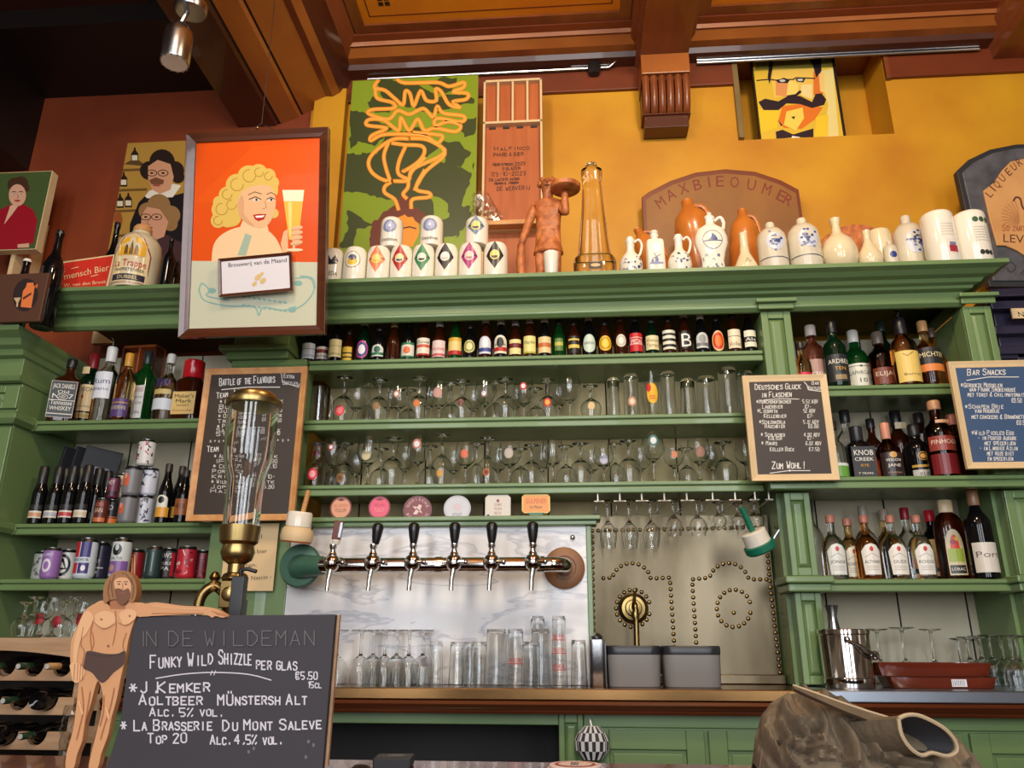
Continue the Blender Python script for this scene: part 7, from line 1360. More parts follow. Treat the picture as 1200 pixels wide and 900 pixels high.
tapbadge(583.5, 586, 15, 14, 'rect', (206, 196, 184), (216, 208, 196), lambda d, a, b: (d.ell(0, b*.5, a*.12, b*.14, (150, 60, 60), 2), [d.type(s, 0, b*v, b*.24, (170, 70, 66), 2, w=a*.55, up=1, cx=True) for s, v in (('DRI', .05), ('FON', -.30), ('BOCK', -.65))], d.ell(-a*.75, -b*.75, a*.12, b*.12, (40, 36, 40), 2)), 'square cream badge with red lettering below the shelf')
tapbadge(628, 584, 16.5, 11, 'rect', (236, 190, 90), (232, 150, 56), lambda d, a, b: (d.type('GULPENER', 0, b*.05, b*.5, (206, 70, 40), 2, w=a*1.5, up=1, cx=True), d.type('Ur-Pilsner', 0, -b*.5, b*.32, (60, 44, 36), 2, w=a*.9, up=1, cx=True), d.poly([(-a*.6, -b*.95), (a*.6, -b*.95), (a*.3, -b*1.35), (-a*.3, -b*1.35)], (60, 110, 80), 2)), 'orange rectangular badge with red lettering, rightmost below the shelf')

# ---------------------------------------------------------------- brushes, wall tap, bins, bucket
q = A(347, 634, 2.93); t = thing('cleaning_brush', 'wooden handled dish brush hanging at left end of the tap rail', 'brush', (q.x, 2.93, q.z), 0); t.rotation_euler = (.1, .10, 0); s_ = ((q-CAM).dot(_F))/FPX
mb = MB(); mb.lathe([(18*s_, 0), (19*s_, 4*s_), (18*s_, 13*s_), (15*s_, 16*s_)], 'oak_pale', 26); mb.lathe([(17*s_, -2*s_), (18*s_, 0)], 'orange_wood', 26); mb.build('brush_block', t)
mb = MB(); mb.lathe([(13*s_, 15*s_), (15*s_, 17*s_), (14.5*s_, 32*s_), (13*s_, 34*s_), (.001, 34*s_)], 'white_ceramic', 30); mb.build('bristles', t)
mb = MB(); mb.tube([(3*s_, 0, 33*s_), (6*s_, 0, 60*s_)], 3*s_, 'pine', 10); mb.build('handle', t)
mb = MB(); mb.tube([(16*s_, 0, 14*s_), (19*s_, .0, 18*s_), (16*s_, .0, 20*s_)], .003, 'black_iron', 6); mb.tube([(0, .0, 4*s_), (0, 3.075-2.93, 4*s_-.012)], .006, 'black_iron', 6); mb.build('bracket', t)
q = A(893, 646, 2.99); t = thing('cleaning_brush', 'white and green dish brush with green handle, at right of the brass sheet', 'brush', (q.x, 2.99, q.z), 0); t.rotation_euler = (.25, -.42, 0)
mb = MB(); mb.lathe([(16*s_, 0), (18*s_, 2*s_), (18*s_, 9*s_), (15*s_, 10*s_)], 'green_plastic' if mat('green_plastic', (24, 110, 84), .35) else '', 26); mb.build('brush_block', t)
mb = MB(); mb.lathe([(15*s_, 9*s_), (14.5*s_, 24*s_), (13*s_, 25*s_), (3*s_, 25*s_), (.001, 24*s_)], 'white_ceramic', 30); mb.build('bristles', t)
mb = MB(); mb.tube([(0, 0, 24*s_), (0, 0, 54*s_)], 3.4*s_, 'green_plastic', 10); mb.build('handle', t)
mb = MB(); mb.tube([(15*s_, 0, 5*s_), (28*s_, 0, 13*s_), (30*s_, .06, 14*s_)], .004, 'steel', 6); mb.build('bracket', t)
q = A(742, 713, YP); t = thing('wall_tap', 'brass swan neck tap with round rosette on the brass sheet', 'tap', (q.x, YP-.001, q.z))
Mx = Matrix.Rotation(math.pi/2, 4, 'X')
mb = MB(); mb.lathe([(.058, 0), (.060, .008), (.05, .014), (.046, .020), (.034, .022), (.030, .032), (.020, .034), (.018, .05), (.001, .052)], 'brass', 32, M=Mx); mb.build('rosette', t)
mb = MB(); mb.tube(smooth([(0, -.05, 0), (0, -.085, .012), (.002, -.10, -.01), (.002, -.10, -.06), (.0, -.10, -.17)]), .011, 'old_brass', 12); mb.lathe([(.013, -.012), (.015, 0), (.013, .012)], 'brass', 14, c=(0, -.1, -.03)); mb.build('spout', t)
mb = MB(); mb.tube([(0, -.06, .01), (.004, -.07, .06)], [.008, .005], 'old_brass', 8); mb.ball((.004, -.07, .064), .009, 'brass'); mb.build('lever', t)
def rbox(n, w0, w1, d, z0, z1, m, r=.02, mb=None):
    return None
for px0, px1, txt in ((712, 777, 'left one of two grey plastic counter bins with dark rim'), (779, 849, 'right one of two grey plastic counter bins with dark rim')):
    Yb = 2.96; a, b = A(px0, 800, Yb).x, A(px1, 800, Yb).x; wd = (b-a)/2; H = A(745, 757, Yb).z-ZT; t = thing('counter_bin', txt, 'bin', ((a+b)/2, Yb+.075, ZT+.0012), 0, 'grey bins on the back counter')
    pb = [(wd*.93, 0), (wd*.95, .004), (wd*.985, H*.78)]; mb = MB(); mb.lathe(pb, 'grey_plastic', 40, pw=[6]*3, sy=.72); mb.build('bin_body', t)
    mb = MB(); mb.lathe([(wd*.99, H*.78), (wd*1.0, H*.80), (wd*1.0, H*.98), (wd*.97, H), (wd*.90, H), (wd*.90, H*.9), (.001, H*.9)], 'rim_plastic', 40, pw=[6]*7, sy=.72); mb.build('bin_rim', t)
q = A(694, 804, 2.97); H = A(700, 750, 2.97).z-ZT; t = thing('steel_bin', 'narrow brushed steel bin between the glasses and grey bins', 'bin', (q.x+.021, 3.0, ZT+.0012)); mb = MB(); w2 = .029
mb.lathe([(w2*.96, 0), (w2, .003), (w2, H), (w2*.9, H), (w2*.9, H*.7), (.001, H*.7)], 'steel', 36, pw=[7]*6, sy=1.6); mb.build('bin_body', t); mb = MB(); mb.box(w2*.9, -.04, .002, w2*1.06, .04, H*.96, 'black_plastic'); mb.build('side_plate', t)
mb = MB(); mb.lathe([(.02, H), (.022, H+.012), (.01, H+.022), (.001, H+.024)], 'steel', 16); mb.build('lid_knob', t)
Yb = 3.0; px = 992; R = dims(px, 775, Yb, 58); H = A(992, 738, Yb).z-ZT
t = thing('ice_bucket', 'polished steel ice bucket with swing handle on the steel counter', 'bucket', (A(px, 806, Yb).x+.012, Yb+.0, ZT+.0012))
mb = MB(); mb.lathe([(.001, .004), (R*.93, .0), (R*.95, .004), (R*.95, H*.16), (R*.97, H*.17), (R*.95, H*.19), (R*.98, H*.90), (R*1.02, H*.92), (R*1.02, H*.985), (R*.99, H), (R*.9, H), (R*.88, H*.4), (.001, H*.38)], 'chrome', 40); mb.build('bucket_body', t)
mb = MB(); mb.tube(smooth([(-R*.2, -R*1.0, H*.80), (R*.2, -R*1.16, H*.72), (R*.75, -R*.95, H*.58), (R*1.12, -R*.3, H*.52)], 6), .011, 'steel', 8, flat=.5); mb.ball((-R*.2, -R*1.0, H*.82), .012, 'steel'); mb.ball((R*1.08, -R*.15, H*.55), .016, 'chrome'); mb.build('swing_handle', t)
h1 = A(986, 710, Yb).z-ZT; zb_ = H*.4; o = MB().lathe([(.034, 0), (.036, .004), (.030, (h1-zb_)*.35), (.016, (h1-zb_)*.72), (.014, (h1-zb_)*.80), (.024, h1-zb_), (.021, h1-zb_), (.011, (h1-zb_)*.82)], 'steel', 26).build('bar_jigger', loc=(t.location.x-.03, Yb+.0, ZT+zb_+.002)); tag(o, 'tapered steel pourer standing in the ice bucket', 'jigger')
# wooden trays
for k, (px0, px1, z0, h, txt) in enumerate(((1046, 1176, 0, .036, 'lower reddish wooden tray on the steel counter'), (1032, 1172, .038, .045, 'upper reddish wooden tray, stacked on a smaller tray'))):
    Yb = 2.98; a, b = A(px0, 795, Yb).x, A(px1, 795, Yb).x; t = thing('wooden_tray', txt, 'tray', ((a+b)/2, Yb+.10, ZT+.0012+z0), 0, 'stacked wooden trays'); w2 = (b-a)/2; mb = MB()
    pr_ = [(w2*.92, 0), (w2*.94, .002), (w2, h), (w2*.96, h), (w2*.91, .008), (.001, .008)]; mb.lathe(pr_, 'mahogany', 48, pw=[8]*6, sy=.42); mb.build('tray_body', t)
    if k == 0:
        mb = MB(); d = D(); d.rect(.02, .006, .07, .03, (220, 220, 226)); [d.rect(.024+.006*i, .009, .026+.006*i, .027, (90, 90, 110), 1) for i in range(7)]; mb.paste(d, lambda u, v, hh: (u, -w2*.42*.985-hh-.002, v)); mb.build('paper_sticker', t)
# ---------------------------------------------------------------- wine rack
YR = 2.70; zr = A(50, 746, YR).z-.0; x1 = A(90, 800, YR).x; x0 = x1-.62
t = thing('wine_rack', 'pale wooden wine rack with scalloped rails at bottom left', 'rack', ((x0+x1)/2, YR, 0)); w2 = (x1-x0)/2
rows_ = [A(40, p, YR).z for p in (798, 838, 879, 920)]
mb = MB(); zt_ = A(40, 772, YR).z
mb.prism([(-w2, zt_-.0)]+[(-w2+2*w2*i/16, zt_+.0+.026*math.sin(math.pi*i/16)) for i in range(17)]+[(w2, zr-.004), (-w2, zr-.004)], lambda u, v, h: (u, -h, v), -.02, 0, 'raw_wood'); mb.box(-w2, .02, zr-.024, w2, .30, zr-.004, 'raw_wood'); mb.build('top_panel', t, bev=.002)
pitch = A(38, 790, YR).x-A(5, 790, YR).x
for r_i, zr_ in enumerate(rows_):
    cxs = [A((38, 28, 22, 30)[r_i], 790, YR).x-(x0+x1)/2+pitch*k for k in range(-6, 4)]; up = []
    for cx_ in cxs:
        if cx_-pitch/2 < -w2 or cx_+pitch/2 > w2: continue
        up += [(cx_-pitch*.5, zr_+.055), (cx_-pitch*.36, zr_+.055)]+[(cx_+pitch*.36*-math.cos(math.pi*i/10), zr_+.055-.042*math.sin(math.pi*i/10)) for i in range(1, 10)]+[(cx_+pitch*.36, zr_+.055), (cx_+pitch*.5, zr_+.055)]
    up = [(-w2, zr_), (-w2, zr_+.055)]+up+[(w2, zr_+.055), (w2, zr_)]
    for yb in (0, .2): MB().prism(up[::-1], lambda u, v, h: (u, yb-h, v), -.02, 0, 'raw_wood').build('scalloped_rail', t, bev=.002)
for sx in (-w2, w2-.02):
    for yb in (.02, .18): MB().box(sx, yb, .9, sx+.02, yb+.02, zr-.024, 'raw_wood').build('post', t)
MB().box(-w2, .24, .9, w2, .26, zr-.03, 'beam_black').build('back_panel', t)
GB = 'wine bottles lying in the rack'
wr = {0: [(5, 'n', 'wine bottle lying neck out, leftmost in the top row of the rack'), (38, 'n', 'wine bottle lying neck out, middle of the top rack row'), (69, 'g', 'wine bottle with gold foil neck, right in the top rack row')], 1: [(0, 'n', 'wine bottle lying neck out at left edge, second rack row'), (28, 'n', 'wine bottle lying neck out, middle of the second rack row'), (60, 'e', 'wine bottle lying base out, right end of the second rack row')], 2: [(5, 'e', 'pale wine bottle base at left edge, third rack row'), (38, 'e', 'wine bottle lying base out, middle of the third rack row'), (60, 'n', 'wine bottle neck at right end, third rack row')], 3: [(30, 'e', 'wine bottle lying base out in the lowest rack row')]}
for r_i, L_ in wr.items():
    base_c = A((38, 28, 22, 30)[r_i], 790, YR).x
    for px, kd, txt in L_:
        x = A(px, 790, YR).x; kx = round((x-base_c)/pitch); x = base_c+kx*pitch; R = pitch*.31; z = rows_[r_i]+.055-.042+R+.004
        t = thing('wine_bottle', txt, 'bottle', (x, YR-.0, z), 0, GB); H = .29; s = -1 if kd != 'e' else 1
        prof = [(.001, 0), (R*.9, .001), (R, .012), (R, .16), (R*.85, .19), (R*.42, .215), (R*.32, .235), (R*.30, H)] if kd != 'e' else [(.001, .012), (R*.6, .004), (R*.92, 0), (R, .012), (R, .16), (R*.85, .19), (R*.42, .215), (R*.3, .235), (R*.3, H)]
        Mx = Matrix.Translation((0, .21 if kd != 'e' else -.055, 0)) @ Matrix.Rotation(math.pi/2 if kd != 'e' else -math.pi/2, 4, 'X')
        MB().lathe(prof, 'black_bottle' if (kd, r_i, px) != ('e', 2, 5) else 'dark_green_bottle', 24, M=Mx).build('bottle_body', t)
        if kd != 'e':
            MB().lathe([(R*.34, H-.07), (R*.36, H-.068), (R*.36, H-.004), (R*.30, H)], 'gloss_pigment', 18, M=Mx, col=(206, 160, 100) if kd == 'g' else (34, 66, 46)).build('neck_foil', t)
            MB().lathe([(.001, H+.001), (R*.26, H+.001), (R*.28, H-.001)][::-1], 'satin_pigment', 14, M=Mx, col=(190, 186, 180)).build('cork_end', t)
# ---------------------------------------------------------------- on the front bar
ZF = ZB+.0012
# black board held by a painted man
YBD = 1.25; PG = Plane((0, YBD, ZF), (1, 0, 0), (0, 0, 1)); f = None
o0 = PG.uv(260, 900); t = thing('painted_signboard', 'black chalkboard sign with a painted cut-out man in brown trunks leaning on it', 'chalkboard', (o0[0], YBD, ZF))
pre = lambda px, py: (PG.uv(px, py)[0]-o0[0], PG.uv(px, py)[1]); F2 = lambda u, v, h=0: (u, -h, v)
pp = lambda L_: [pre(*p) for p in L_]
brd = pp([(157, 722), (393, 720), (378, 900)])+[(pre(378, 900)[0], 0), (pre(120, 900)[0], 0)]+pp([(140, 850)])
mb = MB(); mb.prism(brd, F2, -.012, 0, 'chalk_black'); mb.build('board', t, bev=.0015)
mb = MB(); mb.prism(pp([(389, 720), (395.5, 720), (381, 899), (375, 899)]), F2, -.02, -.0121, 'raw_wood'); mb.build('back_batten', t)
for u in (-.06, .09): mb = MB(); mb.tube([(u, .0135, .10), (u, .09, .0045)], .006, 'raw_wood', 8); mb.build('rear_strut', t)
SKN, SKD, SKL = (206, 148, 100), (168, 106, 66), (222, 170, 122)
arm = [(172, 708), (185, 706), (215, 710), (240, 711), (255, 714), (262, 718), (268, 722), (262, 724), (254, 722), (250, 724), (244, 721), (225, 720), (200, 721), (178, 722), (162, 722)]
body = [(131, 712), (122, 704), (112, 708), (101, 716), (93, 733), (86, 748), (84, 770), (86, 787), (90, 797), (94, 800), (93, 812), (91, 830), (88, 852), (84, 868), (80, 882), (79, 900), (88, 900), (92, 884), (98, 868), (101, 848), (108, 825), (113, 806), (117, 798), (122, 812), (121, 832), (117, 850), (112, 870), (108, 886), (106, 900), (116, 900), (120, 884), (128, 862), (132, 842), (138, 820), (144, 790), (149, 768), (152, 750), (158, 730), (162, 722), (178, 722), (172, 708), (160, 706), (152, 704), (147, 712)]
mb = MB(); mb.prism([(u, max(v, 0)) for u, v in pp(smooth(body+[body[0]], 3)[:-1])], F2, -.008, .004, 'pigment', SKN); mb.prism(pp(smooth(arm+[arm[0]], 3)[:-1]), F2, -.0095, .0045, 'pigment', SKN); mb.prism(pp([(130, 700), (131, 714), (148, 714), (152, 700)]), F2, -.008, .0042, 'pigment', SKD)
d = D()
d.sm([(96, 728), (104, 716), (112, 724), (104, 742), (96, 752), (91, 780), (88, 770), (90, 748)], SKL, 1); d.sm([(113, 722), (124, 716), (136, 720), (136, 732), (124, 736), (114, 731)], SKL, 1); d.sm([(141, 720), (152, 714), (162, 718), (158, 728), (146, 732)], SKL, 1)
d.curve([(113, 730), (124, 737), (136, 731)], .9, SKD, 2); d.curve([(141, 730), (150, 733), (159, 727)], .9, SKD, 2); d.ell(121, 726, 1.4, 1.2, (140, 80, 60), 2, 10); d.ell(154, 722, 1.4, 1.2, (140, 80, 60), 2, 10)
d.curve([(137, 716), (138, 735), (134, 756)], .8, SKD, 2); d.ell(129, 757, 1.2, 1.6, (130, 76, 54), 3, 8); d.curve([(110, 740), (112, 755), (106, 766)], .8, SKD, 2); d.curve([(150, 742), (146, 756), (149, 766)], .8, SKD, 2)
d.curve([(100, 735), (97, 755), (101, 765), (96, 790)], .9, SKD, 2); d.curve([(111, 728), (108, 745), (110, 764)], 1.0, SKD, 2)
d.sm([(103, 765), (110, 763), (125, 766), (140, 766), (149, 763), (147, 778), (135, 788), (122, 800), (110, 788), (100, 782)], (74, 48, 38), 3); d.curve([(104, 766), (125, 769), (148, 766)], .8, (50, 32, 26), 4)
for a in ([(98, 805), (100, 830), (96, 850), (92, 866)], [(136, 806), (131, 830), (125, 848), (120, 866)], [(108, 810), (104, 834), (102, 846)], [(124, 815), (123, 835), (119, 850)]): d.curve(a, 1.2, SKD, 2)
for a in ([(95, 822), (99, 836)], [(127, 830), (130, 842)]): d.line(a, 2.5, SKL, 2)
for x in (92, 96, 99, 102): d.line([(x-2, 778), (x-3, 797)], .8, SKD, 3)
d.sm([(84, 780), (92, 776), (102, 786), (98, 796), (92, 800), (87, 796)], SKL, 2)
d.curve([(180, 710), (210, 713), (240, 714)], 1.0, SKL, 2); d.curve([(180, 719), (210, 719), (240, 719)], 1.0, SKD, 2)
for k_ in range(4): d.line([(250+k_*4, 716+k_), (258+k_*4, 721+k_*.8)], .7, SKD, 3)
mb.paste(d, lambda u, v, h: (u, -h-.0045, v), pre); mb.build('painted_man', t)
hd = [(142, 669), (151, 670), (159, 676), (163, 688), (162, 700), (158, 706), (150, 703), (134, 703), (126, 707), (124, 698), (126, 684), (133, 674)]
mb = MB(); mb.prism(pp(smooth(hd+[hd[0]], 4)[:-1]), F2, -.008, .008, 'pigment', (150, 102, 60))
d = D(); d.sm([(137, 684), (141, 678), (152, 678), (157, 686), (155, 698), (147, 705), (140, 698)], (214, 160, 116), 1)
d.sm([(138, 692), (143, 690), (148, 692), (154, 690), (156, 698), (152, 706), (146, 709), (140, 704)], (112, 70, 42), 2); d.line([(143, 696), (147, 695), (151, 696)], .9, (150, 80, 66), 3)
for x in (143, 151): d.line([(x-2.4, 682.5), (x+2.2, 682)], .8, (80, 50, 32), 3); d.ell(x, 685, 1.5, .8, (70, 46, 34), 3, 8)
d.line([(147, 684), (147.6, 690), (146, 691)], .8, (170, 110, 76), 3)
for a in ([(133, 680), (130, 692), (132, 704)], [(138, 674), (134, 686), (136, 700)], [(157, 678), (160, 690), (158, 702)], [(146, 672), (152, 674), (158, 684)]): d.curve(a, .9, (110, 70, 40), 2)
mb.paste(d, lambda u, v, h: (u, -h-.008, v), pre); mb.build('painted_head', t)
d = D(); CK = (206, 200, 206)
d.text('Funky Wild', 177, 783, 15, CK, 1, w=1.7, x1=252, dy=-5, jit=.04); d.text('Shizzle', 257, 778, 16, CK, 1, w=1.7, x1=297, dy=1, jit=.04); d.text('per glas', 301, 784, 12.5, CK, 1, w=1.6, x1=350, dy=1, jit=.04)
d.curve([(183, 795), (215, 790), (250, 788), (290, 790), (318, 797)], 1.3, CK, 1); d.line([(249, 786), (247, 791)], 1, CK, 1); d.line([(253, 786), (251, 791)], 1, CK, 1)
d.text('€5.50', 347, 796, 8.5, CK, 1, w=1.4, x1=374); d.text('15cl', 361, 806, 7, CK, 1, w=1.2, x1=378)
d.text('*J.Kemker', 152, 812, 12.5, CK, 1, w=1.9, x1=249, dy=-2, jit=.05); d.text('Aoltbeer', 164, 826, 12, CK, 1, w=1.8, x1=240, dy=-1, jit=.05); d.text('Münstersh Alt'.replace('ü', 'Ü'), 256, 826, 12, CK, 1, w=1.8, x1=362, dy=-1, jit=.05)
d.text('Alc. 5% vol.', 176, 839, 9.5, CK, 1, w=1.6, x1=262, jit=.05); d.text('* La Brasserie', 142, 856, 12, CK, 1, w=1.8, x1=251, dy=-1, jit=.05); d.text('Du Mont Saleve', 262, 856, 12, CK, 1, w=1.8, x1=379, dy=-2, jit=.05)
d.text('Top 20', 174, 871, 11, CK, 1, w=1.7, x1=222, dy=-1, jit=.05); d.text('Alc. 4,5% vol.', 247, 872, 10.5, CK, 1, w=1.7, x1=331, jit=.05)
for x, y in ((360, 872), (366, 876), (290, 884), (296, 880), (357, 890)): d.text('*', x, y, 6, (120, 114, 120), 1)
mb = MB(); mb.paste(d, lambda u, v, h: (u, -h-.0002, v), pre); mb.build('chalk_writing', t)
d = D(); d.text('In De Wildeman', 163, 757, 17, (104, 98, 100), 1, w=1.0, x1=374, dy=-1, lc=1.0); d.text('In De Wildeman', 164, 758, 17, (34, 30, 32), 0, w=1.6, x1=375, dy=-1, lc=1.0)  # carved look painted flat: the dark offset copy is the letters' shade
mb = MB(); mb.paste(d, lambda u, v, h: (u, -h-.0002, v), pre); mb.build('shaded_name', t)
# tall glass beer tower on brass column
YT2 = 1.5; c = A(294, 478, YT2); xt = A(284, 600, YT2).x; zz = lambda py: A(284, py, YT2).z-ZF; s_ = ((A(290, 540, YT2)-CAM).dot(_F))/FPX
t = thing('glass_tower', 'tall glass cylinder on a brass column in front of the large chalkboard', 'dispenser', (xt, YT2, ZF))
za, zb1, zb2, zb3 = zz(478), zz(541), zz(562), zz(620)
for nm, ins in (('glass_cylinder', 0), ):
    out = [(20*s_, zb3), (20.5*s_, zb3+.05), (21*s_, zb2), (27*s_, zb1), (29*s_, zb1+.03), (29*s_, za)]
    th = 2.2*s_; MB().lathe(out+[(r-th, z) for r, z in out[::-1]], 'thick_glass', 40, caps=False).build(nm, t)
MB().lathe([(28*s_, za), (32*s_, za+.001), (33*s_, za+.007), (32*s_, za+.014), (27*s_, za+.018), (26*s_, za+.024), (22*s_, za+.030), (12*s_, za+.034), (.001, za+.035)], 'brass', 40).build('brass_cap', t)
mb = MB(); b0_, b1_ = zz(654), zz(617)
mb.lathe([(.001, b0_-.03), (9*s_, b0_-.03), (9*s_, b0_-.012), (16*s_, b0_-.004), (19*s_, b0_+.01), (17*s_, b0_+.024), (21*s_, b0_+.03), (22.5*s_, b1_-.01), (23*s_, b1_), (20.2*s_, b1_), (19*s_, b1_-.012), (.001, b1_-.014)], 'brass', 40); mb.build('brass_cup', t)
mb = MB(); b2 = zz(700); mb.lathe([(13*s_, b2+.03), (15*s_, b2+.034), (13*s_, b2+.042), (9*s_, b2+.046), (9*s_, b0_-.03)], 'old_brass', 30)
mb.box(-.019, -.019, b2-.02, .019, .019, b2+.03, 'old_brass'); mb.lathe([(.012, 0), (.014, .004), (.010, .008), (.001, .009)], 'brass', 18, M=Matrix.Translation((0, -.019, b2+.005)) @ Matrix.Rotation(math.pi/2, 4, 'X')); mb.build('valve_block', t, bev=.003)
mb = MB(); mb.lathe([(.06, 0), (.062, .008), (.05, .014), (.03, .02), (.014, .03), (.012, .06), (.013, b2-.04), (.018, b2-.02)], 'old_brass', 32); mb.build('column', t)
mb = MB(); mb.tube(smooth([(-.019, 0, b2+.01), (-.035, -.01, b2+.02), (-.055, -.015, b2+.0), (-.06, -.015, b2-.05)]), .010, 'old_brass', 12); mb.lathe([(.008, b2+.01), (.012, b2+.015), (.007, b2+.03), (.011, b2+.036), (.006, b2+.045), (.001, b2+.048)], 'old_brass', 14, c=(-.035, -.01, 0)); mb.tube([(-.02, -.025, b2-.03), (-.055, -.028, b2-.02), (-.05, -.028, b2-.07)], .008, 'steel', 10); mb.build('outlet_spout', t)
hx = A(280, 692, 1.46).x-xt; z0_, z1_ = A(280, 722, 1.46).z-ZF, A(280, 668, 1.46).z-ZF
mb = MB(); mb.box(hx-.012, -.05, z0_-.03, hx+.012, -.03, z1_-.012, 'black_plastic'); mb.tube([(hx, -.04, z1_-.014), (hx, -.04, z1_), (hx+.012, -.04, z1_+.002), (hx+.03, -.04, z1_-.003)], .004, 'black_iron', 8); mb.box(hx-.008, -.03, z0_, hx+.008, -.012, z0_+.03, 'black_plastic'); mb.build('black_lever', t, bev=.003)
# folded jacket heap
YJK = 1.42; jx = lambda px, py: A(px, py, YJK).x; cx_ = jx(1010, 870)
t = thing('jacket', 'crumpled olive brown jacket thrown on the bar at lower right', 'jacket', (cx_, YJK, ZF))
top = [(884, 896), (887, 862), (895, 838), (908, 822), (925, 811), (945, 808), (965, 814), (990, 824), (1015, 834), (1040, 842), (1062, 848), (1085, 852), (1110, 862), (1130, 876), (1144, 896)]
hs = sorted([(A(px, py, YJK).x-cx_, max(A(px, py, YJK).z-ZF, .006)) for px, py in top])
def hof(x):
    for (a, b), (c_, e_) in zip(hs, hs[1:]):
        if a <= x <= c_: return b+(e_-b)*(x-a)/(c_-a)
    return .006
import mathutils
nu, nv = 190, 110; xa, xb = hs[0][0], hs[-1][0]; vs = []
FOLD = [([(925, 818), (916, 830), (918, 848), (926, 866)], .012, 6), ([(918, 830), (934, 848), (955, 864)], .013, 5), ([(955, 864), (936, 868), (920, 872)], .010, 4), ([(920, 872), (924, 888), (934, 898)], .011, 4), ([(896, 858), (908, 876), (922, 896)], .013, 6),
 ([(944, 812), (960, 830), (966, 852), (960, 876)], .014, 7), ([(966, 816), (986, 842), (1000, 872), (1004, 897)], .016, 7), ([(940, 878), (962, 872), (985, 882)], .010, 4), ([(950, 890), (975, 886), (1000, 894)], .009, 4), ([(985, 828), (1012, 850), (1030, 880)], .014, 6), ([(1010, 842), (1034, 862), (1050, 890)], .012, 6), ([(930, 850), (946, 842), (956, 846)], .010, 4), ([(1030, 886), (1060, 890), (1090, 896)], .009, 5), ([(1095, 852), (1118, 868), (1132, 890)], .010, 5)]
FOLD = [(smooth(p), r, w_) for p, r, w_ in FOLD]
def proj(v): d_ = Vector(v)-CAM; k = FPX/d_.dot(_F); return 600+k*d_.dot(_R), 450-k*d_.dot(_U)
def crease(qx, qy):
    o_ = 0
    for P_, r, w_ in FOLD:
        best = None
        for (ax, ay), (bx, by) in zip(P_, P_[1:]):
            dx, dy = bx-ax, by-ay; tt = max(0, min(1, ((qx-ax)*dx+(qy-ay)*dy)/(dx*dx+dy*dy+1e-9))); ex, ey = qx-ax-tt*dx, qy-ay-tt*dy; dd = ex*ex+ey*ey
            if best is None or dd < best[0]: best = (dd, 1 if dx*ey-dy*ex > 0 else -1)
        dd = math.sqrt(best[0])
        if dd < w_*4: o_ += r*math.exp(-(dd/w_)**2)-(r*.9*math.exp(-((dd-w_*1.5)/(w_*.8))**2) if best[1] > 0 else 0)
    return o_
for j in range(nv+1):
    a = math.pi*j/nv
    for i in range(nu+1):
        u = i/nu; x = xa+(xb-xa)*u; h = hof(x); dp = .13*(math.sin(math.pi*min(max(u, .02), .98))**.45)
        n = mathutils.noise.noise(Vector((x*9+math.cos(a)*1.5, math.cos(a)*1.2+x*7, 3.1))); n2 = mathutils.noise.noise(Vector((x*26+math.cos(a)*4, a*5-x*20, 5.1)))
        y = -math.cos(a)*dp; z = h*math.sin(a)**.75
        k_ = (.010*n+.005*n2)*math.sin(a)
        if a < 1.9: k_ += crease(*proj((cx_+x, YJK+y, ZF+z)))*min(1, math.sin(a)*3)
        vs.append((x, y-math.cos(a)*k_*1.2, max(z+k_*.8*math.sin(a)*(z > .02), .0005)))
mb = MB(); mb.add(vs, [(j*(nu+1)+i, j*(nu+1)+i+1, (j+1)*(nu+1)+i+1, (j+1)*(nu+1)+i) for j in range(nv) for i in range(nu)], 'olive_cloth', None, True); o = mb.build('body_cloth', t)
# stiff front edge / lapel lying diagonal over the heap
def lp(px, py, Y): v = A(px, py, Y); return (v.x-cx_, v.y-YJK, v.z-ZF)
mb = MB(); A1 = [lp(x, y, 1.33) for x, y in ((929, 803), (955, 812), (985, 823), (1015, 833), (1045, 842), (1062, 850))]; B1 = [lp(x, y, 1.30) for x, y in ((931, 807), (955, 818), (985, 831), (1013, 842), (1040, 853), (1052, 862))]
n = len(A1); bk = [(p[0], p[1]+.012, p[2]-.004) for p in B1]; mb.add(A1+B1+bk, [(i, n+i, n+i+1, i+1) for i in range(n-1)]+[(n+i, 2*n+i, 2*n+i+1, n+i+1) for i in range(n-1)]+[(2*n+i, i, i+1, 2*n+i+1) for i in range(n-1)], 'olive_cloth', None, True); mb.tube(A1, .0022, 'cuff_edge', 6); mb.build('front_edge', t)
# open cuff of the sleeve facing the viewer
cc = Vector(lp(1088, 867, 1.27)); ring = [(1053, 842), (1062, 838), (1075, 838), (1092, 845), (1108, 855), (1119, 868), (1121, 880), (1110, 886), (1092, 882), (1080, 885), (1066, 876), (1056, 860)]
R0 = smooth([lp(x, y, 1.25+(x-1053)*.0006) for x, y in ring+[ring[0]]], 3)[:-1]; n = len(R0)
R1 = [(cc[0]+(p[0]-cc[0])*1.02-.05, p[1]+.09, (cc[2]+(p[2]-cc[2])*.95)-.012) for p in R0]; Ri = [(cc[0]+(p[0]-cc[0])*.93, p[1]+.004, cc[2]+(p[2]-cc[2])*.93) for p in R0]; Rj = [(cc[0]+(p[0]-cc[0])*.6-.03, p[1]+.07, cc[2]+(p[2]-cc[2])*.6-.008) for p in R0]
mb = MB(); mb.add(R0+R1, [(i, n+i, n+(i+1) % n, (i+1) % n) for i in range(n)], 'olive_cloth', None, True); mb.add(Ri+Rj, [(i, (i+1) % n, n+(i+1) % n, n+i) for i in range(n)]+[[n+i for i in range(n)]], 'cloth_lining', None, True); mb.add(R0+Ri, [(i, (i+1) % n, n+(i+1) % n, n+i) for i in range(n)], 'olive_cloth'); mb.tube(R0+[R0[0]], .003, 'cuff_edge', 6); mb.build('sleeve_cuff', t)
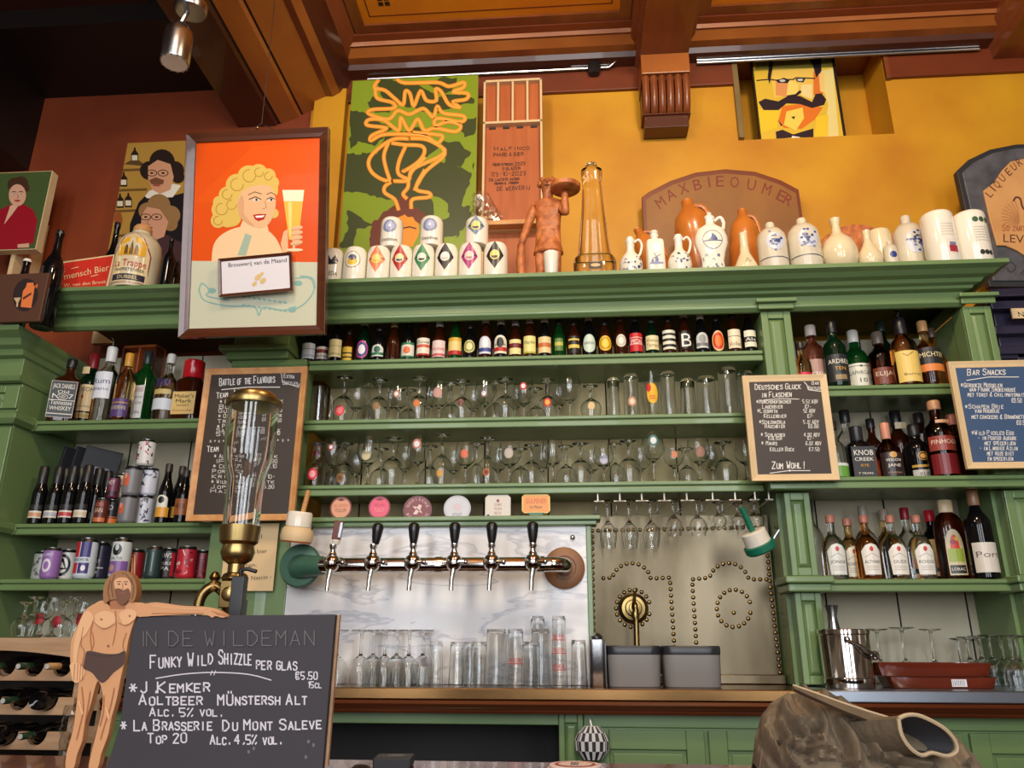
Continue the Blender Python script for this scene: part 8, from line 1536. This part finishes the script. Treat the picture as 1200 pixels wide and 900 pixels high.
# grey scarf with fringe
t = thing('scarf', 'pale grey fringed scarf lying beside the jacket', 'scarf', (A(1120, 893, 1.2).x, 1.2, ZF)); mb = MB(); vs = []; nu, nv = 50, 14
for j in range(nv+1):
    for i in range(nu+1):
        u, v = i/nu, j/nv; x = -.10+.26*u; y = -.06+.10*v; z = .002+(.040*math.sin(math.pi*v)**.6*(1-.55*u)+.008*mathutils.noise.noise(Vector((u*7, v*5, 2)))*math.sin(math.pi*v))
        vs.append((x, y, max(z, .001)))
mb.add(vs, [(j*(nu+1)+i, j*(nu+1)+i+1, (j+1)*(nu+1)+i+1, (j+1)*(nu+1)+i) for j in range(nv) for i in range(nu)], 'grey_cloth', None, True); mb.build('scarf_cloth', t)
mb = MB(); rb = random.Random(9)
for k_ in range(22): x = -.03+.006*k_*.7; mb.tube([(x, .045, .02), (x+.02+rb.uniform(-.01, .01), .05, .04+rb.uniform(-.01, .012)), (x+.03+rb.uniform(-.01, .01), .055, .012)], .0016, 'grey_cloth', 5)
mb.build('fringe', t)
# small things at the bar's far edge
q = A(462, 894, 1.60); t = thing('card_box', 'small dark grey card box on the bar beside the front chalkboard', 'box', (q.x, 1.60, ZF)); mb = MB(); mb.box(-.034, -.04, 0, .034, .03, .018, 'charcoal', None, Matrix.Rotation(.08, 4, 'Z')); mb.build('box_shell', t, bev=.002)
d = D(); d.ell(.004, .0, .018, .012, (110, 114, 114), 1, 10); d.text('CARDS', -.016, -.026, .009, (150, 150, 150), 1, up=1); mb = MB(); mb.paste(d, lambda u, v, h: (u, v, .0182+h)); mb.build('box_print', t)
q = A(420, 897, 1.5); o = MB().lathe([(.001, 0), (.018, .0), (.019, .006), (.012, .012), (.001, .013)], 'black_plastic', 16).build('bottle_stopper', loc=(q.x, 1.52, ZF)); tag(o, 'small black cap lying on the bar by the front chalkboard', 'cap')
for k_ in range(4):
    q = A(672, 894, 1.52); t = thing('beer_mat', ('lowest round beer mat of the small stack on the bar', 'second round beer mat from the bottom of the stack', 'third round beer mat from the bottom of the stack', 'topmost round beer mat with red print on the stack')[k_], 'coaster', (q.x+.003*(k_ % 2), 1.52+.002*k_, ZF+.0042*k_), .5*k_, 'stack of beer mats')
    MB().lathe([(.001, 0), (.045, 0), (.046, .001), (.046, .003), (.045, .004), (.001, .004)], 'satin_pigment', 32, col=(216, 176, 160) if k_ < 3 else (226, 200, 190)).build('mat_card', t)
    if k_ == 3: d = D(); d.ell(0, 0, .036, .036, (170, 70, 66), 0); d.ell(0, 0, .03, .03, (226, 200, 190), 1); d.type('BIER', 0, -.006, .014, (60, 40, 44), 2, w=.04, up=1, cx=True); mb = MB(); mb.paste(d, lambda u, v, h: (u, v, .0042+h)); mb.build('mat_print', t)
# knitted pouch on a hook of the base cabinet
q = A(694, 880, 2.86); ztp = A(690, 848, 2.88).z; t = thing('knitted_cloth', 'black and white patterned cloth hanging on a hook of the base cabinet', 'cloth', (q.x, 2.86, q.z-.03)); zt3 = ztp-(q.z-.03)
mb = MB(); prf = [(.001, .0), (.03, .004), (.048, .03), (.05, .06), (.04, .085), (.022, .105), (.012, zt3-.03), (.006, zt3-.005)]; n = 28; vs = []
for r, z in prf:
    for i in range(n): a = 2*math.pi*i/n; vs.append((r*1.1*math.cos(a)*(1+.08*math.sin(5*a)), r*.5*math.sin(a), z))
for j in range(len(prf)-1):
    for i in range(n):
        mb.add([vs[j*n+i], vs[j*n+(i+1) % n], vs[(j+1)*n+(i+1) % n], vs[(j+1)*n+i]], [(0, 1, 2, 3)], 'pigment', ((30, 30, 34) if (i+j) % 2 and j < 5 else (206, 204, 204)), True)
mb.build('cloth_body', t); mb = MB(); mb.tube([(0, 0, zt3-.006), (-.004, .0, zt3+.012), (0, .03, zt3+.014)], .0035, 'white_ceramic', 8); mb.build('hook_loop', t)
# plastic bag hanging by the wine rack
q = A(82, 860, 2.655); t = thing('plastic_bag', 'clear plastic bag with a glass inside, hanging at the end of the wine rack', 'bag', (q.x+.0, 2.655, A(82, 893, 2.655).z)); Hb = A(82, 826, 2.655).z-t.location.z; rb = random.Random(8); mb = MB(); n, k_ = 16, 12; vs = []
for j in range(k_):
    v = j/(k_-1)
    for i in range(n): a = 2*math.pi*i/n; r = .028*(.35+.75*math.sin(math.pi*min(v*.6+.12, 1)))*(1+rb.uniform(-.15, .15)); vs.append((r*math.cos(a), r*math.sin(a), v*Hb))
mb.add(vs, [(j*n+i, j*n+(i+1) % n, (j+1)*n+(i+1) % n, (j+1)*n+i) for j in range(k_-1) for i in range(n)], 'clear_film'); mb.build('bag_film', t); mb = MB(); mb.tube([(0, 0, Hb-.002), (0, .02, Hb+.012), (-.01, .044, Hb+.008)], .003, 'steel', 6); mb.build('hook', t)
# ---------------------------------------------------------------- let neighbours stand clear of each other (small shifts in depth)
bpy.context.view_layer.update()
def slide(o, ny):
    k = ny/o.location.y; o.location.x *= k; o.location.y = ny
for _it in range(60):
    moved = False
    for i in range(len(RND)):
        a, ra, al, ah = RND[i]
        for j in range(i+1, len(RND)):
            b, rb_, bl, bh = RND[j]
            if al > bh-.003 or bl > ah-.003: continue
            dx, dy = b.location.x-a.location.x, b.location.y-a.location.y; rr = ra+rb_+.0015
            if abs(dx) >= rr or dx*dx+dy*dy >= rr*rr: continue
            need = math.sqrt(rr*rr-dx*dx)-abs(dy); moved = True; s_ = 1 if dy >= 0 else -1; st_ = need*.55+.0005
            back, front, rbk, rfr = (b, a, rb_, ra) if s_ > 0 else (a, b, ra, rb_)
            zt__ = al > 2.6 or al < 1.5
            lim_b = (3.6 if al > 2.6 else 3.415)-rbk; lim_f = ((2.96 if al > 2.6 else 2.87 if abs(al-ZT) < .02 else 2.72) if zt__ else YS+.006)+rfr
            if abs(al-ZT) < .02 and back.location.x < .1: lim_b = 3.07-rbk
            nb = min(lim_b, back.location.y+st_); rem = st_*2-(nb-back.location.y); slide(back, max(nb, back.location.y) if nb > back.location.y else back.location.y); slide(front, max(lim_f, front.location.y-rem*.9) if front.location.y > lim_f else front.location.y)
    if not moved: break
